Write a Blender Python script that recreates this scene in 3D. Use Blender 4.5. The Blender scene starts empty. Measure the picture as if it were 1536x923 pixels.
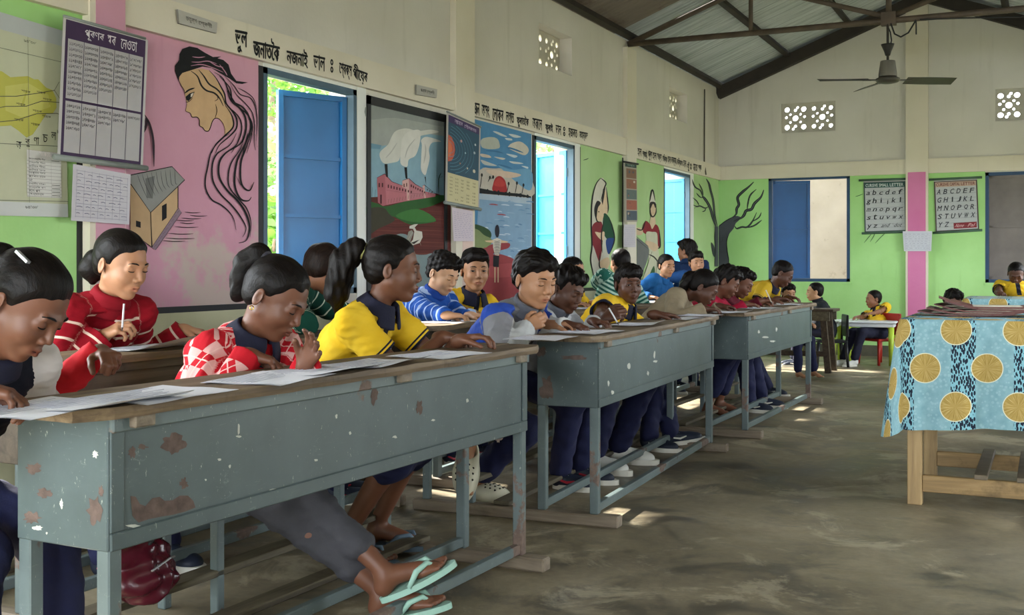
import bpy, bmesh, math, random
import numpy as np
from mathutils import Vector, Matrix
import openvdb as vdb

random.seed(7); np.random.seed(7)
R = math.radians
scene = bpy.context.scene
COL = scene.collection

# ------------------------------------------------------------------ camera
FPX, CX, HY, YAW = 1687.0, 768.0, 400.0, R(25.6)
CAMH = 1.0
cam_d = bpy.data.cameras.new('camera')
cam_d.sensor_width = 36.0
cam_d.lens = 36.0 * FPX / 1536.0
cam_d.shift_y = -(461.5 - HY) / 1536.0
cam_d.clip_start = 0.05
cam = bpy.data.objects.new('camera', cam_d); COL.objects.link(cam)
cam.location = (0, 0, CAMH); cam.rotation_euler = (R(90), 0, YAW)
scene.camera = cam

# ------------------------------------------------------------------ sky, sun, exposure
world = bpy.data.worlds.new('sky'); scene.world = world; world.use_nodes = True
wn = world.node_tree.nodes; wn.clear()
wo = wn.new('ShaderNodeOutputWorld'); wb = wn.new('ShaderNodeBackground')
wb.inputs[0].default_value = (0.88, 0.94, 1.0, 1); wb.inputs[1].default_value = 3.6
world.node_tree.links.new(wb.outputs[0], wo.inputs[0])
sun_d = bpy.data.lights.new('sun', 'SUN'); sun_d.energy = 6.0; sun_d.angle = R(2.5)
sun_d.color = (1.0, 0.95, 0.86)
sun = bpy.data.objects.new('sun', sun_d); COL.objects.link(sun)
sun.rotation_euler = Vector((0.74, -0.16, -0.66)).to_track_quat('-Z', 'Y').to_euler()
scene.view_settings.view_transform = 'Standard'
scene.view_settings.look = 'None'
scene.view_settings.exposure = 2.38
scene.view_settings.gamma = 1.0
scene.view_settings.use_curve_mapping = False

# room dimensions
XL, XR, YB, YF = -3.55, 1.10, 13.07, -2.2      # wall planes
WT = 0.18                                       # wall thickness
ZE = 3.04                                       # eave height
XC = (XL + XR) / 2; ZR = 3.95                   # ridge
BEAM0, BEAM1 = 2.02, 2.18                       # lintel band
COLY = [0.25, 3.46, 6.60, 9.89]                 # pilaster centres on the side walls

# pixel helpers: a picture point on a known plane of the room
SN, CS = math.sin(YAW), math.cos(YAW)
def ray(px, py):
    a = (px - CX) / FPX; b = (HY - py) / FPX
    return Vector((a * CS - SN, a * SN + CS, b))
CAMP = Vector((0, 0, CAMH))
def at_z(px, py, Z): return CAMP + ray(px, py) * Z
def on_x(px, py, X): d = ray(px, py); return CAMP + d * (X / d.x)
def on_y(px, py, Y): d = ray(px, py); return CAMP + d * (Y / d.y)
def on_h(px, py, z): d = ray(px, py); return CAMP + d * ((z - CAMH) / d.z)

def portal(loc, rot, sx, sy):
    l = bpy.data.lights.new('portal', 'AREA'); l.shape = 'RECTANGLE'; l.size = sx; l.size_y = sy
    l.cycles.is_portal = True
    o = bpy.data.objects.new('portal', l); COL.objects.link(o); o.location = loc; o.rotation_euler = rot

# ------------------------------------------------------------------ helpers
def lin(c):
    if isinstance(c, str):
        c = c.lstrip('#'); c = [int(c[i:i + 2], 16) / 255 for i in (0, 2, 4)]
    return tuple((x / 12.92 if x <= 0.04045 else ((x + 0.055) / 1.055) ** 2.4) for x in c[:3])
def rgba(c): return lin(c) + (1.0,)

def tag(o, label=None, cat=None, group=None, kind=None):
    if label: o['label'] = label
    if cat: o['category'] = cat
    if group: o['group'] = group
    if kind: o['kind'] = kind
    return o
def empty(name, loc=(0, 0, 0), rz=0.0, **kw):
    o = bpy.data.objects.new(name, None); COL.objects.link(o)
    o.location = loc; o.rotation_euler = (0, 0, rz); o.empty_display_size = 0.1
    return tag(o, **kw)

class MB:
    """collects geometry; col = current face colour (for the colour-attribute material)"""
    def __init__(s): s.v = []; s.f = []; s.c = []; s.col = (1, 1, 1)
    def add(s, vs, fs):
        b = len(s.v); s.v += [tuple(v) for v in vs]
        for f in fs: s.f.append([i + b for i in f]); s.c.append(s.col)
    def box(s, x0, x1, y0, y1, z0, z1):
        v = [(x, y, z) for x in (x0, x1) for y in (y0, y1) for z in (z0, z1)]
        s.add(v, [(0, 1, 3, 2), (4, 6, 7, 5), (0, 4, 5, 1), (2, 3, 7, 6), (0, 2, 6, 4), (1, 5, 7, 3)])
    def bbox(s, x0, x1, y0, y1, z0, z1, b=0.004):
        bm = bmesh.new(); bmesh.ops.create_cube(bm, size=1)
        for v in bm.verts:
            v.co = Vector(((x0 + x1) / 2 + v.co.x * (x1 - x0), (y0 + y1) / 2 + v.co.y * (y1 - y0), (z0 + z1) / 2 + v.co.z * (z1 - z0)))
        b = min(b, abs(x1 - x0) * .45, abs(y1 - y0) * .45, abs(z1 - z0) * .45)
        bmesh.ops.bevel(bm, geom=bm.edges[:], offset=b, segments=1, affect='EDGES')
        s.bm(bm)
    def bm(s, bm):
        bm.verts.index_update()
        s.add([v.co for v in bm.verts], [[v.index for v in f.verts] for f in bm.faces]); bm.free()
    def bar(s, a, b, w, h=None, up=(0, 0, 1)):
        h = h or w; a = Vector(a); b = Vector(b); d = (b - a).normalized(); up = Vector(up)
        if abs(d.dot(up)) > .98: up = Vector((1, 0, 0))
        r = d.cross(up).normalized(); u = r.cross(d)
        v = []
        for p in (a, b):
            for i, j in ((-1, -1), (1, -1), (1, 1), (-1, 1)): v.append(p + r * (i * w / 2) + u * (j * h / 2))
        s.add(v, [(3, 2, 1, 0), (4, 5, 6, 7), (0, 1, 5, 4), (1, 2, 6, 5), (2, 3, 7, 6), (3, 0, 4, 7)])
    def tube(s, pts, r, n=8, cap=True):
        pts = [Vector(p) for p in pts]; rs = r if isinstance(r, (list, tuple)) else [r] * len(pts)
        b = len(s.v); prev = None
        for i, p in enumerate(pts):
            d = (pts[min(i + 1, len(pts) - 1)] - pts[max(i - 1, 0)]).normalized()
            if prev is None:
                u = d.orthogonal().normalized()
            else:
                u = (prev - d * prev.dot(d))
                u = u.normalized() if u.length > 1e-6 else d.orthogonal().normalized()
            prev = u; w = d.cross(u)
            for k in range(n):
                t = 2 * math.pi * k / n; s.v.append(tuple(p + (u * math.cos(t) + w * math.sin(t)) * rs[i]))
        for i in range(len(pts) - 1):
            for k in range(n):
                k2 = (k + 1) % n; s.f.append([b + i * n + k, b + i * n + k2, b + (i + 1) * n + k2, b + (i + 1) * n + k]); s.c.append(s.col)
        if cap:
            s.f.append([b + k for k in range(n)][::-1]); s.c.append(s.col)
            e = b + (len(pts) - 1) * n; s.f.append([e + k for k in range(n)]); s.c.append(s.col)
    def lathe(s, prof, n=20, c=(0, 0, 0)):
        b = len(s.v)
        for r, z in prof:
            for k in range(n):
                t = 2 * math.pi * k / n; s.v.append((c[0] + r * math.cos(t), c[1] + r * math.sin(t), c[2] + z))
        for i in range(len(prof) - 1):
            for k in range(n):
                k2 = (k + 1) % n; s.f.append([b + i * n + k, b + i * n + k2, b + (i + 1) * n + k2, b + (i + 1) * n + k]); s.c.append(s.col)
    def mesh(s, name, smooth=False, colour=False):
        me = bpy.data.meshes.new(name); me.from_pydata(s.v, [], s.f)
        if colour:
            at = me.color_attributes.new('Col', 'FLOAT_COLOR', 'CORNER')
            arr = []
            for p, c in zip(me.polygons, s.c): arr += (list(c[:3]) + [1.0]) * p.loop_total
            at.data.foreach_set('color', arr)
        if smooth: me.polygons.foreach_set('use_smooth', [True] * len(me.polygons))
        me.update(); return me
    def build(s, name, mat, parent=None, smooth=False, colour=False, loc=None, rz=None, **kw):
        me = s.mesh(name, smooth, colour); me.materials.append(mat)
        o = bpy.data.objects.new(name, me); COL.objects.link(o)
        if parent: o.parent = parent
        if loc is not None: o.location = loc
        if rz is not None: o.rotation_euler = (0, 0, rz)
        return tag(o, **kw)

def link(name, me, parent=None, loc=(0, 0, 0), rot=None, **kw):
    o = bpy.data.objects.new(name, me); COL.objects.link(o); o.parent = parent; o.location = loc
    if rot is not None: o.rotation_euler = rot
    return tag(o, **kw)

# ------------------------------------------------------------------ materials
class NT:
    def __init__(s, name):
        s.m = bpy.data.materials.new(name); s.m.use_nodes = True; s.t = s.m.node_tree; s.t.nodes.clear()
        s.out = s.n('ShaderNodeOutputMaterial'); s.b = s.n('ShaderNodeBsdfPrincipled'); s.l(s.b.outputs[0], s.out.inputs[0])
        s.tc = None
    def n(s, k, **kw):
        n = s.t.nodes.new(k)
        for a, b in kw.items(): setattr(n, a, b)
        return n
    def l(s, a, b): s.t.links.new(a, b)
    def co(s, which='Object'):
        s.tc = s.tc or s.n('ShaderNodeTexCoord'); return s.tc.outputs[which]
    def map(s, vec, scale=(1, 1, 1), loc=(0, 0, 0), rot=(0, 0, 0)):
        m = s.n('ShaderNodeMapping'); s.l(vec, m.inputs[0]); m.inputs[1].default_value = loc; m.inputs[2].default_value = rot; m.inputs[3].default_value = scale
        return m.outputs[0]
    def noise(s, vec, scale, detail=4, rough=.55, dist=0.0, out='Fac'):
        n = s.n('ShaderNodeTexNoise'); s.l(vec, n.inputs['Vector']); n.inputs['Scale'].default_value = scale
        n.inputs['Detail'].default_value = detail; n.inputs['Roughness'].default_value = rough; n.inputs['Distortion'].default_value = dist
        return n.outputs[out]
    def ramp(s, fac, stops, interp='LINEAR'):
        r = s.n('ShaderNodeValToRGB'); s.l(fac, r.inputs[0]); cr = r.color_ramp; cr.interpolation = interp
        while len(cr.elements) < len(stops): cr.elements.new(0.5)
        for e, (p, c) in zip(cr.elements, stops):
            e.position = p; e.color = c if len(c) == 4 else tuple(c) + (1,)
        return r.outputs[0]
    def step(s, fac, a, b): return s.ramp(fac, [(a, (0, 0, 0)), (b, (1, 1, 1))])
    def mix(s, fac, a, b, mode='MIX'):
        m = s.n('ShaderNodeMix', data_type='RGBA', blend_type=mode)
        for v, i in ((fac, 0), (a, 6), (b, 7)):
            if hasattr(v, 'links'): s.l(v, m.inputs[i])
            elif i == 0: m.inputs[0].default_value = v
            else: m.inputs[i].default_value = tuple(v) + (1,) if len(v) == 3 else v
        return m.outputs[2]
    def math(s, op, a, b=None, c=None):
        m = s.n('ShaderNodeMath', operation=op)
        for i, v in enumerate((a, b, c)):
            if v is None: continue
            if hasattr(v, 'links'): s.l(v, m.inputs[i])
            else: m.inputs[i].default_value = v
        return m.outputs[0]
    def sep(s, vec):
        n = s.n('ShaderNodeSeparateXYZ'); s.l(vec, n.inputs[0]); return n.outputs
    def comb(s, x, y, z):
        n = s.n('ShaderNodeCombineXYZ')
        for i, v in enumerate((x, y, z)):
            if hasattr(v, 'links'): s.l(v, n.inputs[i])
            else: n.inputs[i].default_value = v
        return n.outputs[0]
    def attr(s, name, out='Fac'):
        n = s.n('ShaderNodeAttribute'); n.attribute_name = name; return n.outputs[out]
    def bump(s, h, strength=.3, dist=.01):
        b = s.n('ShaderNodeBump'); s.l(h, b.inputs['Height']); b.inputs['Strength'].default_value = strength; b.inputs['Distance'].default_value = dist
        s.l(b.outputs[0], s.b.inputs['Normal'])
    def fin(s, col=None, rough=.6, metal=0.0, spec=.4, **kw):
        if col is not None:
            if hasattr(col, 'links'): s.l(col, s.b.inputs['Base Color'])
            else: s.b.inputs['Base Color'].default_value = tuple(col) + (1,) if len(col) == 3 else col
        if hasattr(rough, 'links'): s.l(rough, s.b.inputs['Roughness'])
        else: s.b.inputs['Roughness'].default_value = rough
        s.b.inputs['Metallic'].default_value = metal; s.b.inputs['Specular IOR Level'].default_value = spec
        for k, v in kw.items(): s.b.inputs[k.replace('_', ' ')].default_value = v
        return s.m

_mc = {}
def M(name, col, rough=.6, var=.12, scale=6, bump=.0, bscale=60, metal=0, spec=.4, coord='Object', stretch=(1, 1, 1), **kw):
    """simple procedural material: colour with noise variation and fine bump"""
    if name in _mc: return _mc[name]
    t = NT(name); c = lin(col); v = t.map(t.co(coord), stretch)
    a = tuple(x * (1 - var) for x in c); b = tuple(min(1, x * (1 + var)) for x in c)
    colr = t.ramp(t.noise(v, scale, 5), [(.3, a), (.7, b)])
    if bump: t.bump(t.noise(v, bscale, 3), bump, .004)
    _mc[name] = t.fin(colr, rough, metal, spec, **kw); return _mc[name]

def mat_plaster():
    t = NT('plaster'); p = t.co()
    base = t.ramp(t.noise(p, 1.1, 6), [(.3, lin('c2beb3')), (.7, lin('d0ccc1'))])
    st = t.noise(t.map(p, (3.5, 3.5, .35)), 2.2, 5, .6)
    base = t.mix(t.math('MULTIPLY', t.step(st, .58, .8), .45), base, lin('a39e90'))
    t.bump(t.noise(p, 45, 5), .25, .004)
    return t.fin(base, .85, spec=.2)
def mat_paint(name, c1, c2, worn, wcol, wz=None):
    """wall paint; worn = noise threshold of bare patches; wz = height band (object z) where damp has taken the paint off"""
    t = NT(name); p = t.co()
    base = t.ramp(t.noise(p, 1.6, 5), [(.3, lin(c1)), (.7, lin(c2))])
    base = t.mix(t.step(t.noise(t.map(p, (5, 5, .6)), 3, 5), .62, .9), base, tuple(x * .92 for x in lin(c1)))
    w = t.noise(p, 3.2, 8, .7)
    if wz is not None:
        z = t.sep(p)[2]
        zz = t.math('MULTIPLY_ADD', z, -1 / .3, wz / .3)
        zz = t.math('MINIMUM', t.math('MAXIMUM', zz, 0.0), 1.0)
        w = t.math('ADD', w, t.math('MULTIPLY', zz, .25))
    base = t.mix(t.math('MULTIPLY', t.step(w, worn, worn + .1), .8), base, lin(wcol))
    t.bump(t.noise(p, 40, 4), .2, .004)
    return t.fin(base, .7, spec=.25)
def mat_floor():
    t = NT('concrete_floor'); p = t.co()
    base = t.ramp(t.noise(p, 1.3, 9, .66), [(.3, lin('6b6252')), (.5, lin('92876f')), (.7, lin('b0a389'))])
    dk = t.noise(t.map(p, (1, 1, 1), (3, 7, 0)), 2.2, 9, .7, .6)
    base = t.mix(t.math('MULTIPLY', t.step(dk, .50, .60), .7), base, lin('454037'))
    lt = t.noise(t.map(p, (1, 1, 1), (11, 2, 0)), 2.0, 9, .72, .8)
    base = t.mix(t.math('MULTIPLY', t.step(lt, .54, .60), .6), base, lin('c4b99e'))
    fine = t.noise(p, 28, 4, .7)
    base = t.mix(.35, base, t.ramp(fine, [(.3, (.03, .028, .024)), (.7, (.30, .28, .24))]), 'OVERLAY')
    rough = t.ramp(dk, [(.35, (.62,) * 3), (.65, (.34,) * 3)])
    h = t.math('ADD', t.noise(p, 9, 6), t.math('MULTIPLY', t.noise(p, 60, 3), .25))
    t.bump(h, .12, .01)
    return t.fin(base, rough, spec=.45)
def mat_metal_paint(name, c1, c2, rust='5e4f47', rth=.62, rough=.42):
    t = NT(name); p = t.co()
    base = t.ramp(t.noise(p, 4, 6, .6), [(.3, lin(c1)), (.7, lin(c2))])
    r = t.noise(t.map(p, (1, 1, 1), (5.1, 2.7, 1.3)), 4.6, 7, .55)
    m = t.step(r, rth, rth + .02)
    rc = t.ramp(t.noise(p, 50, 4), [(.3, lin(rust)), (.7, lin('766459'))])
    base = t.mix(m, base, rc)
    sc = t.noise(t.map(p, (14, 14, 5)), 7, 4, .8)
    base = t.mix(t.math('MULTIPLY', t.step(sc, .645, .69), .65), base, lin('b9beb0'))
    ck = t.noise(t.map(p, (3, 3, 9), (1.7, 0, 0), (.4, 0, 0)), 5, 8, .85, 1.5)
    base = t.mix(t.math('MULTIPLY', t.step(ck, .60, .68), .35), base, lin('a3aaa3'))
    base = t.mix(t.math('MULTIPLY', t.step(t.noise(t.map(p, (1, 1, 1), (9, 4, 2)), 3.0, 6, .6), .5, .7), .45), base, tuple(x * .6 for x in lin(c1)))
    t.bump(t.math('SUBTRACT', t.noise(p, 14, 4), m), .12, .004)
    return t.fin(base, t.mix(m, (rough,) * 3, (.8,) * 3), spec=.4)
def mat_wood(name, c1, c2, c3, axis=1, rough=.6, sc=1.0):
    t = NT(name); p = t.co()
    s = [16 * sc, 16 * sc, 16 * sc]; s[axis] = 1.1 * sc
    g = t.noise(t.map(p, s), 1.6, 8, .65, .5)
    base = t.ramp(g, [(.25, lin(c1)), (.5, lin(c2)), (.75, lin(c3))])
    base = t.mix(t.math('MULTIPLY', t.step(t.noise(p, 5, 7, .7), .55, .7), .6), base, tuple(x * .45 for x in lin(c1)))
    t.bump(g, .35, .004)
    return t.fin(base, rough, spec=.3)
def mat_col(name, rough=.75, var=.1, scale=30, **kw):
    """colour comes from the face colours of the mesh (paint or print)"""
    t = NT(name); n = t.noise(t.co(), scale, 4)
    c = t.mix(1.0, t.attr('Col', 'Color'), t.ramp(n, [(.25, (1 - var,) * 3), (.75, (1.0,) * 3)]), 'MULTIPLY')
    return t.fin(c, rough, spec=.25, **kw)

PLASTER = mat_plaster()
CREAM = mat_paint('cream_paint', 'cbc3ae', 'd6cfbc', .74, 'b3ab99')
GREEN = mat_paint('green_paint', '93c274', 'a6d389', .76, 'c3d8b0')
SAGE = mat_paint('sage_paint', '9ab97c', 'a9c68c', .76, 'bccda8')
PINK = mat_paint('pink_paint', 'c08a9b', 'cb9aaa', .72, 'b5aa9c', wz=1.36)
PINKC = mat_paint('pink_column_paint', 'c56f98', 'd183a8', .64, 'd9c4ba')
DADO = mat_paint('dado_paint', 'b7b592', 'c5c3a1', .70, '9c987f')
WHITE = mat_paint('white_paint', 'd0d2cc', 'dcded8', .75, 'a9a89e')
FLOOR = mat_floor()
BLUE = M('blue_metal', '185a8c', .38, .14, 3, .06, 30)
NAVYM = M('dark_blue_metal', '154d82', .4, .14, 3, .06, 30)
FRAMEC = M('slate_frame', '3d5665', .5, .15, 8)
PAINTED = mat_col('mural_paint', .75, .14, 14)
PRINT = mat_col('printed_sheet', .55, .05, 20)
TEAL = mat_metal_paint('grey_green_panel', '485454', '536061', rth=.70)
TEALEG = mat_metal_paint('grey_green_tube', '566262', '657272', rth=.62)
DESKWOOD = mat_wood('desk_wood', '463a2d', '6a5944', '8d7a5d', 1)
PALEWOOD = mat_wood('pale_wood', '7d6848', 'a58a60', 'bfa678', 2)
SILLWOOD = mat_wood('sill_wood', '5d5244', '7c7060', '978c7a', 0)
DARKWOOD = mat_wood('dark_wood', '2b241d', '43382d', '5a4c3d', 1)
SLATWOOD = mat_wood('slat_wood', '3a342c', '57503f', '716a58', 1)
BLACK = M('black_paint', '17181a', .6, .2)
IRON = M('dark_iron', '3b332c', .55, .25, 10, .1, 40, metal=.5)
# ================================================================== the shell
def holed(a0, a1, z0, z1, holes, t0, t1, axis):
    """solid wall slab with rectangular openings. axis 'x': runs along y, thickness in x; axis 'y': runs along x"""
    A = sorted({a0, a1} | {h[0] for h in holes} | {h[1] for h in holes})
    Zs = sorted({z0, z1} | {h[2] for h in holes} | {h[3] for h in holes})
    def solid(i, j):
        if i < 0 or j < 0 or i >= len(A) - 1 or j >= len(Zs) - 1: return False
        a = (A[i] + A[i + 1]) / 2; z = (Zs[j] + Zs[j + 1]) / 2
        return not any(h[0] < a < h[1] and h[2] < z < h[3] for h in holes)
    P = (lambda a, t, z: (t, a, z)) if axis == 'x' else (lambda a, t, z: (a, t, z))
    m = MB()
    for i in range(len(A) - 1):
        for j in range(len(Zs) - 1):
            if not solid(i, j): continue
            b0, b1, y0, y1 = A[i], A[i + 1], Zs[j], Zs[j + 1]
            for t in (t0, t1): m.add([P(b0, t, y0), P(b1, t, y0), P(b1, t, y1), P(b0, t, y1)], [(0, 1, 2, 3)])
            if not solid(i - 1, j): m.add([P(b0, t0, y0), P(b0, t1, y0), P(b0, t1, y1), P(b0, t0, y1)], [(0, 1, 2, 3)])
            if not solid(i + 1, j): m.add([P(b1, t0, y0), P(b1, t1, y0), P(b1, t1, y1), P(b1, t0, y1)], [(0, 1, 2, 3)])
            if not solid(i, j - 1): m.add([P(b0, t0, y0), P(b0, t1, y0), P(b1, t1, y0), P(b1, t0, y0)], [(0, 1, 2, 3)])
            if not solid(i, j + 1): m.add([P(b0, t0, y1), P(b0, t1, y1), P(b1, t1, y1), P(b1, t0, y1)], [(0, 1, 2, 3)])
    return m

m = MB(); m.box(XL - .2, XR + .2, YF - .2, YB + .2, -.12, 0)
m.build('floor', FLOOR, kind='structure', label='worn grey concrete floor with damp stains')
m = MB(); m.box(-30, 30, -14, 40, -.5, -.14)
m.build('ground', M('bare_earth', '7d7a52', .9, .3, 1.5), kind='structure', label='earth and grass ground outside the windows')

WZ0, WZ1 = .85, 2.0
LW = [(4.53, 5.365), (7.80, 8.60), (10.98, 11.90)]               # windows in view, left wall
LV = [(7.89, 8.55, 2.565, 2.88), (11.17, 11.80, 2.545, 2.86)]    # vent blocks
left_holes = [(a, b, WZ0, WZ1) for a, b in LW] + [(.75, 2.35, WZ0, WZ1), (-1.9, -.6, WZ0, WZ1)] + LV
wall_left = holed(YF - WT, YB, -.1, ZE, left_holes, XL - WT, XL, 'x').build('wall_left', PLASTER, kind='structure', label='long left wall with painted murals between blue shuttered windows')

def bpx(px, py): p = on_y(px, py, YB); return p.x, p.z
bw = []
x0, zt = bpx(1153, 267); x1, zb = bpx(1275, 423); bw.append((x0, x1, zb, zt))
x0, zt = bpx(1478, 259); bw.append((x0, x0 + .93, zb, zt))
bv = []
x0, z1 = bpx(1172, 156); x1, z0 = bpx(1253, 196); bv.append((x0, x1, z0, z1))
x0, z1 = bpx(1493, 134); x1, z0 = bpx(1574, 178); bv.append((x0, x1, z0, z1))
mb = holed(XL - WT, XR + WT, -.1, ZE, bw + bv, YB, YB + WT, 'y')
def gable(m, y0, y1):
    v = [(x, y, z) for y in (y0, y1) for x, z in ((XL - WT, ZE), (XR + WT, ZE), (XC, ZR + .07))]
    m.add(v, [(0, 1, 2), (3, 5, 4), (0, 2, 5, 3), (1, 4, 5, 2), (0, 3, 4, 1)])
gable(mb, YB, YB + WT)
wall_back = mb.build('wall_back', PLASTER, kind='structure', label='pale gable wall at the far end with green painted lower half')
RO = [(4.6, 5.5, 0.0, 2.05), (7.6, 8.7, .85, 2.0), (10.3, 11.9, .85, 2.0)]  # openings in the unseen wall, sized for the light they admit
wall_right = holed(YF - WT, YB + WT, -.1, ZE, RO, XR, XR + WT, 'x').build('wall_right', PLASTER, kind='structure')
FO = [(-3.4, -1.3, 0.0, 2.15), (-1.0, 1.0, .60, 2.15)]  # openings in the unseen end wall, widened to let in light
mf = holed(XL - WT, XR + WT, -.1, ZE, FO, YF - WT, YF, 'y'); gable(mf, YF - WT, YF)
wall_front = mf.build('wall_front', PLASTER, kind='structure')
for a, b, c, d in RO: portal((XR + WT, (a + b) / 2, (c + d) / 2), (0, R(90), 0), d - c, b - a)
for a, b, c, d in left_holes[:5]: portal((XL - WT, (a + b) / 2, (c + d) / 2), (0, R(-90), 0), d - c, b - a)
for a, b, c, d in FO: portal(((a + b) / 2, YF - WT, (c + d) / 2), (R(90), 0, 0), b - a, d - c)
for a, b, c, d in bw: portal(((a + b) / 2, YB + WT, (c + d) / 2), (R(-90), 0, 0), b - a, d - c)

m = MB(); m.box(XL - WT, XL, YF, YB, ZE, 3.10); m.build('wall_top', PLASTER, wall_left)
# pilasters, lintel bands, painted lower panels
CW = .25
def strip(name, mat, parent, y0, y1, z0, z1, d0, d1, **kw):        # slab on the left wall, d = distance off the plane
    m = MB(); m.box(XL + d0, XL + d1, y0, y1, z0, z1); return m.build(name, mat, parent, **kw)
cols = [(.12, .37), (3.365, 3.56), (6.47, 6.735), (9.77, 10.02)]
for k, (a, b) in enumerate(cols):
    strip('pilaster', CREAM, wall_left, a, b, 0, ZE - .02, 0, .045)
    if k == 1: strip('pilaster_paint', PINK, wall_left, a + .03, b - .004, .82, 2.12, .045, .047)
    if k == 2: strip('pilaster_paint', mat_paint('pale_pink_paint', 'cbb0a4', 'd6beb2', .66, 'c9c1ac'), wall_left, a + .09, b - .03, .82, 1.93, .045, .047)
edges = [YF] + [e for c in cols for e in c] + [YB]
for k in range(0, len(edges), 2):
    strip('lintel_band', CREAM, wall_left, edges[k], edges[k + 1], BEAM0, BEAM1, 0, .035)
Z0P = .82
def panel(mat, y0, y1, z0=Z0P, z1=BEAM0, d=.003): return strip('painted_panel', mat, wall_left, y0, y1, z0, z1, 0, d)
panel(GREEN, YF, .12); panel(GREEN, 2.37, 3.365); panel(GREEN, .37, .74)
panel(PINK, 3.56, 4.49)
panel(SAGE, 8.72, 9.74); panel(SAGE, 10.02, 10.97)
panel(SAGE, 12.03, YB)
for a, b in ((5.37, 5.463), (8.605, 8.72), (11.905, 12.03)): panel(WHITE, a, b, Z0P, BEAM0, .004)
for a, b in LW: panel(WHITE, a, b, WZ1, BEAM0, .004)
e2 = [YF] + [e for c in cols for e in c] + [YB]
for k in range(0, len(e2), 2):
    panel(DADO, e2[k], e2[k + 1], 0, Z0P - .028, .002)
for a, b in ((3.56, 4.53), (5.463, 6.42), (6.735, 7.78), (8.72, 9.77), (2.4, 3.365)):
    strip('black_line', BLACK, wall_left, a, b, Z0P - .028, Z0P, 0, .004)
for a, w in ((4.49, .035), (7.762, .03), (8.715, .012), (9.74, .03), (3.335, .03)):
    strip('black_line', BLACK, wall_left, a, a + w, Z0P, BEAM0 - .02, 0, .0045)
# factory mural black frame
for a, b, c, d in ((5.463, 5.50, Z0P, 1.985), (6.375, 6.41, Z0P, 1.985), (5.463, 6.41, 1.935, 1.985)):
    strip('black_line', BLACK, wall_left, a, b, c, d, .001, .014)
# back wall
def bstrip(name, mat, parent, x0, x1, z0, z1, d0, d1, **kw):
    m = MB(); m.box(x0, x1, YB - d1, YB - d0, z0, z1); return m.build(name, mat, parent, **kw)
pc0, pc1 = bpx(1361, 400)[0], bpx(1391, 400)[0]
bstrip('pilaster', CREAM, wall_back, pc0 - .012, pc1 + .012, 0, 3.9, 0, .05)
bstrip('lintel_band', CREAM, wall_back, XL, pc0 - .012, BEAM0, BEAM1, 0, .035)
bstrip('lintel_band', CREAM, wall_back, pc1 + .012, XR, BEAM0, BEAM1, 0, .035)
bstrip('pilaster_paint', PINKC, wall_back, pc0 + .01, pc1 - .012, 0, 2.035, .05, .052)
gx = [XL, bw[0][0], bw[0][1], pc0 - .012]; gz = bw[0][2]
bstrip('painted_panel', GREEN, wall_back, XL, pc0 - .012, .12, gz, 0, .003)
bstrip('painted_panel', GREEN, wall_back, XL, bw[0][0], gz, BEAM0, 0, .003)
bstrip('painted_panel', GREEN, wall_back, bw[0][1], pc0 - .012, gz, BEAM0, 0, .003)
bstrip('painted_panel', GREEN, wall_back, pc1 + .012, bw[1][0], gz, BEAM0, 0, .003)
bstrip('painted_panel', GREEN, wall_back, pc1 + .012, XR, .12, gz, 0, .003)
bstrip('painted_panel', GREEN, wall_back, bw[1][1], XR, gz, BEAM0, 0, .003)
m = MB(); m.box(XL, XR, YB - .012, YB, 0, .12); m.build('baseboard_back', M('dark_skirting', '4c4a3c', .8, .3), kind='structure')
# electric conduit in the corner bay
m = MB(); m.tube([on_x(1057, 134, XL + .012), on_x(1056.5, 243, XL + .012), on_x(1059, 262, XL + .05)], .008, 6)
m.build('conduit', M('conduit_grey', '4b4740', .6), label='thin dark electric conduit running down the left wall near the corner', cat='conduit')

# ---- windows: frame and shutter leaf
def window_left(n, y0, y1, ang, mat, leaf_w):
    e = empty('window_%d' % n, (XL, y0, WZ0), kind='structure', label=['', 'first left window with a half open blue shutter', 'second left window with a blue shutter in a strongly lit tone swung wide', 'farthest left window with a blue shutter'][n])
    w = y1 - y0; h = WZ1 - WZ0; m = MB(); T = .032
    for a, b, c, d in ((0, T, 0, h), (w - T, w, 0, h), (0, w, h - T, h), (0, w, 0, T)): m.box(-.05, .004, a, b, c, d)
    m.build('frame', FRAMEC, e)
    for side in (1, -1):
        s = empty('shutter', (-.05, w - T if side > 0 else T, T), 0); s.parent = e
        s.rotation_euler = (0, 0, R(-ang) if side > 0 else R(172))
        H = h - 2 * T - .01; q = -1 if side > 0 else 1; W = leaf_w
        m = MB(); ya, yb = sorted((0, q * W)); m.box(-.012, -.009, ya, yb, .005, H)
        m.build('sheet', mat, s)
        m = MB()
        for za, zb in ((.005, .035), (H - .03, H)): m.box(-.014, .012, ya, yb, za, zb)
        for p in (0, q * (W - .03)): a2, b2 = sorted((p, p + q * .03)); m.box(-.014, .014, a2, b2, .005, H)
        m.build('leaf_frame', mat, s)
        for zz in (.36 * H, .66 * H):
            m = MB(); m.box(-.009, .004, ya, yb, zz, zz + .02); m.build('rib', mat, s)
        m = MB()
        for zz in (.2 * H, .8 * H): m.tube([(0, 0, zz), (0, 0, zz + .07)], .009, 6)
        m.build('hinge', FRAMEC, s)
    return e
window_left(1, *LW[0], 24, BLUE, .43)
window_left(2, *LW[1], 118, M('lit_blue_metal', '2a86bd', .4, .1, 3), .42)  # blue of these two shutters brightened to stand in for strong light
window_left(3, *LW[2], 100, M('lit_blue_metal', '2c9bd6'), .44)

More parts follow.
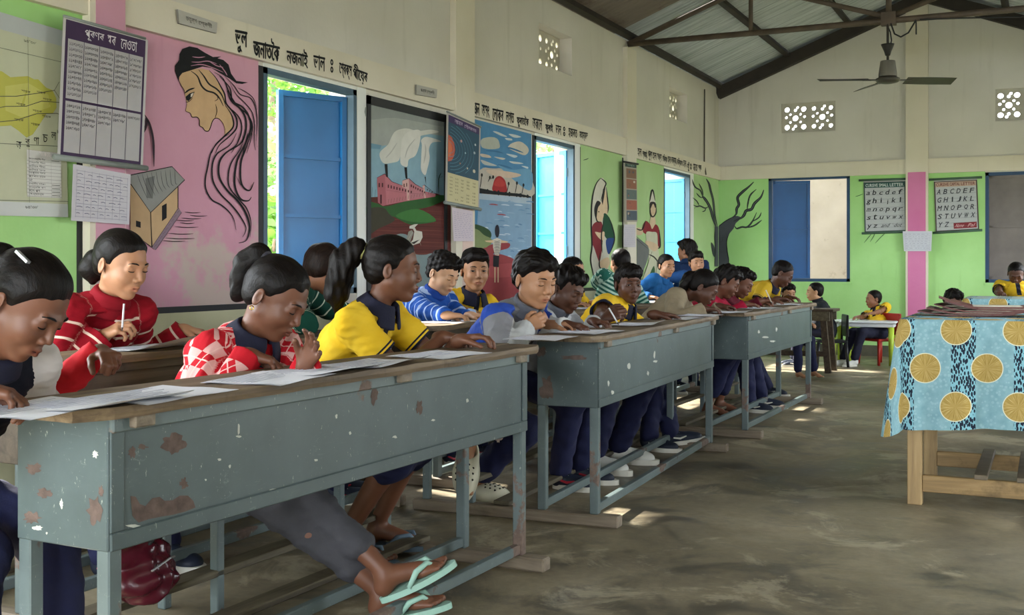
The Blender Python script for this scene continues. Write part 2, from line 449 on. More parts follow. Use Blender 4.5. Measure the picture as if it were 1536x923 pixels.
def window_back(n, x0, x1, z0, z1, leaves, lab):
    e = empty('window_%d' % n, (x0, YB, z0), kind='structure', label=lab); w = x1 - x0; h = z1 - z0; T = .035; m = MB()
    for a, b, c, d in ((0, T, 0, h), (w - T, w, 0, h), (0, w, h - T, h), (0, w, 0, T)): m.box(a, b, -.006, .045, c, d)
    m.build('frame', M('deep_blue_frame', '1d3f5e', .5), e)
    for side, ang in leaves:
        s = empty('shutter', (T if side < 0 else w - T, .05, T), R(ang)); s.parent = e
        W = w / 2 - T; q = 1 if side < 0 else -1; H = h - 2 * T; a, b = sorted((0, q * W))
        lm = M('grey_shutter', '6d6660', .6, .15, 5) if n == 5 and side < 0 else NAVYM
        m = MB(); m.box(a, b, .008, .011, 0, H); m.build('sheet', lm, s)
        m = MB()
        for za, zb in ((0, .03), (H - .03, H), (.5 * H, .52 * H)): m.box(a, b, -.008, .01, za, zb)
        for p in (0, q * (W - .03)): a2, b2 = sorted((p, p + q * .03)); m.box(a2, b2, -.008, .012, 0, H)
        m.build('leaf_frame', lm, s)
window_back(4, *bw[0], [(-1, 14), (1, -172)], 'far wall window, left half closed by a dark blue shutter')
window_back(5, *bw[1], [(1, -172), (-1, 3)], 'far wall window at the right edge with a grey shutter')
# sill ledges at the back windows
for b in bw: bstrip('sill', GREEN, wall_back, b[0] - .01, b[1] + .01, b[2] - .03, b[2], 0, .012)

# ---- vent blocks: pierced concrete plates
VENT = M('vent_concrete', 'b4afa1', .85, .12, 10, .3, 60)
def vent(w, h, seed):
    rnd = random.Random(seed); cu = bpy.data.curves.new('vent_plate', 'CURVE'); cu.dimensions = '2D'; cu.fill_mode = 'BOTH'; cu.extrude = .02
    def loop(pts):
        sp = cu.splines.new('POLY'); sp.points.add(len(pts) - 1); sp.use_cyclic_u = True
        for p, (a, b) in zip(sp.points, pts): p.co = (a, b, 0, 1)
    loop([(0, 0), (w, 0), (w, h), (0, h)])
    circ = lambda x, y, r: loop([(x + r * math.cos(t * math.pi / 7), y + r * math.sin(t * math.pi / 7)) for t in range(14)])
    n = max(2, round(w / h)); cw = w / n
    for i in range(n):
        cx = (i + .5) * cw; cy = h / 2
        circ(cx, cy, .095 * h)
        for sx in (-1, 1):
            for sy in (-1, 1):
                circ(cx + sx * .31 * cw, cy + sy * .3 * h, .085 * h if (i + sx) % 2 else .068 * h)
            circ(cx + sx * .19 * cw, cy + .13 * h, .04 * h); circ(cx + sx * .19 * cw, cy - .13 * h, .04 * h)
            circ(cx + sx * .34 * cw, cy + .04 * h, .045 * h); circ(cx + sx * .08 * cw, cy + sx * .36 * h, .045 * h)
        circ(cx, cy + .27 * h, .05 * h); circ(cx, cy - .27 * h, .05 * h)
    o = bpy.data.objects.new('tmp', cu); COL.objects.link(o)
    dg = bpy.context.evaluated_depsgraph_get(); me = bpy.data.meshes.new_from_object(o.evaluated_get(dg)); bpy.data.objects.remove(o)
    me.materials.clear(); me.materials.append(VENT); return me
for k, (a, b, c, d) in enumerate(LV):
    o = link('vent_block', vent(b - a, d - c, k), wall_left, (XL - .13, a, c)); o.rotation_euler = (R(90), 0, R(90))
for k, (a, b, c, d) in enumerate(bv):
    o = link('vent_block', vent(b - a, d - c, k), wall_back, (a, YB + .05, c)); o.rotation_euler = (R(90), 0, 0)

# ---- roof: corrugated sheets, purlins
SLOPE = (ZR - ZE) / (XC - XL)
def mat_sheet(name, c1, c2, rough, metal, rust):
    t = NT(name); p = t.co()
    base = t.ramp(t.noise(t.map(p, (.35, 22, .35)), 2.5, 6, .65), [(.3, lin(c1)), (.7, lin(c2))])  # fine streaks paint in the corrugation's light and dark lines
    base = t.mix(t.math('MULTIPLY', t.step(t.noise(p, 3, 8, .7), .52, .66), rust), base, lin('4a3a2c'))
    return t.fin(base, rough, metal, .5)
SHEET_L = mat_sheet('galvanised_sheet', '8f979b', 'cdd3d5', .4, .12, .12)
SHEET_D = mat_sheet('rusted_sheet', '6b6258', '7d7368', .65, .1, .8)
ceiling = empty('ceiling', (0, 0, 0), kind='structure', label='corrugated metal pitched roof on dark purlins')
SW = .815; NC = 11
def sheet_mesh(side, mat):
    m = MB(); n = NC * 6; xs = [0, .6, 1.2, 1.8, 2.44]; sl = .05
    for i in range(n + 1):
        y = SW * 1.03 * i / n; w = .015 * math.cos(2 * math.pi * i / 6)
        for x in xs: m.v.append((side * x, y, -x * SLOPE + w))
    k = len(xs)
    for i in range(n):
        for j in range(k - 1):
            m.f.append([i * k + j, (i + 1) * k + j, (i + 1) * k + j + 1, i * k + j + 1]); m.c.append((1, 1, 1))
    me = m.mesh('roof_sheet', True); me.materials.append(mat); return me
sheets = {(s, q): sheet_mesh(s, mt) for s in (-1, 1) for q, mt in ((0, SHEET_D), (1, SHEET_L))}
y = YF - .35
while y < YB + .95:  # overhang lengthened past the gable to shade the outer wall
    for s in (-1, 1): link('roof_sheet', sheets[(s, 1 if y > 9.35 else 0)], ceiling, (XC, y, ZR + .118 + (0.002 if int(y / SW) % 2 else 0)))
    y += SW
PURLIN = M('purlin_wood', '2e2822', .7, .3, 6, .2, 30)
for d in (.12, .80, 1.50, 2.28):
    for s in (-1, 1):
        x = XC + s * d; z = ZR + .07 - d * SLOPE; m = MB()
        m.bar((x, YF - .3, z), (x, YB + .25, z), .05, .062, up=(s * SLOPE, 0, 1)); m.build('purlin', PURLIN, ceiling)
m = MB(); m.bar((XC, YF - .35, ZR + .14), (XC, YB + .3, ZR + .14), .3, .012); m.build('ridge_cap', SHEET_D, ceiling)
for s in (-1, 1):   # rafter against the gable
    m = MB(); m.bar((XC, YB - .05, ZR - .0), (XC + s * (XC - XL), YB - .05, ZE + .0), .1, .13, up=(0, 0, 1)); m.build('gable_rafter', PURLIN, ceiling)

TUBE = M('truss_steel', '54483c', .6, .3, 8, .15, 40)
YT = 9.86
tr = empty('roof_truss', (XC, YT, ZE), label='brown steel tube truss spanning the room above the ceiling fan', cat='truss')
W2 = XC - XL
def tpart(name, a, b, r=.024):
    m = MB(); m.tube([(a[0], 0, a[1]), (b[0], 0, b[1])], r, 10); m.build(name, TUBE, tr, smooth=True)
tpart('tie_beam', (-W2 + .02, .02), (W2 - .02, .02), .027)
for s in (-1, 1):
    tpart('rafter', (0, ZR - ZE - .02), (s * (W2 - .02), .02), .027)
    tpart('strut', (s * W2 * .5, .02), (s * W2 * .5, (ZR - ZE) * .5 - .02), .019)
    tpart('diagonal', (0, .05), (s * W2 * .5, (ZR - ZE) * .5 - .02), .022)
tpart('king_post', (0, .02), (0, ZR - ZE), .024)
m = MB(); m.box(-.06, .06, -.03, .03, -.02, .09); m.build('gusset', TUBE, tr)
m = MB(); p0 = Vector((.02, -.03, .0))
m.tube([(.02, -.03, -.01), (.05, -.03, -.1), (.1, -.03, -.13), (.16, -.03, -.1), (.22, -.03, .0)], .007, 6)
m.tube([(.22, -.03, -.01), (.221, -.03, -.12)], .006, 6)
m.build('loose_wire', BLACK, tr)
m = MB(); m.tube([(.25, -.03, .0), (.6, -.03, -.02), (1.0, -.03, -.05), (1.35, -.03, -.03), (1.7, -.03, .0)], .006, 6); m.build('cable', BLACK, tr)

# ---- ceiling fan
fan = empty('ceiling_fan', (XC - .005, YT - .02, 2.56), label='three-bladed dark ceiling fan hanging from the truss', cat='fan')
FANM = M('fan_brown', '3f3b35', .45, .15, 10)
m = MB(); m.tube([(0, 0, .16), (0, 0, .47)], .011, 10); m.build('down_rod', FANM, fan, smooth=True)
m = MB(); m.lathe([(.001, .20), (.02, .205), (.03, .24), (.05, .285), (.055, .30), (.001, .30)], 16); m.build('lower_canopy', M('fan_black', '1d1b1a', .5), fan, smooth=True)
m = MB(); m.lathe([(.001, .16), (.058, .16), (.060, .155), (.075, .05), (.075, .03), (.001, .03)], 22); m.build('motor_housing', M('fan_grey', '6d6a60', .5), fan, smooth=False)
m = MB(); m.lathe([(.001, .035), (.06, .03), (.098, .012), (.10, 0), (.085, -.018), (.045, -.028), (.001, -.03)], 24); m.build('rotor_plate', FANM, fan, smooth=True)
m = MB(); m.tube([(.0, .0, .45), (.02, 0, .40), (.03, 0, .33), (.02, 0, .28)], .006, 6); m.build('wire', BLACK, fan)
for k, a in enumerate((YAW + R(4), YAW + R(184 - 8) , YAW + R(96))):
    bl = MB(); n = 8
    for i in range(n + 1):
        r = .15 + .42 * i / n; w = .058 + .012 * math.sin(math.pi * i / n); tw = .018
        for sx, dz in ((-1, 1), (1, -1)):
            for t in (0, .003): bl.v.append((r, sx * w, dz * tw + t + (.004 if k else -.004)))
    for i in range(n):
        a0 = i * 4; b0 = a0 + 4
        for q in ((a0, a0 + 2, b0 + 2, b0), (a0 + 1, b0 + 1, b0 + 3, a0 + 3), (a0, b0, b0 + 1, a0 + 1), (a0 + 2, a0 + 3, b0 + 3, b0 + 2)): bl.f.append(list(q)); bl.c.append((1, 1, 1))
    bl.f += [[0, 1, 3, 2], [n * 4, n * 4 + 2, n * 4 + 3, n * 4 + 1]]; bl.c += [(1, 1, 1)] * 2
    b = bl.build('blade', FANM, fan); b.rotation_euler = (0, 0, a)
    m = MB(); m.bar((.07, 0, 0), (.2, 0, .002), .04, .008); o = m.build('blade_arm', FANM, b)

# ---- outside
ow = MB(); ow.box(-5.5, 1.6, 14.15, 14.3, -.3, 2.42)
def mat_outer():
    t = NT('stained_outer_wall'); p = t.co()
    base = t.ramp(t.noise(p, 1.4, 7, .6), [(.3, lin('8f877c')), (.7, lin('a59d92'))])
    z = t.sep(p)[2]; zz = t.math('MINIMUM', t.math('MAXIMUM', t.math('MULTIPLY_ADD', z, -2.2, 2.3), 0.0), 1.0)
    st = t.math('ADD', t.noise(p, 5, 8, .7), t.math('MULTIPLY', zz, .16))
    base = t.mix(t.step(st, .62, .8), base, lin('5d544a'))
    return t.fin(base, .85, spec=.2)
ow.build('wall_outside', mat_outer(), kind='structure', label='stained pale wall of the next building seen through the far window')
def mat_leaf(name, c1, c2):
    t = NT(name); c = t.ramp(t.noise(t.co(), 2.5, 3), [(.3, lin(c1)), (.7, lin(c2))])
    m = t.fin(c, .5, spec=.4); tr = t.n('ShaderNodeBsdfTranslucent'); t.l(c, tr.inputs[0]); mx = t.n('ShaderNodeMixShader'); mx.inputs[0].default_value = .45
    t.l(t.b.outputs[0], mx.inputs[1]); t.l(tr.outputs[0], mx.inputs[2]); t.l(mx.outputs[0], t.out.inputs[0]); return m
LEAF = [mat_leaf('leaf_green', '355f22', '6f9a3a'), mat_leaf('leaf_pale', '557a3e', '86a860')]
BARK = M('bark', '6a5a48', .9, .3, 8, .4, 20)
def tree(x, y, h, rad, n, lm, label, seed, name='tree'):
    rnd = np.random.RandomState(seed); e = empty(name, (x, y, -.14), label=label, cat='tree', group='greenery outside the left windows')
    m = MB(); tr_ = [(0, 0, 0)]
    for k in range(1, 5): tr_.append((rnd.uniform(-.12, .12), rnd.uniform(-.12, .12), h * .2 * k))
    m.tube(tr_, [.09, .08, .065, .05, .03], 8)
    for k in range(6):
        a = rnd.uniform(0, 6.28); z = h * rnd.uniform(.3, .7); m.tube([tr_[2], (math.cos(a) * rad * .4, math.sin(a) * rad * .4, z), (math.cos(a) * rad * .8, math.sin(a) * rad * .8, z + .3)], [.035, .025, .01], 6)
    m.build('trunk', BARK, e, smooth=True)
    u = rnd.normal(size=(n, 3)); u /= np.linalg.norm(u, axis=1)[:, None]; r = rnd.uniform(.35, 1, n) ** .5
    c = u * r[:, None] * np.array([rad, rad, h * .48]) + np.array([0, 0, h * .55])
    a = rnd.normal(size=(n, 3)); a /= np.linalg.norm(a, axis=1)[:, None]; a[:, 2] *= .6
    b = np.cross(a, rnd.normal(size=(n, 3))); b /= np.linalg.norm(b, axis=1)[:, None]
    L = rnd.uniform(.05, .11, n)[:, None]; Wd = L * .36
    V = np.stack([c - a * L, c + b * Wd, c + a * L, c - b * Wd], 1).reshape(-1, 3)
    me = bpy.data.meshes.new('foliage'); me.from_pydata(V.tolist(), [], np.arange(4 * n).reshape(-1, 4).tolist()); me.materials.append(LEAF[lm])
    tag(link('foliage', me, e), kind='stuff')
    return e
tree(-8.2, 10.8, 4.3, 1.6, 10000, 0, 'bright leafy tree seen through the first left window', 1)
tree(-6.2, 8.3, 2.4, .8, 4000, 1, 'pale bushy shrub behind the first blue shutter', 2, 'shrub')
tree(-9.8, 14.0, 4.8, 1.8, 8000, 0, 'tall leafy tree further along outside the left wall', 3)
tree(-7.6, 17.4, 4.2, 1.5, 7000, 1, 'pale leafy tree seen over the second left shutter', 4)
tree(-7.0, 21.5, 4.2, 1.6, 6000, 0, 'leafy tree outside the farthest left window', 5)
tree(-4.6, 5.9, 1.6, .5, 1800, 0, 'low green shrub under the first left window', 6, 'shrub')
# ================================================================== furniture
TOPZ = .735
def rect_part(name, mat, par, *b, bev=.003):
    m = MB(); m.bbox(*b, b=bev); return m.build(name, mat, par)
def desk(P0, P1, label, group, front=TEAL, seed=0, cleat=True, depth=.25, top_over=(.035, .245), sheet_front=True, sy=0.0, top_mat=None):
    """long school desk with its bench on shared floor sills; P0/P1 = near/far front corner at the floor"""
    P0 = Vector((P0[0], P0[1], 0)); P1 = Vector((P1[0], P1[1], 0)); d = P1 - P0; Ln = d.length
    e = empty('school_desk', P0, math.atan2(d.y, d.x) - math.pi / 2, label=label, cat='desk', group=group)
    D = depth; Z0, Z1 = .455, .700
    # legs
    for y in (0, Ln - .034):
        for x in (-.034, -D): rect_part('leg', TEALEG, e, x, x + .034, y, y + .034, .045, Z1 + .005)
        rect_part('sill', SILLWOOD, e, -.80, .085, y - .012, y + .046, 0, .045, bev=.006)
        for x in (-.56, -.76): rect_part('leg', TEALEG, e, x, x + .03, y + .002, y + .032, .045, .40)
    for x in (-.56, -.76): rect_part('leg', TEALEG, e, x, x + .03, Ln / 2, Ln / 2 + .03, .0, .40)
    # foot rails
    for x in (-.034, -D): rect_part('foot_rail', TEALEG, e, x + .002, x + .03, .034, Ln - .034, .05, .082)
    rect_part('foot_rail', SLATWOOD, e, -.60, -.53, .0, Ln, .12, .14)
    rect_part('foot_rail', SLATWOOD, e, -.44, -.37, .0, Ln, .048, .066)
    # bench slats
    for k in range(3): rect_part('seat_slat', SLATWOOD, e, -.80 + .105 * k, -.80 + .105 * k + .078, -.03, Ln + .03, .40, .425, bev=.005)
    # box: front sheet, ends, shelf floor
    if sheet_front:
        fp = rect_part('front_panel', front, e, -.006, 0, .0, Ln, Z0, Z1 + .01)
        for za, zb in ((Z0, Z0 + .035),):
            m = MB(); m.bbox(0, .006, 0, Ln, za, zb); m.build('edge_strip', front, fp)
        for ya in (0, Ln - .035):
            m = MB(); m.bbox(0, .005, ya, ya + .035, Z0 + .035, Z1 + .01); m.build('edge_strip', front, fp)
    else: rect_part('front_panel', front, e, -.02, 0, .0, Ln, Z0 + .0, Z1 + .012)
    for y in (-.003, Ln - .003): rect_part('end_panel', front, e, -D, 0, y, y + .006, Z0, Z1 + .012)
    rect_part('shelf', front, e, -D, -.01, .01, Ln - .01, Z0 + .0, Z0 + .008)
    rect_part('top_rail', TEALEG if sheet_front else front, e, -.03, .012, 0, Ln, Z1 - .018, Z1 + .014)
    rect_part('top_rail', TEALEG if sheet_front else front, e, -.235, -.205, 0, Ln, Z1 - .018, Z1 + .014)
    if cleat:
        for y in (.04, Ln * .55, Ln - .10): rect_part('cleat', SILLWOOD, e, -.23, .028, y, y + .055, Z1 - .012, Z1 + .015)
    # top: two boards with worn edges
    rnd = random.Random(seed); tm = top_mat or DESKWOOD
    a, b = -top_over[1], top_over[0]; mid = (a + b) / 2
    for q, (xa, xb) in enumerate(((a, mid - .002), (mid + .002, b))):
        m = MB(); n = 26; ys = [-.09 - sy + (Ln + .18 + sy) * i / n for i in range(n + 1)]
        for i, y in enumerate(ys):
            j1 = rnd.uniform(-.004, .004) if q else 0; j0 = 0 if q else rnd.uniform(-.003, .003); w = rnd.uniform(-.0015, .0015)
            ch = .03 if (i in (0, n)) else 0
            x1 = xb + j1 - (ch if q else 0); x0 = xa + j0
            for x, z in ((x0, TOPZ - .022), (x1 - .002, TOPZ - .023 + w), (x1, TOPZ - .012), (x1 - .003, TOPZ + w), (x0, TOPZ)): m.v.append((x, y, z))
        for i in range(n):
            for k in range(5):
                k2 = (k + 1) % 5; m.f.append([i * 5 + k, i * 5 + k2, (i + 1) * 5 + k2, (i + 1) * 5 + k]); m.c.append((1, 1, 1))
        m.f.append([4, 3, 2, 1, 0]); m.c.append((1, 1, 1)); m.f.append([n * 5 + k for k in range(5)]); m.c.append((1, 1, 1))
        m.build('tabletop_board', tm, e)
    return e
GA = 'grey-green school desks in the front row'
desk((-1.618, 1.60), (-1.572, 3.39), 'nearest grey-green metal desk with rust patches and worn wooden top', GA, seed=1)
desk((-1.57, 4.04), (-1.655, 5.98), 'middle grey-green metal desk of the front row, behind the nearest one', GA, seed=2)
desk((-1.594, 6.50), (-1.575, 8.33), 'farthest grey-green metal desk of the front row', GA, seed=3)
BWOODF = mat_wood('brown_board', '2f2a24', '4a4238', '5e5547', 1)
GB = 'desks in the row along the left wall'
desk((-2.54, 2.2), (-2.52, 4.05), 'brown board fronted desk near the red striped sweater, along the left wall', GB, front=BWOODF, seed=4, sheet_front=False, cleat=False)
desk((-2.50, 4.45), (-2.52, 6.35), 'second desk along the left wall, in front of the blue striped sweater', GB, front=BWOODF, seed=5, sheet_front=False, cleat=False)
desk((-2.54, 6.85), (-2.55, 8.75), 'farthest desk along the left wall, below the turbaned woman mural', GB, front=BWOODF, seed=6, sheet_front=False, cleat=False)

# dark wooden low table beyond the third desk
p = on_h(1243, 560, 0)
e = empty('wooden_table', (p.x, p.y, 0), 0, label='dark brown low wooden table with splayed legs behind the third desk', cat='table')
rect_part('tabletop_board', DARKWOOD, e, -.95, .05, -.05, .32, .575, .60)
rect_part('apron', SLATWOOD, e, -.95, .02, -.06, -.035, .49, .575)
rect_part('apron', SLATWOOD, e, -.95, .02, .30, .325, .49, .575)
for x, dx in ((-.05, .05), (-.82, -.05)):
    for y in (-.02, .28):
        m = MB(); m.bar((x, y, .57), (x + dx, y, 0), .055, .055); m.build('leg', DARKWOOD, e)
m = MB(); m.bar((-.84, -.02, .18), (-.02, -.02, .18), .03, .05); m.build('stretcher', DARKWOOD, e)

# ---- tables with printed cloths
def mat_cloth():
    t = NT('printed_tablecloth'); uv = t.sep(t.attr('UV', 'Vector')); u, v = uv[0], uv[1]; P, Q = .236, .31
    fr = t.math('FRACT', t.math('ADD', t.math('MULTIPLY', u, 1 / P), 10.13))
    stripe = t.math('LESS_THAN', fr, .40)
    vec = t.comb(u, v, 0.0)
    base = t.ramp(t.noise(vec, 25, 4), [(.3, lin('769fa9')), (.7, lin('8bb2ba'))])
    sq = t.n('ShaderNodeTexVoronoi'); t.l(vec, sq.inputs['Vector']); sq.inputs['Scale'].default_value = 62; sq.inputs['Randomness'].default_value = .75
    dots = t.math('LESS_THAN', sq.outputs['Distance'], .36)
    rot = t.n('ShaderNodeTexVoronoi'); t.l(t.map(vec, (1, .42, 1), (0, 0, 0), (0, 0, .7)), rot.inputs['Vector']); rot.inputs['Scale'].default_value = 118; rot.inputs['Randomness'].default_value = .55
    dash = t.math('LESS_THAN', rot.outputs['Distance'], .50)
    sc = t.mix(dash, lin('7fb3c0'), lin('121d30'))
    base = t.mix(t.math('MULTIPLY', dots, .25), base, lin('b3d0d6'))
    base = t.mix(stripe, base, sc)
    def circ(o1, o2, base):
        du = t.math('MULTIPLY', t.math('SUBTRACT', t.math('FRACT', t.math('ADD', t.math('MULTIPLY', u, 1 / P), 10 + o1)), .5), P)
        dv = t.math('MULTIPLY', t.math('SUBTRACT', t.math('FRACT', t.math('ADD', t.math('MULTIPLY', v, 1 / Q), 10 + o2)), .5), Q)
        r = t.math('SQRT', t.math('ADD', t.math('MULTIPLY', du, du), t.math('MULTIPLY', dv, dv)))
        an = t.math('ARCTAN2', dv, du)
        rays = t.noise(t.comb(t.math('MULTIPLY', an, 5.0), t.math('MULTIPLY', r, 8.0), 0.0), 2.2, 3, .6)
        gold = t.ramp(rays, [(.3, lin('8c7434')), (.55, lin('b09552')), (.75, lin('d6c188'))])
        base = t.mix(t.math('LESS_THAN', r, .061), base, lin('d9d8bd'))
        return t.mix(t.math('LESS_THAN', r, .0575), base, gold)
    base = circ(.05, .13, base); base = circ(.55, .63, base)
    t.bump(t.noise(vec, 300, 2), .1, .001)
    return t.fin(base, .7, spec=.25)
CLOTH = mat_cloth()
def tablecloth(x0, x1, y0, y1, z, drop, label, seed, flare=.035, cells=6):
    rnd = random.Random(seed); o_ = Vector((x0, y0)); out = []; nrm = []; rad = .02
    def seg(a, b, n, nv):
        for i in range(n): t = i / n; out.append((a[0] + (b[0] - a[0]) * t, a[1] + (b[1] - a[1]) * t)); nrm.append(nv)
    def arc(c, a0):
        for i in range(7): t = a0 + math.pi / 2 * i / 7; out.append((c[0] + rad * math.cos(t), c[1] + rad * math.sin(t))); nrm.append((math.cos(t), math.sin(t)))
    seg((x0 + rad, y0), (x1 - rad, y0), 70, (0, -1)); arc((x1 - rad, y0 + rad), -math.pi / 2)
    seg((x1, y0 + rad), (x1, y1 - rad), 40, (1, 0)); arc((x1 - rad, y1 - rad), 0)
    seg((x1 - rad, y1), (x0 + rad, y1), 70, (0, 1)); arc((x0 + rad, y1 - rad), math.pi / 2)
    seg((x0, y1 - rad), (x0, y0 + rad), 40, (-1, 0)); arc((x0 + rad, y0 + rad), math.pi)
    n = len(out); V = []; UV = []; F = []
    nr = 16
    ph = [rnd.uniform(0, 6.28) for _ in range(4)]
    for j in range(nr + 1):
        t = j / nr; dz = drop * t
        for i, ((x, y), (nx, ny)) in enumerate(zip(out, nrm)):
            s = i / n * 2 * math.pi; corner = abs(nx * ny) * 2
            fold = t * (.012 * math.sin(s * 23 + ph[0]) + .010 * math.sin(s * 13 + ph[1]) + .006 * math.sin(s * 41 + ph[2] + t))
            off = flare * t ** .8 + fold * (1 - .4 * corner) + corner * .06 * t + .006 * min(1, t * 8)
            sag = (.012 * math.sin(s * 5 + ph[3]) + .035 * corner) * t
            V.append((x + nx * off, y + ny * off, z - dz - sag)); UV.append((x - x0 + nx * dz, y - y0 + ny * dz))
    for j in range(nr):
        for i in range(n): i2 = (i + 1) % n; F.append((j * n + i, (j + 1) * n + i, (j + 1) * n + i2, j * n + i2))
    F.append(tuple(range(n)))
    me = bpy.data.meshes.new('tablecloth'); c = Vector(((x0 + x1) / 2, (y0 + y1) / 2, 0))
    me.from_pydata([(a - c.x, b - c.y, zz - z) for a, b, zz in V], [], F)
    at = me.attributes.new('UV', 'FLOAT_VECTOR', 'POINT'); at.data.foreach_set('vector', [q for a, b in UV for q in (a, b, 0)])
    me.polygons.foreach_set('use_smooth', [True] * (len(F) - 1) + [False]); me.materials.append(CLOTH)
    return link('tablecloth', me, None, (c.x, c.y, z), label=label, cat='tablecloth')
def wood_table(x0, x1, y0, y1, z, label):
    e = empty('teacher_table', (x0, y0, 0), label=label, cat='table'); w, d = x1 - x0, y1 - y0; T = .058
    for x in (0, w - T):
        for y in (0, d - T): rect_part('leg', PALEWOOD, e, x, x + T, y, y + T, 0, z - .03)
    mw = mat_wood('stretcher_wood', '6d5a3e', '94794f', 'b09468', 0)
    rect_part('stretcher', mw, e, T, w - T, .012, .042, .055, .125)
    rect_part('stretcher', mw, e, T, w - T, d - .045, d - .015, .055, .125)
    for y in (.02, d - .05): rect_part('apron', mw, e, T, w - T, y, y + .022, z - .13, z - .03)
    for x in (.012, w - .034): rect_part('apron', PALEWOOD, e, x, x + .022, T, d - T, z - .13, z - .03)
    for x in (.26, .42, .58, .74, .90): rect_part('foot_slat', M('grey_slat', '6a5f4e', .7, .25, 12), e, x, x + .052, -.004, d + .004, .125, .145)
    rect_part('tabletop', PALEWOOD, e, -.02, w + .02, -.02, d + .02, z - .03, z - .004)
    return e
TX0, TX1, TY0, TY1 = -.575, .72, 4.96, 5.74
wood_table(-.545, .70, 4.985, 5.715, .775, 'pale wooden teacher table on the right with slatted footrest')
tablecloth(TX0, TX1, TY0, TY1, .779, .445, 'blue printed cloth with gold circles over the near teacher table', 1)
wood_table(-.52, .75, 8.42, 9.1, .775, 'second wooden table further back, under a blue printed cloth')
tablecloth(-.55, .78, 8.39, 9.13, .779, .36, 'blue printed cloth on the second table further back', 2)

# maroon folders on the near table
FOLD = M('maroon_folder', '5a2a22', .5, .2, 12)
rnd = random.Random(3)
p = on_h(1452, 470, .79)
for k in range(5):
    a = rnd.uniform(-.12, .12); z = .781 + .009 * k; cx, cy = p.x + rnd.uniform(-.06, .06) + .03 * k, p.y + rnd.uniform(-.03, .03)
    m = MB(); n = 10; L, Wd = .20 + .01 * k, .13
    for i in range(n + 1):
        t = -1 + 2 * i / n; lift = .03 * max(0, abs(t) - .35) ** 1.4 * (1 + .4 * k) * (1 if t < 0 else .55)
        for y in (-Wd, Wd):
            for th in (0, .006): m.v.append((t * L, y, lift + th))
    for i in range(n):
        a0, b0 = i * 4, i * 4 + 4
        for q in ((a0, a0 + 2, b0 + 2, b0), (a0 + 1, b0 + 1, b0 + 3, a0 + 3), (a0, b0, b0 + 1, a0 + 1), (a0 + 2, a0 + 3, b0 + 3, b0 + 2)): m.f.append(list(q)); m.c.append((1, 1, 1))
    m.f += [[0, 1, 3, 2], [n * 4, n * 4 + 2, n * 4 + 3, n * 4 + 1]]; m.c += [(1, 1, 1)] * 2
    lab = ['lowest maroon folder of the pile on the printed cloth', 'second maroon folder from the bottom of the pile', 'middle maroon folder in the pile on the teacher table', 'maroon folder just below the top of the pile', 'topmost curled maroon folder on the teacher table'][k]
    o = m.build('file_folder', FOLD, loc=(cx, cy, z), rz=a, label=lab, cat='folder', group='maroon folders on the teacher table')
    m = MB(); m.box(-L * .9, L * .85, -Wd * .92, Wd * .9, .0065, .0075); m.build('loose_sheet', M('old_paper', 'cfc7b4', .8), o)

# ---- white plastic children's tables at the back
PW = M('white_plastic', 'dfe3e6', .35, .04); LIME = M('lime_plastic', 'b5cf3f', .4, .08); REDP = M('red_plastic', 'a5281f', .4, .1)
def plastic_table(px, py, w, d, rz, label, ztop=.445):
    p = on_h(px, py, 0); e = empty('plastic_table', (p.x, p.y, 0), rz, label=label, cat='table', group='white plastic tables by the far wall')
    rect_part('tabletop', PW, e, -.03, w + .03, -.03, d + .03, ztop - .022, ztop, bev=.008)
    rect_part('rim', PW, e, -.01, w + .01, -.01, d + .01, ztop - .06, ztop - .022, bev=.006)
    for x in (.02, w - .02):
        for y in (.02, d - .02):
            m = MB(); m.tube([(x, y, ztop - .05), (x, y, 0)], [.03, .021], 10); m.build('leg', LIME, e, smooth=True)
plastic_table(1270, 547, .45, .50, R(2), 'white plastic table with lime legs before the yellow shirted boy at the far wall')
plastic_table(1187, 546, .44, .50, R(2), 'white plastic table with lime legs partly behind the third desk')
def plastic_chair(x, y, rz, mat, label):
    e = empty('plastic_chair', (x, y, 0), rz, label=label, cat='chair')
    rect_part('seat', mat, e, -.15, .15, -.15, .15, .24, .265, bev=.01)
    m = MB(); m.bbox(-.16, -.14, -.14, .14, .30, .52, b=.008); m.build('backrest', mat, e)
    for sx in (-1, 1):
        for sy in (-1, 1):
            m = MB(); m.tube([(sx * .13, sy * .13, .26), (sx * .15, sy * .15, 0)], [.018, .014], 8); m.build('leg', mat, e, smooth=True)
        m = MB(); m.tube([(-.14, sx * .125, .25), (-.15, sx * .125, .5)], .012, 8); m.build('upright', mat, e, smooth=True)
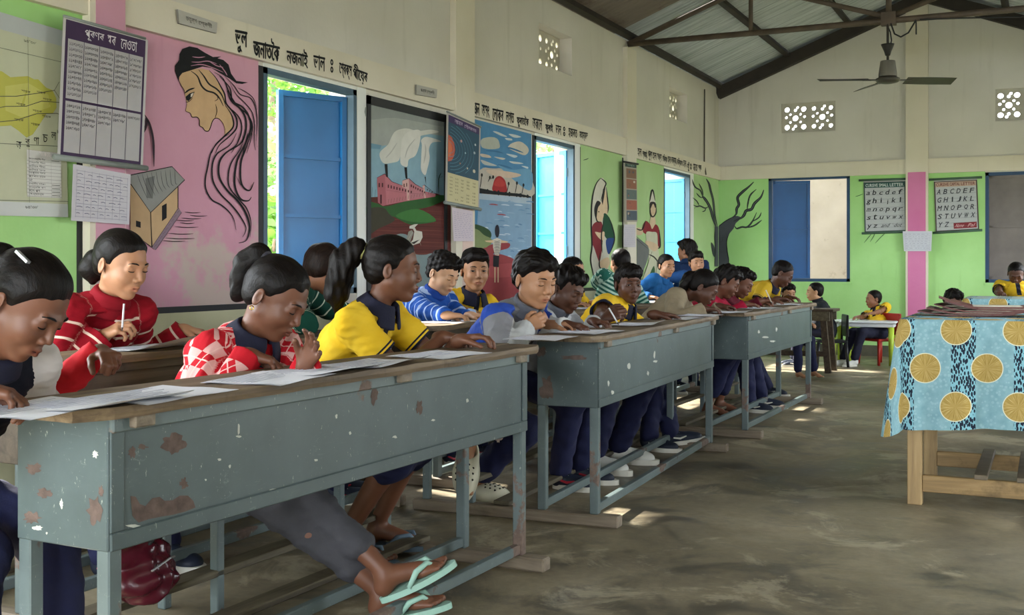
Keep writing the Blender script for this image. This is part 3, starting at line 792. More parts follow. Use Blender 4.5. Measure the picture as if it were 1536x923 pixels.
# ================================================================== people: distance-field modelling
f4 = np.float32
class Fld:
    def __init__(s, lo, hi, h):
        s.h = h; s.o = np.array(lo, f4); n = np.ceil((np.array(hi) - np.array(lo)) / h).astype(int) + 1
        s.n = n; s.d = np.full(tuple(n), 1.0, f4)
        s.ax = [s.o[i] + h * np.arange(n[i], dtype=f4) for i in range(3)]
    def win(s, lo, hi, pad):
        sl = []
        for i in range(3):
            a = int(max(0, math.floor((lo[i] - pad - s.o[i]) / s.h))); b = int(min(s.n[i], math.ceil((hi[i] + pad - s.o[i]) / s.h) + 1))
            if b <= a: return None, None
            sl.append(slice(a, b))
        return tuple(sl), np.ix_(s.ax[0][sl[0]], s.ax[1][sl[1]], s.ax[2][sl[2]])
    def put(s, lo, hi, fn, k=.02, sub=False, inter=False):
        sl, X = s.win(lo, hi, k + 4 * s.h)
        if sl is None: return
        v = np.broadcast_to(fn(*X), s.d[sl].shape); a = s.d[sl]
        if sub: v = -v
        kk = max(k, 1e-5); hh = np.maximum(kk - np.abs(a - v), 0) / kk
        s.d[sl] = (np.maximum(a, v) + hh * hh * kk * .25) if (sub or inter) else (np.minimum(a, v) - hh * hh * kk * .25)
    def rc(s, a, b, ra, rb=None, k=.02, sub=False):
        rb = ra if rb is None else rb; a = np.array(a, f4); b = np.array(b, f4); r = max(ra, rb)
        s.put(np.minimum(a, b) - r, np.maximum(a, b) + r, rcf(a, b, ra, rb), k, sub)
    def el(s, c, rad, k=.02, rot=None, sub=False):
        c = np.array(c, f4); rad = np.array(rad, f4); r = max(rad)
        s.put(c - r, c + r, elf(c, rad, rot), k, sub)
    def chain(s, pts, rs, k=.02):
        for i in range(len(pts) - 1): s.rc(pts[i], pts[i + 1], rs[i], rs[i + 1], k)
    def plane(s, p, n, k=.004):                      # keep the side n points away from
        p = np.array(p, f4); n = np.array(n, f4); n /= np.linalg.norm(n); X = np.ix_(*s.ax)
        s.d = np.maximum(s.d, (X[0] - p[0]) * n[0] + (X[1] - p[1]) * n[1] + (X[2] - p[2]) * n[2])
    def rough(s, amp, freq, seed, st=(1, 1, 1)):
        rnd = np.random.RandomState(seed); X = np.ix_(*s.ax); w = 0
        for i in range(6):
            q = rnd.normal(size=3) * freq * rnd.uniform(.6, 1.5) * np.array(st); w = w + np.sin((X[0] * f4(q[0]) + X[1] * f4(q[1]) + X[2] * f4(q[2])) + f4(rnd.uniform(0, 6.28)))
        s.d = s.d + f4(amp / 2.4) * w
    def mesh(s):
        g = vdb.FloatGrid(1.0); g.copyFromArray(s.d)
        p, t, q = g.convertToPolygons(0.0, 0.0)
        p = np.array(p, f4) * s.h + s.o
        fs = [np.array(q)] if len(q) else []
        return p, (np.array(q, int) if len(q) else np.zeros((0, 4), int)), (np.array(t, int) if len(t) else np.zeros((0, 3), int))
def rcf(a, b, ra, rb):
    ab = b - a; L2 = float(ab @ ab) + 1e-9
    def f(x, y, z):
        px, py, pz = x - a[0], y - a[1], z - a[2]
        t = np.clip((px * ab[0] + py * ab[1] + pz * ab[2]) / f4(L2), 0, 1)
        return np.sqrt((px - t * ab[0]) ** 2 + (py - t * ab[1]) ** 2 + (pz - t * ab[2]) ** 2) - (f4(ra) + t * f4(rb - ra))
    return f
def elf(c, rad, rot=None):
    Rm = np.eye(3, dtype=f4) if rot is None else np.array(rot, f4)   # columns = local axes
    def f(x, y, z):
        px, py, pz = x - c[0], y - c[1], z - c[2]
        if rot is None: q = (px, py, pz)
        else: q = tuple(px * Rm[0, i] + py * Rm[1, i] + pz * Rm[2, i] for i in range(3))
        k0 = np.sqrt(sum((q[i] / rad[i]) ** 2 for i in range(3))); k1 = np.sqrt(sum((q[i] / rad[i] ** 2) ** 2 for i in range(3))) + f4(1e-6)
        return k0 * (k0 - 1) / k1
    return f
def raw_mesh(name, P, Q, T, flip=True):
    me = bpy.data.meshes.new(name); nv, nq, nt = len(P), len(Q), len(T)
    me.vertices.add(nv); me.vertices.foreach_set('co', np.ascontiguousarray(P, f4).ravel())
    if flip: Q = Q[:, ::-1]; T = T[:, ::-1]
    me.loops.add(nq * 4 + nt * 3); me.polygons.add(nq + nt)
    me.loops.foreach_set('vertex_index', np.concatenate([Q.ravel(), T.ravel()]).astype(np.int32))
    me.polygons.foreach_set('loop_start', np.concatenate([np.arange(nq) * 4, nq * 4 + np.arange(nt) * 3]).astype(np.int32))
    me.polygons.foreach_set('use_smooth', np.ones(nq + nt, bool))
    me.update(calc_edges=True); return me
def join(parts):
    P = []; Q = []; T = []; b = 0
    for p, q, t in parts: P.append(p); Q.append(q + b); T.append(t + b); b += len(p)
    return np.concatenate(P), np.concatenate(Q), np.concatenate(T)
def fattr(me, name, v):
    v = np.asarray(v, f4)
    if v.ndim == 1: me.attributes.new(name, 'FLOAT', 'POINT').data.foreach_set('value', np.ascontiguousarray(v))
    else: me.attributes.new(name, 'FLOAT_VECTOR', 'POINT').data.foreach_set('vector', np.ascontiguousarray(v).ravel())

# ---- materials for people
def mat_skin(name, c):
    t = NT(name); base = lin(c); p = t.co()
    col = t.ramp(t.noise(p, 14, 5), [(.3, tuple(x * .88 for x in base)), (.7, tuple(min(1, x * 1.1) for x in base))])
    lip = tuple(a * b for a, b in zip(base, (.86, .55, .55)))
    col = t.mix(t.attr('lip'), col, lip)
    t.bump(t.noise(p, 260, 2), .06, .002)
    return t.fin(col, .5, spec=.42, Subsurface_Weight=.06, Subsurface_Radius=(.01, .004, .002))
def mat_hair(name, c='080706', hi='1a1411'):
    t = NT(name); p = t.attr('hl', 'Vector')
    n = t.noise(t.map(p, (30, 160, 30)), 1.5, 4, .6); n2 = t.noise(t.map(p, (14, 60, 14)), 2.2, 4, .6, 1.0)
    col = t.ramp(n, [(.3, lin(c)), (.75, lin(hi))])
    t.bump(t.math('ADD', n, n2), .4, .004)
    return t.fin(col, .48, spec=.14)
SKINS = {k: mat_skin('skin_' + k, v) for k, v in dict(tan='a97b5b', brown='8a5d43', dark='6a4431', deep='553526', fair='bd916f').items()}
HAIR = mat_hair('black_hair'); HAIRB = mat_hair('brown_black_hair', '100b09', '2c1f18')
EYEM = mat_col('eye_detail', .7, .02)
NAVYC = M('navy_cloth', '0f1438', .85, .15, 25, .25, 220); NAVYD = M('dark_navy_cloth', '12142b', .85, .15, 25, .25, 220)
CHAR = M('charcoal_cloth', '3a3a3f', .85, .12, 25, .25, 220)

def head_field(h, open_=False, girl=False, neck=None):
    F = Fld((-.135, -.105, -.20), (.125, .105, .135), h)
    F.el((-.014, 0, .032), (.093, .074, .080), 0)
    F.el((.020, 0, -.028), (.062, .0565, .076), .03)
    for s in (-1, 1):
        F.rc((-.002, s * .046, -.048), (.048, s * .013, -.090), .018, .015, .026)
        F.el((.050, s * .034, -.030), (.027, .025, .026), .024)
        F.rc((.076, s * .036, .020), (.082, s * .006, .019), .0075, .0075, .016)
    F.el((.060, 0, -.092), (.015, .017, .014), .02)
    for s in (-1, 1): F.el((.097, s * .031, .0045), (.019, .019, .0135), .012, sub=True)
    for s in (-1, 1): F.el((.0665, s * .031, .002), (.0160, .0175, .0150), .005)
    F.rc((.081, 0, .012), (.0965, 0, -.026), .0062, .0088, .012)
    for s in (-1, 1): F.el((.0870, s * .0118, -.0325), (.0110, .0074, .0075), .007)
    F.el((.072, 0, -.060), (.017, .025, .019), .014)
    for s in (-1, 1):
        F.rc((.0785, s * .0205, -.0615), (.0905, s * .003, -.0560), .0035, .0052, .004)
        F.rc((.0770, s * .0185, -.0645), (.0880, s * .000, -.0680), .0035, .0062, .004)
    F.rc((.088, -.014, -.0622), (.088, .014, -.0622), .0022, .0022, .002, sub=True)
    for s in (-1, 1):
        a = R(16) * s
        rot = np.array([[math.cos(a), -math.sin(a), 0], [math.sin(a), math.cos(a), 0], [0, 0, 1]])
        F.el((-.018, s * .076, -.008), (.0165, .0075, .028), .007, rot)
        F.el((-.011, s * .0850, -.005), (.010, .007, .018), .004, rot, sub=True)
    nb = (-.04, 0, -.17) if neck is None else neck
    F.rc((-.022, 0, -.055), nb, .041, .044, .03)
    return F
def hair_field(h, style, seed):
    """style: 'boy', 'girl' (pulled back), 'crop', 'mop'"""
    F = Fld((-.16, -.125, -.15), (.135, .125, .155), h); boy = style != 'girl'
    g = .0 if style == 'crop' else .004
    F.el((-.017, 0, .036), (.0955 + g, .0785 + g, .0835 + g), 0)
    F.el((-.042, 0, -.006), (.060 + g, .069 + g, .066), .02)
    if boy and style != 'crop':
        F.el((.012, 0, .085), (.072, .060, .034), .03)
        F.el((.052, .012, .072), (.034, .05, .026), .025)
        F.rough(.0035, 130, seed, (1, 1, .45)); F.rough(.003, 60, seed + 1)
    elif style == 'girl':
        F.rough(.0014, 120, seed, (.35, 1, .6))
    else: F.rough(.001, 150, seed)
    X = np.ix_(*F.ax); rnd = np.random.RandomState(seed)
    jag = 0
    if boy:
        for i in range(5): jag = jag + np.sin(X[1] * f4(rnd.uniform(60, 220)) + f4(rnd.uniform(0, 6))) * f4(.0016)
    dz = {'boy': -.006, 'crop': 0.0, 'mop': -.016}.get(style, .002)                  # how low the hair comes on the forehead
    zh = np.interp(F.ax[0], [-.16, -.06, -.035, -.012, .012, .024, .036, .052, .070, .1], [-.10, -.084, -.060, -.020, -.016, .012, .030, .046 + dz, .054 + dz, .060 + dz]).astype(f4)
    lowb = (X[2] - zh[:, None, None]) * f4(.75) + jag
    F.d = F.d + np.clip(f4(.010) - lowb * f4(.35), 0, f4(.010))
    F.d = np.maximum(F.d, -lowb)
    nape = -(X[2] + f4(.082 if boy else .078)) ; F.d = np.maximum(F.d, nape + X[0] * 0)
    for s in (-1, 1): F.el((-.010, s * .092, -.014), (.028, .022, .040), .008, sub=True)
    return F

def patch(m, Cn, r, az, e0, e1, col, nu=10, nv=4, ry=None):
    """patch on a small sphere (eye): az half width, e0/e1 lower and upper elevation (deg), almond outline"""
    m.col = col; b = len(m.v)
    for i in range(nu + 1):
        a = -az + 2 * az * i / nu; sh = math.sqrt(max(0, 1 - (a / az) ** 2)) if az else 1
        for j in range(nv + 1):
            mid = (e0 + e1) / 2 - 2; e = mid + ((e0 + (e1 - e0) * j / nv) - mid) * sh
            m.v.append((Cn[0] + r * math.cos(R(e)) * math.cos(R(a)), Cn[1] + r * 1.09 * math.cos(R(e)) * math.sin(R(a)), Cn[2] + r * .94 * math.sin(R(e))))
    for i in range(nu):
        for j in range(nv): q = b + i * (nv + 1) + j; m.f.append([q, q + nv + 1, q + nv + 2, q + 1]); m.c.append(col)
def eyes_mesh(open_, gaze, side):
    m = MB(); black = lin('0d0908')
    for s in (side,):
        C = (.0665, s * .031, .002)
        if open_ > 0:
            patch(m, C, .0166, 46, -13, 12 * open_, lin('958a80'))
            g = gaze[0]
            for rr, r2, cc in ((21, .0169, lin('1b0e09')), (9, .0171, lin('050303'))):
                b = len(m.v); m.col = cc
                for ring in (0, .5, 1):
                    for i in range(12):
                        t = 2 * math.pi * i / 12; a = g + rr * ring * math.cos(t); e = gaze[1] + max(-12, min(11 * open_, rr * ring * .95 * math.sin(t)))
                        m.v.append((C[0] + r2 * math.cos(R(e)) * math.cos(R(a)), C[1] + r2 * 1.09 * math.cos(R(e)) * math.sin(R(a)), C[2] + r2 * .94 * math.sin(R(e))))
                for ring in range(2):
                    for i in range(12): i2 = (i + 1) % 12; m.f.append([b + ring * 12 + i, b + ring * 12 + i2, b + ring * 12 + 12 + i2, b + ring * 12 + 12 + i]); m.c.append(cc)
            top = 13 * open_
        else: top = -17
        m.col = black; pts = []; rs = []
        for i in range(9):
            a = -50 + 100 * i / 8; sh = math.sqrt(max(0, 1 - (a / 52) ** 2)); e = (-3 if open_ > 0 else -9) + (top + 3 if open_ > 0 else -9) * sh
            pts.append((C[0] + .0168 * math.cos(R(e)) * math.cos(R(a)), C[1] + .0183 * math.cos(R(e)) * math.sin(R(a)), C[2] + .0158 * math.sin(R(e)))); rs.append(.0009 + .0009 * sh)
        m.tube(pts, rs, 5)
    return m
def brow_mesh(side):
    m = MB(); m.col = lin('0c0806')
    for s in (side,):
        pts = [(.0872, s * .011, .0225), (.0872, s * .024, .0275), (.0812, s * .036, .0275), (.0712, s * .047, .0225)]
        m.tube(pts, [.0018, .0028, .0024, .001], 6)
    return m
def mouth_mesh():
    m = MB(); m.col = lin('3a1a16'); m.tube([(.0840, -.018, -.0625), (.0895, -.008, -.0622), (.0905, 0, -.0626), (.0895, .008, -.0622), (.0840, .018, -.0625)], [.0006, .0011, .0012, .0011, .0006], 5)
    return m
def xform(P, Mx): A = np.array(Mx, f4); return P @ A[:3, :3].T + A[:3, 3]

def hand_prims(F, wrist, fdir, pn, side, curl=35, spread=6, thumb=30, sc=1.0, k=.006):
    """hand with palm and five jointed fingers. fdir finger direction, pn palm normal (out of the palm), side +1 left hand"""
    f = np.array(fdir, float); f /= np.linalg.norm(f); n = np.array(pn, float); n = n - f * (n @ f); n /= np.linalg.norm(n); l = np.cross(n, f) * side   # l points to the thumb side
    W = np.array(wrist, float); S = sc
    def pt(a, b, c): return W + (f * a + l * b + n * c) * S
    F.rc(pt(-.02, 0, 0), pt(.012, 0, 0), .020 * S, .021 * S, .012)
    for b0, b1 in ((-.008, -.024), (-.003, -.009), (.004, .007), (.010, .022)): F.rc(pt(.012, b0, 0), pt(.066, b1, .001), .0145 * S, .0108 * S, .010)
    fin = [(.022, .072, (.034, .021, .017), .0088), (.0075, .076, (.038, .024, .018), .0090), (-.008, .073, (.035, .022, .017), .0086), (-.023, .066, (.027, .017, .015), .0077)]
    for i, (b, a, ls, r) in enumerate(fin):
        p = pt(a - .006, b, 0); ang = R(curl * (.55 + .08 * i)); yaw = R(spread * (1.5 - i) / 1.5)
        base = f * math.cos(yaw) + l * math.sin(yaw)
        for j, L in enumerate(ls):
            d = base * math.cos(ang) + n * math.sin(ang); q = p + d * L * S
            F.rc(p, q, r * S * (1 - .08 * j), r * S * (.92 - .08 * j), k * .5 if j == 0 else .003); p = q; ang += R(curl * (1.0 if j == 0 else .75))
    p = pt(.018, .022, .004); d = f * math.cos(R(38)) + l * math.sin(R(38)); d = d * math.cos(R(thumb * .5)) + n * math.sin(R(thumb * .5)); q = p + d * .034 * S
    F.rc(p, q, .0125 * S, .0105 * S, .010); p = q
    d = f * math.cos(R(14)) + l * math.sin(R(14)); d = d * math.cos(R(thumb)) + n * math.sin(R(thumb)); q = p + d * .026 * S; F.rc(p, q, .0102 * S, .0092 * S, .003); p = q
    d = f * math.cos(R(-6)) + l * math.sin(R(-6)); d = d * math.cos(R(thumb * 1.3)) + n * math.sin(R(thumb * 1.3)); F.rc(p, p + d * .02 * S, .0092 * S, .0078 * S, .003)
def ik(a, t, l1, l2, pole):
    a = np.array(a, float); t = np.array(t, float); d = t - a; D = np.linalg.norm(d)
    if D > (l1 + l2) * .995: t = a + d / D * (l1 + l2) * .995; d = t - a; D = np.linalg.norm(d)
    u = d / D; x = (l1 * l1 - l2 * l2 + D * D) / (2 * D); y = math.sqrt(max(l1 * l1 - x * x, 1e-6))
    p = np.array(pole, float); p = p - u * (p @ u); p /= np.linalg.norm(p)
    return a + u * x + p * y, t
# ---- cloth materials driven by body coordinates (s along the garment, c around it)
_cm = {}
def weave(t, s=240):
    t.bump(t.noise(t.co(), s, 2), .25, .002)
def M_stripe(name, base, st, period, width, off=0.0, band=None):
    if name in _cm: return _cm[name]
    t = NT(name); v = t.attr('s'); wob = t.math('MULTIPLY', t.math('SUBTRACT', t.noise(t.co(), 14, 2), .5), .006)
    fr = t.math('FRACT', t.math('ADD', t.math('MULTIPLY', t.math('ADD', v, wob), 1 / period), 20 + off))
    c = t.mix(t.math('LESS_THAN', fr, width), t.ramp(t.noise(t.co(), 20, 4), [(.3, tuple(x * .8 for x in lin(base))), (.7, lin(base))]), lin(st))
    if band: c = t.mix(t.math('GREATER_THAN', t.attr('th'), band[0]), c, lin(band[1]))
    weave(t); _cm[name] = t.fin(c, .9, spec=.15, Sheen_Weight=.0); return _cm[name]
def M_argyle():
    t = NT('argyle_knit'); s, c = t.attr('s'), t.attr('c')
    a = t.math('FRACT', t.math('ADD', t.math('MULTIPLY', t.math('ADD', s, t.math('MULTIPLY', c, 1.2)), 7.4), 20.2)); b = t.math('FRACT', t.math('ADD', t.math('MULTIPLY', t.math('SUBTRACT', s, t.math('MULTIPLY', c, 1.2)), 7.4), 20.2))
    ck = t.math('LESS_THAN', t.math('MULTIPLY', t.math('SUBTRACT', a, .5), t.math('SUBTRACT', b, .5)), 0.0)
    ln = t.math('MINIMUM', t.math('ABSOLUTE', t.math('SUBTRACT', a, .25)), t.math('ABSOLUTE', t.math('SUBTRACT', b, .25)))
    col = t.mix(ck, lin('c01f2b'), lin('e0aca6'))
    col = t.mix(t.math('LESS_THAN', ln, .022), col, lin('e6b9b0'))
    rib = t.math('MAXIMUM', t.math('GREATER_THAN', t.attr('ta'), .375), t.math('MULTIPLY', t.math('LESS_THAN', t.math('ABSOLUTE', t.attr('lat')), .032), t.math('MULTIPLY', t.math('GREATER_THAN', t.attr('fwd'), .02), t.math('LESS_THAN', t.attr('w'), .5))))
    col = t.mix(rib, col, lin('c01f2b')); weave(t); return t.fin(col, .9, spec=.15)
def M_polo(name='yellow_polo', base='e2b51c', hi='eac337', dark='1a1c2b'):
    if name in _cm: return _cm[name]
    t = NT(name); col = t.ramp(t.noise(t.co(), 12, 4), [(.3, lin(base)), (.7, lin(hi))])
    e = t.attr('edge')                                        # distance to the sleeve end
    trim = t.math('MAXIMUM', t.math('LESS_THAN', e, .008), t.math('MULTIPLY', t.math('GREATER_THAN', e, .014), t.math('LESS_THAN', e, .020)))
    trim = t.math('MULTIPLY', trim, t.math('GREATER_THAN', t.attr('w'), .5))
    plk = t.math('MULTIPLY', t.math('LESS_THAN', t.math('ABSOLUTE', t.attr('lat')), .017), t.math('MULTIPLY', t.math('GREATER_THAN', t.attr('fwd'), .03), t.math('GREATER_THAN', t.attr('th'), .22)))
    plk = t.math('MULTIPLY', plk, t.math('LESS_THAN', t.attr('w'), .5))
    col = t.mix(t.math('MAXIMUM', trim, plk), col, lin(dark)); weave(t); _cm[name] = t.fin(col, .85, spec=.2); return _cm[name]
def M_jacket(name, body, chest, sleeve, sh):
    t = NT(name); th, w, ta, lat = t.attr('th'), t.attr('w'), t.attr('ta'), t.attr('lat')
    col = t.mix(t.math('MULTIPLY', t.math('GREATER_THAN', th, .20), t.math('LESS_THAN', th, .36)), lin(body), lin(chest))
    sl = t.mix(t.math('LESS_THAN', ta, .20), lin(sleeve), lin(sh)); sl = t.mix(t.math('LESS_THAN', ta, .035), sl, lin(chest))
    col = t.mix(t.math('GREATER_THAN', w, .5), col, sl)
    col = t.mix(.35, col, t.ramp(t.noise(t.co(), 10, 4), [(.3, (.55,) * 3), (.7, (1,) * 3)]), 'MULTIPLY')
    weave(t); return t.fin(col, .75, spec=.25)
def M_vest(name, body, sleeve, cuff):
    t = NT(name); col = t.mix(t.math('GREATER_THAN', t.attr('w'), .5), t.mix(t.math('LESS_THAN', t.attr('th'), .14), lin(body), lin('b3202c')), t.mix(t.math('GREATER_THAN', t.attr('ta'), .29), lin(sleeve), lin(cuff)))
    weave(t); return t.fin(col, .85, spec=.2)
def M_plain(name, c): return M(name, c, .85, .14, 18, .25, 240, spec=.2)

GROUPK = 'schoolchildren in the classroom'
BL = dict(ua=.222, fa=.198)
def rotm(yaw, pitch, roll): return np.array(Matrix.Rotation(R(yaw), 3, 'Z') @ Matrix.Rotation(R(pitch), 3, 'Y') @ Matrix.Rotation(R(roll), 3, 'X'))

def outline_slab(L, W0, W1, th, zb=0.0):
    """shoe sole outline extruded: heel at x=-.05, toe at x=L-.05"""
    n = 28; pts = []
    for i in range(n):
        t = 2 * math.pi * i / n; x = math.cos(t); w = (W0 + (W1 - W0) * (x * .5 + .5) - .006 * math.cos(2 * t)) * math.sin(t)
        pts.append((-.05 + L * (x * .5 + .5), w))
    m = MB(); m.v = [(x, y, zb) for x, y in pts] + [(x, y, zb + th) for x, y in pts]
    m.f = [list(range(n))[::-1], list(range(n, 2 * n))] + [[i, (i + 1) % n, n + (i + 1) % n, n + i] for i in range(n)]; m.c = [(1, 1, 1)] * len(m.f)
    return m
SOLEW = M('white_sole', 'd5d3c8', .6, .08); CROC = M('cream_rubber', 'c6c2ab', .5, .08, 10); SNAVY = M('navy_shoe', '1a2233', .6, .15, 20); SWHITE = M('white_shoe', 'd3d3cd', .5, .08, 12)
MINT = M('mint_rubber', '8fb3a4', .6, .08, 12); SLATE = M('slate_rubber', '5f7384', .6, .12, 12); REDT = M('red_trim', 'b0273a', .5)
HOLE = M('dark_hole', '2a2722', .8)
def footwear(par, kind, A, d, pitch=0.0, roll=0.0, base=(0, 0, 0), h=.005, sc=1.0):
    """A = point on the ground under the ankle, d = toe direction angle (deg)"""
    Mx = Matrix.Translation(Vector(A) - Vector(base)) @ Matrix.Rotation(R(d), 4, 'Z') @ Matrix.Rotation(R(-pitch), 4, 'Y') @ Matrix.Rotation(R(roll), 4, 'X') @ Matrix.Scale(sc, 4)
    def lk(m, name, mat, p=None, smooth=False):
        o = m.build(name, mat, p or par, smooth=smooth); o.data.transform(Mx); return o
    if kind == 'flipflop' or kind == 'flipflop_blue':
        mt = MINT if kind == 'flipflop' else SLATE
        o = lk(outline_slab(.225, .033, .043, .016), 'flip_flop', mt)
        m = MB()
        for s in (-1, 1): m.tube([(.125, .006, .018), (.105, s * .022, .05), (.07, s * .038, .045), (.035, s * .04, .016)], [.006, .0075, .0085, .007], 7)
        lk(m, 'strap', mt, o, True); return o
    F = Fld((-.085, -.06, -.005), (.185, .06, .13), h)
    if kind == 'croc':
        F.el((.075, 0, .030), (.090, .050, .046), 0); F.el((-.015, 0, .03), (.05, .04, .04), .03)
        F.rc((-.01, 0, .05), (-.01, 0, .14), .034, .04, .01, sub=True); F.el((.0, 0, .045), (.05, .030, .03), .01, sub=True)
    else:
        F.rc((-.018, 0, .045), (.075, 0, .032), .036, .030, 0); F.el((.105, 0, .026), (.048, .038, .028), .025)
        F.rc((-.018, 0, .05), (-.026, 0, .088), .034, .033, .02); F.rc((-.02, 0, .088), (-.02, 0, .14), .027, .03, .006, sub=True)
    F.plane((0, 0, .012), (0, 0, -1))
    p, q, t = F.mesh(); me = raw_mesh('shoe', p, q, t); me.materials.append({'croc': CROC, 'sneaker': SNAVY, 'white': SWHITE}[kind]); me.transform(Mx)
    o = link('shoe', me, par)
    s = lk(outline_slab(.225, .034, .044, .022), 'sole', CROC if kind == 'croc' else SOLEW, o)
    m = MB()
    if kind == 'croc':
        for i in range(4):
            for j in range(-2, 3):
                x = .065 + .022 * i - .004 * j * j; y = .015 * j; nz = math.sqrt(max(.02, 1 - ((x - .075) / .09) ** 2 - (y / .05) ** 2)); z = .030 + .0465 * nz
                if x > .06 and z > .045: m.tube([(x, y, z - .004), (x + .002, y, z + .0008)], .0042, 7)
        lk(m, 'vent_holes', HOLE, o)
    elif kind == 'sneaker':
        for s in (-1, 1): m.tube([(.0, s * .0375, .045), (.035, s * .0365, .036), (.07, s * .035, .044)], [.004, .006, .003], 6)
        lk(m, 'side_flash', REDT if h < .006 else SOLEW, o)
        m = MB()
        for i in range(4): m.tube([(.035 + .014 * i, -.02, .062 - .006 * i), (.035 + .014 * i, .02, .062 - .006 * i)], .003, 6)
        lk(m, 'laces', SOLEW, o)
    return o
def foot_prims(F, A, d, pitch=0, sc=1.0, lift=.014):
    Rm = np.array(Matrix.Rotation(R(d), 3, 'Z') @ Matrix.Rotation(R(-pitch), 3, 'Y')); A = np.array(A, float)
    pt = lambda x, y, z: A + Rm @ np.array((x, y, z + lift)) * sc
    F.el(pt(-.026, 0, .026), np.array((.028, .024, .027)) * sc, .02, Rm); F.rc(pt(-.01, 0, .048), pt(.075, 0, .026), .030 * sc, .022 * sc, .02)
    F.el(pt(.095, 0, .017), np.array((.036, .036, .017)) * sc, .018, Rm)
    for i, (x, y, r) in enumerate(((.152, .024, .0105), (.15, .008, .008), (.144, -.006, .0077), (.136, -.018, .0073), (.126, -.029, .007))): F.rc(pt(.108 + .002 * (2 - i), y * .95, .014), pt(x, y, .011), r * sc, r * .92 * sc, .005)
    return pt(0, 0, .075)

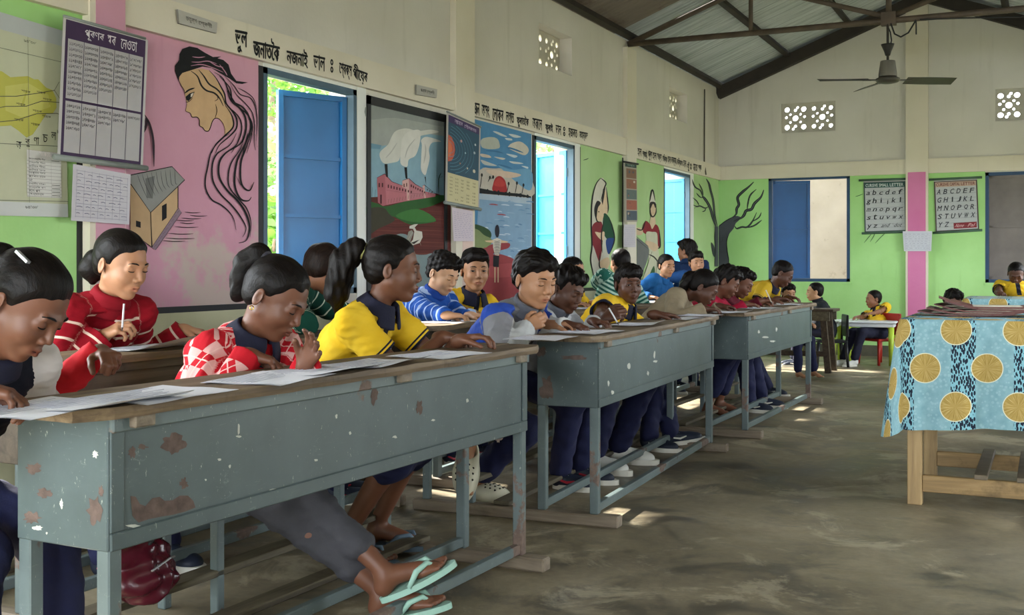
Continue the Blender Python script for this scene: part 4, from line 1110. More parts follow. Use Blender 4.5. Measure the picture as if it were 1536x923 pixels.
def kid(label, head, yaw, pitch, roll=0, by=0, pel=None, seat=.425, hands=None, skin='brown', hair='boy', hm=HAIR, tail=None, tie=None, shirt=None, sleeve='long', collar=None, collar_mat=None,
        bottom=NAVYC, skirt=False, feet=None, shoe=None, eye=0.0, gaze=(0, 0), bs=1.0, hs=1.0, q=1.0, earring=False, seed=1, ease=.010, pel_z=None, legs=True, group=GROUPK, twist=0, hunch=0.0, bare=False, clip=None, roll_up=None, tr_=1.0):
    Hc = np.array(at_z(*head)); Rh = rotm(yaw, pitch, roll)
    Fb = np.array((math.cos(R(by)), math.sin(R(by)), 0)); Lb = np.array((-Fb[1], Fb[0], 0)); UP = np.array((0, 0, 1.0))
    nb = Hc + Rh @ np.array((-.026, 0, -.07)) * hs + (-.026 * Fb - .070 * UP) * hs
    nb = nb - Fb * .05 * hunch + UP * .045 * hunch
    if pel is None: pel = (Hc[0] - .30, Hc[1])
    Pv = np.array((pel[0], pel[1], (pel_z if pel_z is not None else seat + .085)))
    up = nb - Pv; TL = np.linalg.norm(up); up /= TL
    La = np.array(Matrix.Rotation(R(twist), 3, 'Z')) @ Lb; Ft = np.cross(La, up); Ft /= np.linalg.norm(Ft); La = np.cross(up, Ft)
    base = np.array((pel[0], pel[1], 0.0))
    e = empty('person', base, label=label, cat='person', group=group)
    h1, h2, h3 = .0028 * q, .0035 * q, .0058 * q       # head, arms, cloth voxels
    # ---------------- head
    nbl = Rh.T @ (nb - Hc) / hs
    F = head_field(h1, neck=nbl); p, qd, tr = F.mesh()
    lipm = np.exp(-(((p[:, 0] - .086) / .012) ** 4 + (p[:, 1] / .019) ** 4 + ((p[:, 2] + .0625) / .0085) ** 4))
    parts = [(xform(p * hs, np.vstack([np.c_[Rh, Hc], [0, 0, 0, 1]])), qd, tr)]; lips = [lipm]
    # ---------------- arms
    sh = {}; arm = {}
    for s in (1, -1): sh[s] = nb - up * .040 * bs + La * (s * .128 * bs) + Ft * .006
    hands = hands or {}
    for s in (1, -1):
        hd = hands.get('L' if s > 0 else 'R')
        if hd is None: hd = dict(p=tuple(np.array((Pv[0], Pv[1], 0)) + Fb * .40 * bs + Lb * s * .1 + UP * (TOPZ + .025 if seat > .4 else seat + .2)))
        c = np.array(hd['p'], float)
        fd = np.array(hd.get('f', Fb + .15 * -s * Lb), float); fd /= np.linalg.norm(fd); wr = c - fd * .055 * bs
        pole = hd.get('pole', -UP * .9 + La * s * .7 - Ft * .3)
        el, wr = ik(sh[s], wr, BL['ua'] * bs, BL['fa'] * bs, pole); arm[s] = (sh[s], el, wr)
        if hd.get('hide'): continue
        pts = np.array([sh[s], el, wr, wr + fd * .16 * bs]); FA = Fld(pts.min(0) - .06, pts.max(0) + .06, h2)
        FA.rc(sh[s], el, .036 * bs, .028 * bs, 0); FA.rc(el, el + (wr - el) * .35, .029 * bs, .0285 * bs, .02); FA.rc(el + (wr - el) * .35, wr, .0285 * bs, .0195 * bs, .02)
        hand_prims(FA, wr, fd, hd.get('n', (0, 0, -1)), s, hd.get('curl', 32), hd.get('spread', 6), hd.get('thumb', 30), .86 * bs)
        parts.append(FA.mesh()); lips.append(np.zeros(len(parts[-1][0])))
    # ---------------- legs
    hip = {s: Pv + Lb * s * .072 * bs - UP * .01 for s in (1, -1)}; knee = {}; ank = {}; fang = {}
    for s in (1, -1):
        ft = (feet or {}).get('L' if s > 0 else 'R')
        if ft: A = np.array(ft['p'], float); fang[s] = ft
        else: A = hip[s] * np.array((1, 1, 0)) + Fb * .40 * bs + Lb * s * .03; fang[s] = dict(p=A, d=by)
        an = np.array(A) + UP * .075 if not bare else None
        Rm = np.array(Matrix.Rotation(R(fang[s].get('d', by)), 3, 'Z') @ Matrix.Rotation(R(-fang[s].get('pitch', 0)), 3, 'Y')); an = np.array(A, float) + Rm @ np.array((-.01, 0, .085))
        l1, l2 = .345 * bs, .335 * bs; D = np.linalg.norm(an - hip[s])
        if D > (l1 + l2) * .99: l1 *= D / (l1 + l2) / .985; l2 *= D / (l1 + l2) / .985
        kn, an = ik(hip[s], an, l1, l2, fang[s].get('pole', UP * 1.0 + Fb * .9)); knee[s] = kn; ank[s] = an
    if legs:
        for s in (1, -1):
            pts = np.array([knee[s], ank[s], fang[s]['p']]); FL = Fld(pts.min(0) - .2, pts.max(0) + .2, h2 if bare else h2 * 2)
            FL.rc(knee[s], knee[s] + (ank[s] - knee[s]) * .3, .035 * bs, .038 * bs, 0); FL.rc(knee[s] + (ank[s] - knee[s]) * .3, ank[s], .038 * bs, .025 * bs, .01)
            if bare or shoe in (None, 'bare'): foot_prims(FL, fang[s]['p'], fang[s].get('d', by), fang[s].get('pitch', 0), bs)
            parts.append(FL.mesh()); lips.append(np.zeros(len(parts[-1][0])))
        FT = Fld(np.minimum.reduce([Pv, nb, knee[1], knee[-1]]) - .2, np.maximum.reduce([Pv, nb, knee[1], knee[-1]]) + .2, .014)
        FT.rc(Pv, nb - up * .1, .075, .065, 0)
        for s in (1, -1): FT.rc(hip[s], knee[s], .05, .035, .03); FT.rc(nb - up * .06, sh[s], .03, .03, .02)
        FT.rc(nb - up * .1, nb, .04, .035, .02)
        parts.append(FT.mesh()); lips.append(np.zeros(len(parts[-1][0])))
    P, Q, T = join(parts); me = raw_mesh('body', P - base, Q, T); fattr(me, 'lip', np.concatenate(lips)); me.materials.append(SKINS[skin]); link('body', me, e)
    # ---------------- face details
    MH = Matrix.Translation(Vector(Hc - base)) @ Matrix([list(r) + [0] for r in Rh] + [[0, 0, 0, 1]]) @ Matrix.Scale(hs, 4)
    for s in (-1, 1):
        o = eyes_mesh(eye, gaze, s).build('eye', EYEM, e, colour=True); o.data.transform(MH)
        o = brow_mesh(s).build('eyebrow', EYEM, e, colour=True, smooth=True); o.data.transform(MH)
    o = mouth_mesh().build('mouth', EYEM, e, colour=True, smooth=True); o.data.transform(MH)
    if earring:
        for s in (-1, 1):
            m = MB(); m.tube([(-.014 + .006 * math.cos(t * .7), s * .083, -.043 + .006 * math.sin(t * .7)) for t in range(10)], .0016, 5)
            o = m.build('earring', M('gold', 'd9b24a', .25, .05, metal=1.0), e); o.data.transform(MH)
    # ---------------- hair
    if hair:
        FH = hair_field(.0036 * q, hair, seed); p, qd, tr = FH.mesh(); hp = [(p, qd, tr)]
        if tail:
            tp = np.array([t[:3] for t in tail], float); rr = [t[3] for t in tail]
            FT = Fld(tp.min(0) - .07, tp.max(0) + .07, .0042 * q); FT.chain(tp, rr, .02); FT.rough(.004, 70, seed + 5, (1, 1, .4)); hp.append(FT.mesh())
        p, qd, tr = join(hp); me = raw_mesh('hair', xform(p * hs, np.vstack([np.c_[Rh, Hc - base], [0, 0, 0, 1]])), qd, tr); fattr(me, 'hl', p); me.materials.append(hm); ho = link('hair', me, e)
        if tie:
            m = MB(); c0, r0, col = tie; n = 14
            c0 = Vector(c0[:3]); ax = (Vector(tail[1][:3]) - Vector(tail[0][:3])).normalized(); u = ax.orthogonal().normalized(); w = ax.cross(u)
            m.tube([c0 + (u * math.cos(2 * math.pi * i / n) + w * math.sin(2 * math.pi * i / n)) * r0 for i in range(n + 1)], .007, 7)
            o = m.build('hair_tie', M('hair_tie_' + col, col, .7), ho, smooth=True); o.data.transform(MH)
        if clip:
            m = MB(); m.bar(clip[0], clip[1], .012, .006); o = m.build('hair_clip', M('silver_clip', 'c9ccd0', .3, .05, metal=.6), ho); o.data.transform(MH)
    # ---------------- shirt
    pts = [Pv, nb + up * .06] + [a for s in (1, -1) for a in arm[s]]
    pts = np.array(pts); FS = Fld(pts.min(0) - .17, pts.max(0) + .13, h3); fr = np.c_[Ft, La, up]; E = ease
    FS.el(Pv + up * .02, np.array((.092, .122, .10)) * bs + E, 0, fr); FS.el(Pv + up * TL * .40, np.array((.080, .108, .17)) * bs + E, .05, fr)
    FS.el(Pv + up * TL * .72, np.array((.080, .116, .13)) * bs + E, .05, fr)
    for s in (1, -1): FS.rc(nb - up * .040, sh[s] - up * .004, .040 * bs + E, .040 * bs + E, .03)
    sl = {}
    for s in (1, -1):
        a, b, c = arm[s]
        if sleeve == 'long':
            FS.rc(a, b, .042 * bs + E, .034 * bs + E, .025); FS.rc(b, c, .034 * bs + E, .025 * bs + E * .8, .012); cu = c - (c - b) * .06; FS.rc(cu, c, .027 * bs + E * .9, .027 * bs + E * .9, .004); sl[s] = 9
        else:
            k = .60 if sleeve == 'short' else sleeve; t = a + (b - a) * k; FS.rc(a, t, .044 * bs + E, .043 * bs + E, .025); sl[s] = k * BL['ua'] * bs
    FS.rough(.0035, 42, seed + 9, (1, 1, .6)); FS.rough(.002, 95, seed + 3)
    X = np.ix_(*FS.ax)
    for s in (1, -1):
        a, b, c = arm[s]
        if sleeve == 'long': pe, dr = c, (c - b) / np.linalg.norm(c - b)
        else: pe = a + (b - a) * (.60 if sleeve == 'short' else sleeve); dr = (b - a) / np.linalg.norm(b - a)
        cut = (X[0] - pe[0]) * f4(dr[0]) + (X[1] - pe[1]) * f4(dr[1]) + (X[2] - pe[2]) * f4(dr[2])
        if sleeve != 'long': FS.rc(pe - dr * .035, pe + dr * .06, .037 * bs + E * .5, .040 * bs + E * .5, .002, sub=True)
        near = np.sqrt((X[0] - pe[0]) ** 2 + (X[1] - pe[1]) ** 2 + (X[2] - pe[2]) ** 2) < .085
        FS.d = np.where(near, np.maximum(FS.d, cut), FS.d)
    nd = (Hc + Rh @ np.array((-.022, 0, -.055)) * hs) - nb; nd /= np.linalg.norm(nd)
    FS.rc(nb + nd * .022 + Ft * .006, nb + nd * .12, .044 * hs, .056 * hs, .008, sub=True)
    p, qd, tr = FS.mesh(); me = raw_mesh('shirt', p - base, qd, tr)
    D = p - Pv; th = D @ up; lat = D @ La; fw = D @ Ft
    dt = np.minimum(elf(Pv + up * TL * .40, np.array((.080, .108, .19)) * bs + E, fr)(p[:, 0], p[:, 1], p[:, 2]), elf(Pv + up * TL * .72, np.array((.080, .112, .13)) * bs + E, fr)(p[:, 0], p[:, 1], p[:, 2]))
    w = np.zeros(len(p)); sv = th.copy(); cv = np.arctan2(lat, np.abs(fw) + .02) * .11; ta = np.zeros(len(p)); edge = np.full(len(p), 1.0)
    for s in (1, -1):
        a, b, c = arm[s]; da = np.full(len(p), 9.0); tt = np.zeros(len(p)); cc = np.zeros(len(p)); acc = 0.0
        for u0, u1 in ((a, b), (b, c)):
            ab = u1 - u0; Ls = np.linalg.norm(ab); t = np.clip((p - u0) @ ab / Ls ** 2, 0, 1); dd = np.linalg.norm(p - u0 - t[:, None] * ab, axis=1)
            m_ = dd < da; ax = ab / Ls; uu = np.cross(ax, UP + .01 * Fb); uu /= np.linalg.norm(uu); vv = np.cross(ax, uu); rel = p - u0 - t[:, None] * ab
            da = np.where(m_, dd, da); tt = np.where(m_, acc + t * Ls, tt); cc = np.where(m_, np.arctan2(rel @ vv, rel @ uu) * .045, cc); acc += Ls
        isa = (da - .052 * bs < dt - .004) & (s * lat > .06)
        w = np.where(isa, 1.0, w); sv = np.where(isa, tt, sv); cv = np.where(isa, cc, cv); ta = np.where(isa, tt / bs, ta); edge = np.where(isa, sl[s] - tt, edge)
    for nm, v in (('w', w), ('s', sv), ('c', cv), ('ta', ta), ('th', th / TL * .5), ('lat', lat), ('fwd', fw), ('edge', edge)): fattr(me, nm, v)
    me.materials.append(shirt); so = link('shirt', me, e)
    # ---------------- collar
    if collar:
        CF = Fld(nb - .15, nb + .15, .0042 * q); Z = nd * .5 + up * .5; Z /= np.linalg.norm(Z); Fc = Ft - Z * (Ft @ Z); Fc /= np.linalg.norm(Fc); Lc = np.cross(Z, Fc)
        X = np.ix_(*CF.ax); px, py, pz = X[0] - nb[0], X[1] - nb[1], X[2] - nb[2]
        dot = lambda v: px * f4(v[0]) + py * f4(v[1]) + pz * f4(v[2])
        hh = dot(Z); ff = dot(Fc); ll = dot(Lc); rr = np.sqrt((ff - f4(.006)) ** 2 + (ll * f4(.92)) ** 2); an = np.abs(np.arctan2(ll, ff))
        def seg(r0, h0, r1, h1, th_):
            dr, dh = r1 - r0, h1 - h0; t = np.clip(((rr - r0) * dr + (hh - h0) * dh) / (dr * dr + dh * dh), 0, 1)
            return np.sqrt((rr - r0 - t * dr) ** 2 + (hh - h0 - t * dh) ** 2) - th_
        if collar == 'polo':
            tip = np.exp(-((an - .5) / .5) ** 2) * .022
            d = np.minimum(seg(.051 * hs, .016, .058 * hs, .034, .0045), seg(.058 * hs, .034, .080 * hs, -.002, .0045) - 0 * an)
            d2 = seg(.058 * hs, .034, .096 * hs, -.028, .0045); d = np.where(an < 1.0, np.minimum(d, d2), d)
            d = np.maximum(d, (f4(.20) - an) * f4(.06) + 0 * hh)
        elif collar == 'crew': d = seg(.062 * hs, -.022, .051 * hs, .012, .009)
        elif collar == 'turtle': d = np.minimum(seg(.060 * hs, -.03, .050 * hs, .035, .010), seg(.054 * hs, .035, .062 * hs, .008, .008))
        else: d = np.maximum(seg(.056 * hs, -.01, .060 * hs, .045, .007), (f4(.15) - an) * f4(.06))
        CF.d = np.ascontiguousarray(np.broadcast_to(d, CF.d.shape).astype(f4)); p, qd, tr = CF.mesh()
        if len(p):
            me = raw_mesh('collar', p - base, qd, tr); 
            for nm in ('w', 's', 'c', 'ta', 'th', 'lat', 'fwd'): fattr(me, nm, np.full(len(p), .013 if nm in ('s', 'c') else 0.0))
            fattr(me, 'edge', np.ones(len(p))); me.materials.append(collar_mat or NAVYD); link('collar', me, so)
    # ---------------- trousers or skirt
    if legs:
        allp = np.array([Pv] + [v for dct in (hip, knee, ank) for v in dct.values()]); FP = Fld(allp.min(0) - .15, allp.max(0) + .15, .0085 * q)
        FP.el(Pv - UP * .01, np.array((.105, .132, .088)) * bs, 0, np.c_[Fb, Lb, UP])
        for s in (1, -1):
            FP.rc(hip[s], knee[s], .074 * bs * tr_, .060 * bs * tr_, .035)
            if not skirt:
                ru = roll_up or 1.0; en = knee[s] + (ank[s] - knee[s]) * ru; FP.rc(knee[s], en, .060 * bs * tr_, .050 * bs * tr_, .025)
            else: FP.rc(knee[s], knee[s] + (ank[s] - knee[s]) * .12 + Fb * .0, .066 * bs, .070 * bs, .03)
        if skirt: FP.rc((hip[1] + hip[-1]) / 2, (knee[1] + knee[-1]) / 2, .075 * bs, .068 * bs, .06)
        FP.rough(.004, 40, seed + 21); FP.rough(.002, 90, seed + 22)
        p, qd, tr = FP.mesh(); me = raw_mesh('skirt' if skirt else 'trousers', p - base, qd, tr); me.materials.append(bottom); link('skirt' if skirt else 'trousers', me, e)
        for s in (1, -1):
            kd = shoe
            if kd and kd != 'bare':
                ft = fang[s]; footwear(e, ft.get('shoe', kd), ft['p'], ft.get('d', by), ft.get('pitch', 0), ft.get('roll', 0), base, .0045 * q, bs * 1.02)
    return e, arm
def tb(px, py, z=None): return tuple(on_h(px, py, TOPZ + .022 if z is None else z))
def ha(px, X=-1.70, dz=.025):                 # a hand above the desk top: picture column px, plane X
    d = ray(px, 400); t = X / d.x; return (X, d.y * t, TOPZ + dz)
# ================================================================== the children
YP = M_polo()
RED_ST = M_stripe('red_striped_knit', '8f1220', 'd9bfae', .056, .15, .3)
GRN_ST = M_stripe('green_striped_knit', '123f33', 'b9c4ae', .058, .13)
BLU_ST = M_stripe('blue_striped_knit', '2350a0', '9db4d8', .060, .22, 0.1)
MNT_ST = M_stripe('mint_striped_cotton', '2f6f62', 'bfe0d0', .03, .5)
ROWA, ROWB = -2.26, -3.18
OFF = (.0, .0, .9)
# ---- front row
kid('girl in a dark vest with a red cuff bent over her writing', (38, 458, 2.32), 14, 38, -4, by=2, pel=(ROWA - .02, 1.66), hands=dict(R=dict(p=tb(12, 590, .765), f=(.7, .6, -.2), curl=50, thumb=40), L=dict(p=tb(164, 533, .79), f=(.85, -.35, -.05), n=(.05, -.1, -1), curl=72, thumb=40, pole=(-.6, .5, -.5))),
    skin='dark', hair='girl', tail=[(-.095, 0, .05, .022), (-.125, 0, .04, .034), (-.14, 0, -.01, .03), (-.14, 0, -.05, .01)], clip=((-.02, -.065, .10), (-.06, -.06, .10)), shirt=M_vest('dark_vest', '10131f', 'd2ccc9', 'c3202a'), collar='crew', collar_mat=NAVYD, seed=2, hs=0.93, bottom=NAVYC, shoe='sneaker', ease=.012,
    feet=dict(R=dict(p=(-1.95, 1.55, 0), d=0), L=dict(p=(-1.92, 1.78, 0), d=5)))
kid('girl with a ponytail writing in a red and pink diamond cardigan at the nearest desk', (415, 448, 3.05), 8, 32, -4, by=-4, pel=(ROWA + .02, 2.50), hands=dict(R=dict(p=tb(405, 540), f=(.75, .5, -.2), curl=48, thumb=40), L=dict(p=tb(468, 527, .785), f=(.6, -.25, .7), n=(.3, -.85, .3), curl=20, spread=16)),
    skin='dark', hair='girl', tail=[(-.085, 0, .075, .02), (-.122, .0, .072, .030), (-.140, .0, .035, .034), (-.130, 0, -.012, .032), (-.112, 0, -.05, .024), (-.112, 0, -.072, .008)], tie=((-.094, 0, .075), .022, '33323a'), shirt=M_argyle(), collar='polo', collar_mat=NAVYD, earring=True, seed=3, hs=0.93, ease=.016,
    bottom=CHAR, shoe='flipflop', bare=True, roll_up=.72, tr_=.84, feet=dict(R=dict(p=on_h(585, 930, .02), d=22, pitch=12), L=dict(p=on_h(598, 893, .10), d=35, pitch=25)))
kid('girl with a long ponytail in a yellow polo shirt turned towards the far desks', (590, 404, 3.66), 30, 6, 0, by=8, pel=(ROWA, 3.10), hands=dict(R=dict(p=tb(690, 506, .768), f=(.9, .35, .0), curl=44, thumb=38), L=dict(p=tb(716, 505, .775), f=(.85, .2, .2), curl=36, spread=8)),
    skin='dark', hair='girl', tail=[(-.10, 0, .045, .024), (-.14, .0, .055, .040), (-.175, .0, .01, .046), (-.185, 0, -.05, .046), (-.19, 0, -.11, .038), (-.185, 0, -.165, .012)], tie=((-.112, 0, .05), .027, 'a9a86a'), shirt=YP, sleeve='short', collar='polo', seed=5, hs=0.92, bs=1.05,
    skirt=True, shoe='flipflop_blue', bare=True, feet=dict(R=dict(p=on_h(520, 845, .02), d=10), L=dict(p=on_h(570, 822, .02), d=16)))
kid('boy in a grey, white and blue jacket at the middle desk', (803, 419, 4.48), -26, 16, 2, by=-12, pel=(ROWA + .02, 4.16), hands=dict(R=dict(p=ha(806, -1.82, .05), f=(.7, .45, .5), n=(-.45, .7, -.3), curl=60, thumb=30, pole=(-.35, -1, -.35)), L=dict(p=ha(848, -1.80, .03), f=(.7, .1, .1), curl=50)),
    skin='tan', hair='boy', shirt=M_jacket('grey_blue_jacket', '7c7c80', '2c4fb0', 'b9bbbb', '8a8a90'), collar='stand', collar_mat=M_plain('grey_collar', '5d5f68'), seed=8, hs=0.97, ease=.018, bs=1.08,
    shoe='croc', bare=True, roll_up=.8, feet=dict(R=dict(p=on_h(712, 752, .0), d=-8), L=dict(p=on_h(703, 690, .22), d=-70, pitch=-50)))
kid('boy in a pale grey jacket half hidden behind the boy with the blue chest band', (850, 434, 5.0), -12, 24, 0, by=-8, pel=(ROWA + .02, 4.66), hands=dict(R=dict(p=ha(868, -1.74), curl=40), L=dict(p=ha(905, -1.74), curl=40)),
    skin='deep', hair='boy', shirt=M_jacket('pale_grey_jacket', 'b4b6b8', 'a9abae', 'c2c4c4', '8b8c90'), collar='stand', collar_mat=M_plain('grey_collar', '5d5f68'), seed=9, hs=0.88, shoe='sneaker', q=1.15, ease=.014,
    feet=dict(R=dict(p=(-1.98, 4.66, 0), d=0), L=dict(p=(-1.96, 4.84, 0), d=4)))
kid('boy in a yellow polo at the middle desk looking at the camera', (943, 427, 5.7), -48, 4, 0, by=-22, pel=(ROWA + .02, 5.36), hands=dict(R=dict(p=ha(925, -1.76, .045), f=(.75, .1, .4), n=(-.1, .85, -.4), curl=62, thumb=25), L=dict(p=ha(1000, -1.74), f=(.8, .6, 0), curl=20)),
    skin='deep', hair='mop', shirt=YP, sleeve='short', collar='polo', eye=1.0, gaze=(-8, 0), seed=12, hs=0.84, q=1.15, bs=1.16, shoe='white', feet=dict(R=dict(p=on_h(893, 708, .0), d=-10), L=dict(p=on_h(930, 694, .0), d=4)))
kid('girl in a beige jumper with her head down at the farthest front desk', (1056, 432, 6.6), 12, 34, 0, hunch=1.0, by=-4, pel=(ROWA + .04, 6.30), hands=dict(R=dict(p=ha(1070, -1.73), f=(.8, .5, 0)), L=dict(p=ha(1092, -1.76), f=(.8, .4, 0))), skin='deep', hair='girl', tail=[(-.09, 0, .04, .03), (-.12, 0, .0, .04), (-.12, 0, -.06, .036), (-.115, 0, -.12, .02)],
    shirt=M_plain('beige_knit', '8a7d66'), collar='crew', collar_mat=M_plain('beige_knit', '8a7d66'), seed=16, hs=0.88, q=1.35, ease=.016, shoe='sneaker', feet=dict(R=dict(p=on_h(976, 676, .0), d=0), L=dict(p=on_h(1012, 668, .02), d=20, pitch=10)))
kid('child in a crimson sweater writing beside the beige jumper', (1090, 423, 7.4), 12, 28, 0, by=0, pel=(ROWA + .02, 7.26), hands=dict(R=dict(p=ha(1130), f=(.8, .5, 0)), L=dict(p=ha(1148, -1.72))), skin='dark', hair='mop', shirt=M_plain('crimson_knit', '9c1533'), collar='crew', collar_mat=M_plain('crimson_knit', '9c1533'), seed=17, hs=0.9, q=1.35, shoe='bare', bare=True, roll_up=.72,
    feet=dict(R=dict(p=(-2.02, 7.22, .01), d=0), L=dict(p=(-2.0, 7.42, .01), d=0)))
kid('child in a dark maroon sweater writing next to the crimson one', (1112, 424, 7.85), -2, 28, 0, by=0, pel=(ROWA + .02, 7.74), hands=dict(R=dict(p=ha(1152, -1.70, .04), f=(.7, .6, .1), curl=50), L=dict(p=ha(1166, -1.72))), skin='dark', hair='boy', shirt=M_plain('maroon_knit', '55101f'), collar='crew', collar_mat=M_plain('maroon_knit', '55101f'), seed=18, hs=0.88, q=1.4, shoe='sneaker',
    feet=dict(R=dict(p=(-1.86, 7.68, 0), d=0), L=dict(p=(-1.84, 7.94, 0), d=10)))
kid('boy in a mustard yellow polo bending over the end of the farthest front desk', (1174, 411, 8.55), 10, 34, 0, by=-6, pel=(ROWA - .12, 8.62), pel_z=.66, hands=dict(R=dict(p=ha(1178, -1.78), f=(.8, .3, 0)), L=dict(p=ha(1192, -1.78))), skin='deep', hair='crop', shirt=M_polo('mustard_polo', 'b08f1c', 'bd9c2a'), sleeve='short', collar='crew', collar_mat=NAVYD, seed=19, hs=0.84, q=1.4, shoe='sneaker')
# ---- row along the left wall
kid('girl in a red sweater with white stripes holding a pen by the pink mural', (183, 397, 3.74), 0, 17, 0, by=-8, pel=(ROWB + .06, 2.84), hands=dict(R=dict(p=tb(176, 492, .80), f=(.7, .25, .45), n=(.2, .6, -.7), curl=58, thumb=45), L=dict(p=tb(300, 498, .765), f=(.8, .4, -.1), curl=25)),
    skin='tan', hair='girl', tail=[(-.085, .0, -.01, .03), (-.115, .0, -.02, .042), (-.125, 0, -.06, .040), (-.115, 0, -.10, .016)], shirt=RED_ST, collar='turtle', collar_mat=M_plain('dark_red_knit', '7d0f1c'), seed=22, hs=0.95, bs=1.1, ease=.016, shoe='sneaker')
kid('child hunched with a hidden face in a dark green sweater with white stripes', (486, 404, 4.70), 75, 20, 8, by=40, hunch=.8, pel=(ROWB + .10, 3.78), hands=dict(R=dict(p=tb(500, 505), hide=True), L=dict(p=tb(560, 480), hide=True)), skin='brown', hair='girl', hm=HAIRB, shirt=GRN_ST, collar='polo', collar_mat=M_plain('green_collar', '17493b'), seed=24, hs=0.88, ease=.02, q=1.1, shoe='sneaker')
kid('boy in a blue sweater with pale stripes looking down in front of the factory mural', (665, 410, 5.85), -12, 26, 0, by=-10, pel=(ROWB + .06, 5.16), hands=dict(R=dict(p=tb(704, 479, .752), f=(.7, .6, 0), curl=35), L=dict(p=tb(722, 474, .752), f=(.8, .1, 0))), skin='fair', hair='mop', shirt=BLU_ST, collar='turtle', collar_mat=M_plain('royal_blue_knit', '1c3f8c'), seed=26, hs=0.92, q=1.1, bs=1.08, ease=.014, shoe='sneaker')
kid('boy in a yellow polo gazing at the camera under the man-in-the-sea mural', (713, 406, 6.30), -50, 4, 0, by=-30, pel=(ROWB + .06, 5.66), skin='tan', hair='boy', shirt=YP, sleeve='short', collar='polo', eye=1.0, gaze=(-6, 0), seed=27, hs=1.0, q=1.15, bs=1.04, shoe='sneaker')
kid('boy in a yellow polo with his face lit by the second window', (860, 408, 7.4), -14, 14, 0, by=-10, pel=(ROWB + .08, 6.92), skin='tan', hair='crop', shirt=YP, sleeve='short', collar='polo', seed=30, hs=0.84, q=1.3, shoe='sneaker')
kid('boy in a mint striped shirt seen from behind below the mother and child mural', (930, 394, 8.2), 140, 6, 0, by=115, pel=(-3.0, 7.66), hands=dict(R=dict(p=(-2.75, 7.9, .78), hide=True), L=dict(p=(-3.2, 8.0, .78), hide=True)), skin='brown', hair='crop', shirt=MNT_ST, sleeve='short', collar='crew', collar_mat=M_plain('mint_rib', '9ccfc0'), seed=31, hs=0.86, q=1.3, shoe='sneaker')
kid('child in a bright blue jumper facing the camera below the turbaned woman mural', (1000, 399, 9.0), -38, 8, 0, by=-20, pel=(ROWB + .10, 8.60), skin='tan', hair='girl', shirt=M_plain('blue_knit', '1f5a94'), collar='crew', collar_mat=M_plain('blue_knit', '1f5a94'), eye=.8, seed=33, hs=0.78, q=1.5, bs=.9, shoe='sneaker')
kid('child in a deep blue top peering out beside the third left window', (1045, 394, 9.35), -56, 4, 6, by=-30, pel=(-3.02, 9.14), pel_z=.5, skin='tan', hair='boy', shirt=M_plain('deep_blue_knit', '1d4272'), collar='crew', collar_mat=M_plain('deep_blue_knit', '1d4272'), eye=.8, seed=34, hs=0.78, q=1.5, bs=.9, shoe='sneaker')
kid('child with bushy black hair turned away in front of the third left window', (1030, 377, 9.75), 165, 0, 0, by=92, pel=(-2.80, 9.50), hunch=.6, hands=dict(R=dict(p=(-2.7, 9.85, .7), hide=True), L=dict(p=(-2.9, 9.85, .7), hide=True)), skin='brown', hair='mop', shirt=M_plain('dark_blue_knit', '16294a'), collar='crew', collar_mat=M_plain('dark_blue_knit', '16294a'), tail=[(-.06, 0, .0, .06), (-.07, 0, -.05, .055), (-.07, 0, -.09, .03)], seed=35, hs=0.86, q=1.5, shoe='sneaker')
# ---- small children near the far wall
kid('small child in yellow peeking out beyond the end of the farthest front desk', (1183, 441, 10.4), -58, 6, 0, by=-40, pel=(-2.2, 10.4), pel_z=.33, skin='tan', hair='boy', shirt=YP, sleeve='short', collar='crew', eye=.8, seed=41, hs=0.79, q=1.6, bs=.75, seat=.26)
kid('child in a black hooded jacket looking left at the plastic table', (1222, 438, 11.3), -168, 2, 0, by=-160, pel=(-2.02, 11.55), hands=dict(R=dict(p=(-2.28, 11.62, .46)), L=dict(p=(-2.28, 11.42, .46))), skin='fair', hair='crop', shirt=M_plain('black_jacket', '23262b'), collar='stand', collar_mat=M_plain('black_jacket', '23262b'), eye=.8, seed=42, hs=0.82, q=1.6, bs=.82, seat=.265, ease=.02, bottom=NAVYD, shoe='sneaker')
kid('boy in a bright yellow polo sitting at the white plastic table by the green wall', (1310, 449, 11.9), -150, 4, 0, by=-130, pel=(-1.60, 12.02), hands=dict(R=dict(p=(-1.84, 11.84, .475)), L=dict(p=(-1.76, 11.76, .475))), feet=dict(R=dict(p=(-1.90, 11.72, 0), d=-130), L=dict(p=(-1.78, 11.64, 0), d=-130)), skin='brown', hair='crop', shirt=YP, sleeve='short', collar='polo', eye=.8, seed=43, hs=0.82, q=1.6, bs=.82, seat=.265, pel_z=.33, bottom=NAVYD, shoe='white')
plastic_chair(-2.0, 11.56, R(-160), M('dark_plastic', '1d1f24', .4), 'dark plastic chair under the child in the black jacket')
plastic_chair(-1.58, 12.02, R(-130), REDP, 'red plastic chair under the yellow shirted boy at the far wall')
kid('child with a black bob bending behind the pile of folders', (1430, 452, 9.75), -48, 24, 0, by=-60, pel=(-.76, 10.0), skin='dark', hair='mop', shirt=M_plain('white_shirt', 'c9c4b4'), collar='polo', seed=44, hs=0.88, q=1.6, bs=.85, seat=.34)
kid('boy in a yellow polo looking down behind the second printed table at the right edge', (1524, 411, 9.6), -88, 32, 0, by=-90, pel=(-.20, 9.92), pel_z=.56, hands=dict(R=dict(p=(-.36, 9.62, .74)), L=dict(p=(-.10, 9.62, .74))), skin='deep', hair='crop', shirt=YP, sleeve='short', collar='polo', seed=45, hs=0.84, q=1.6)
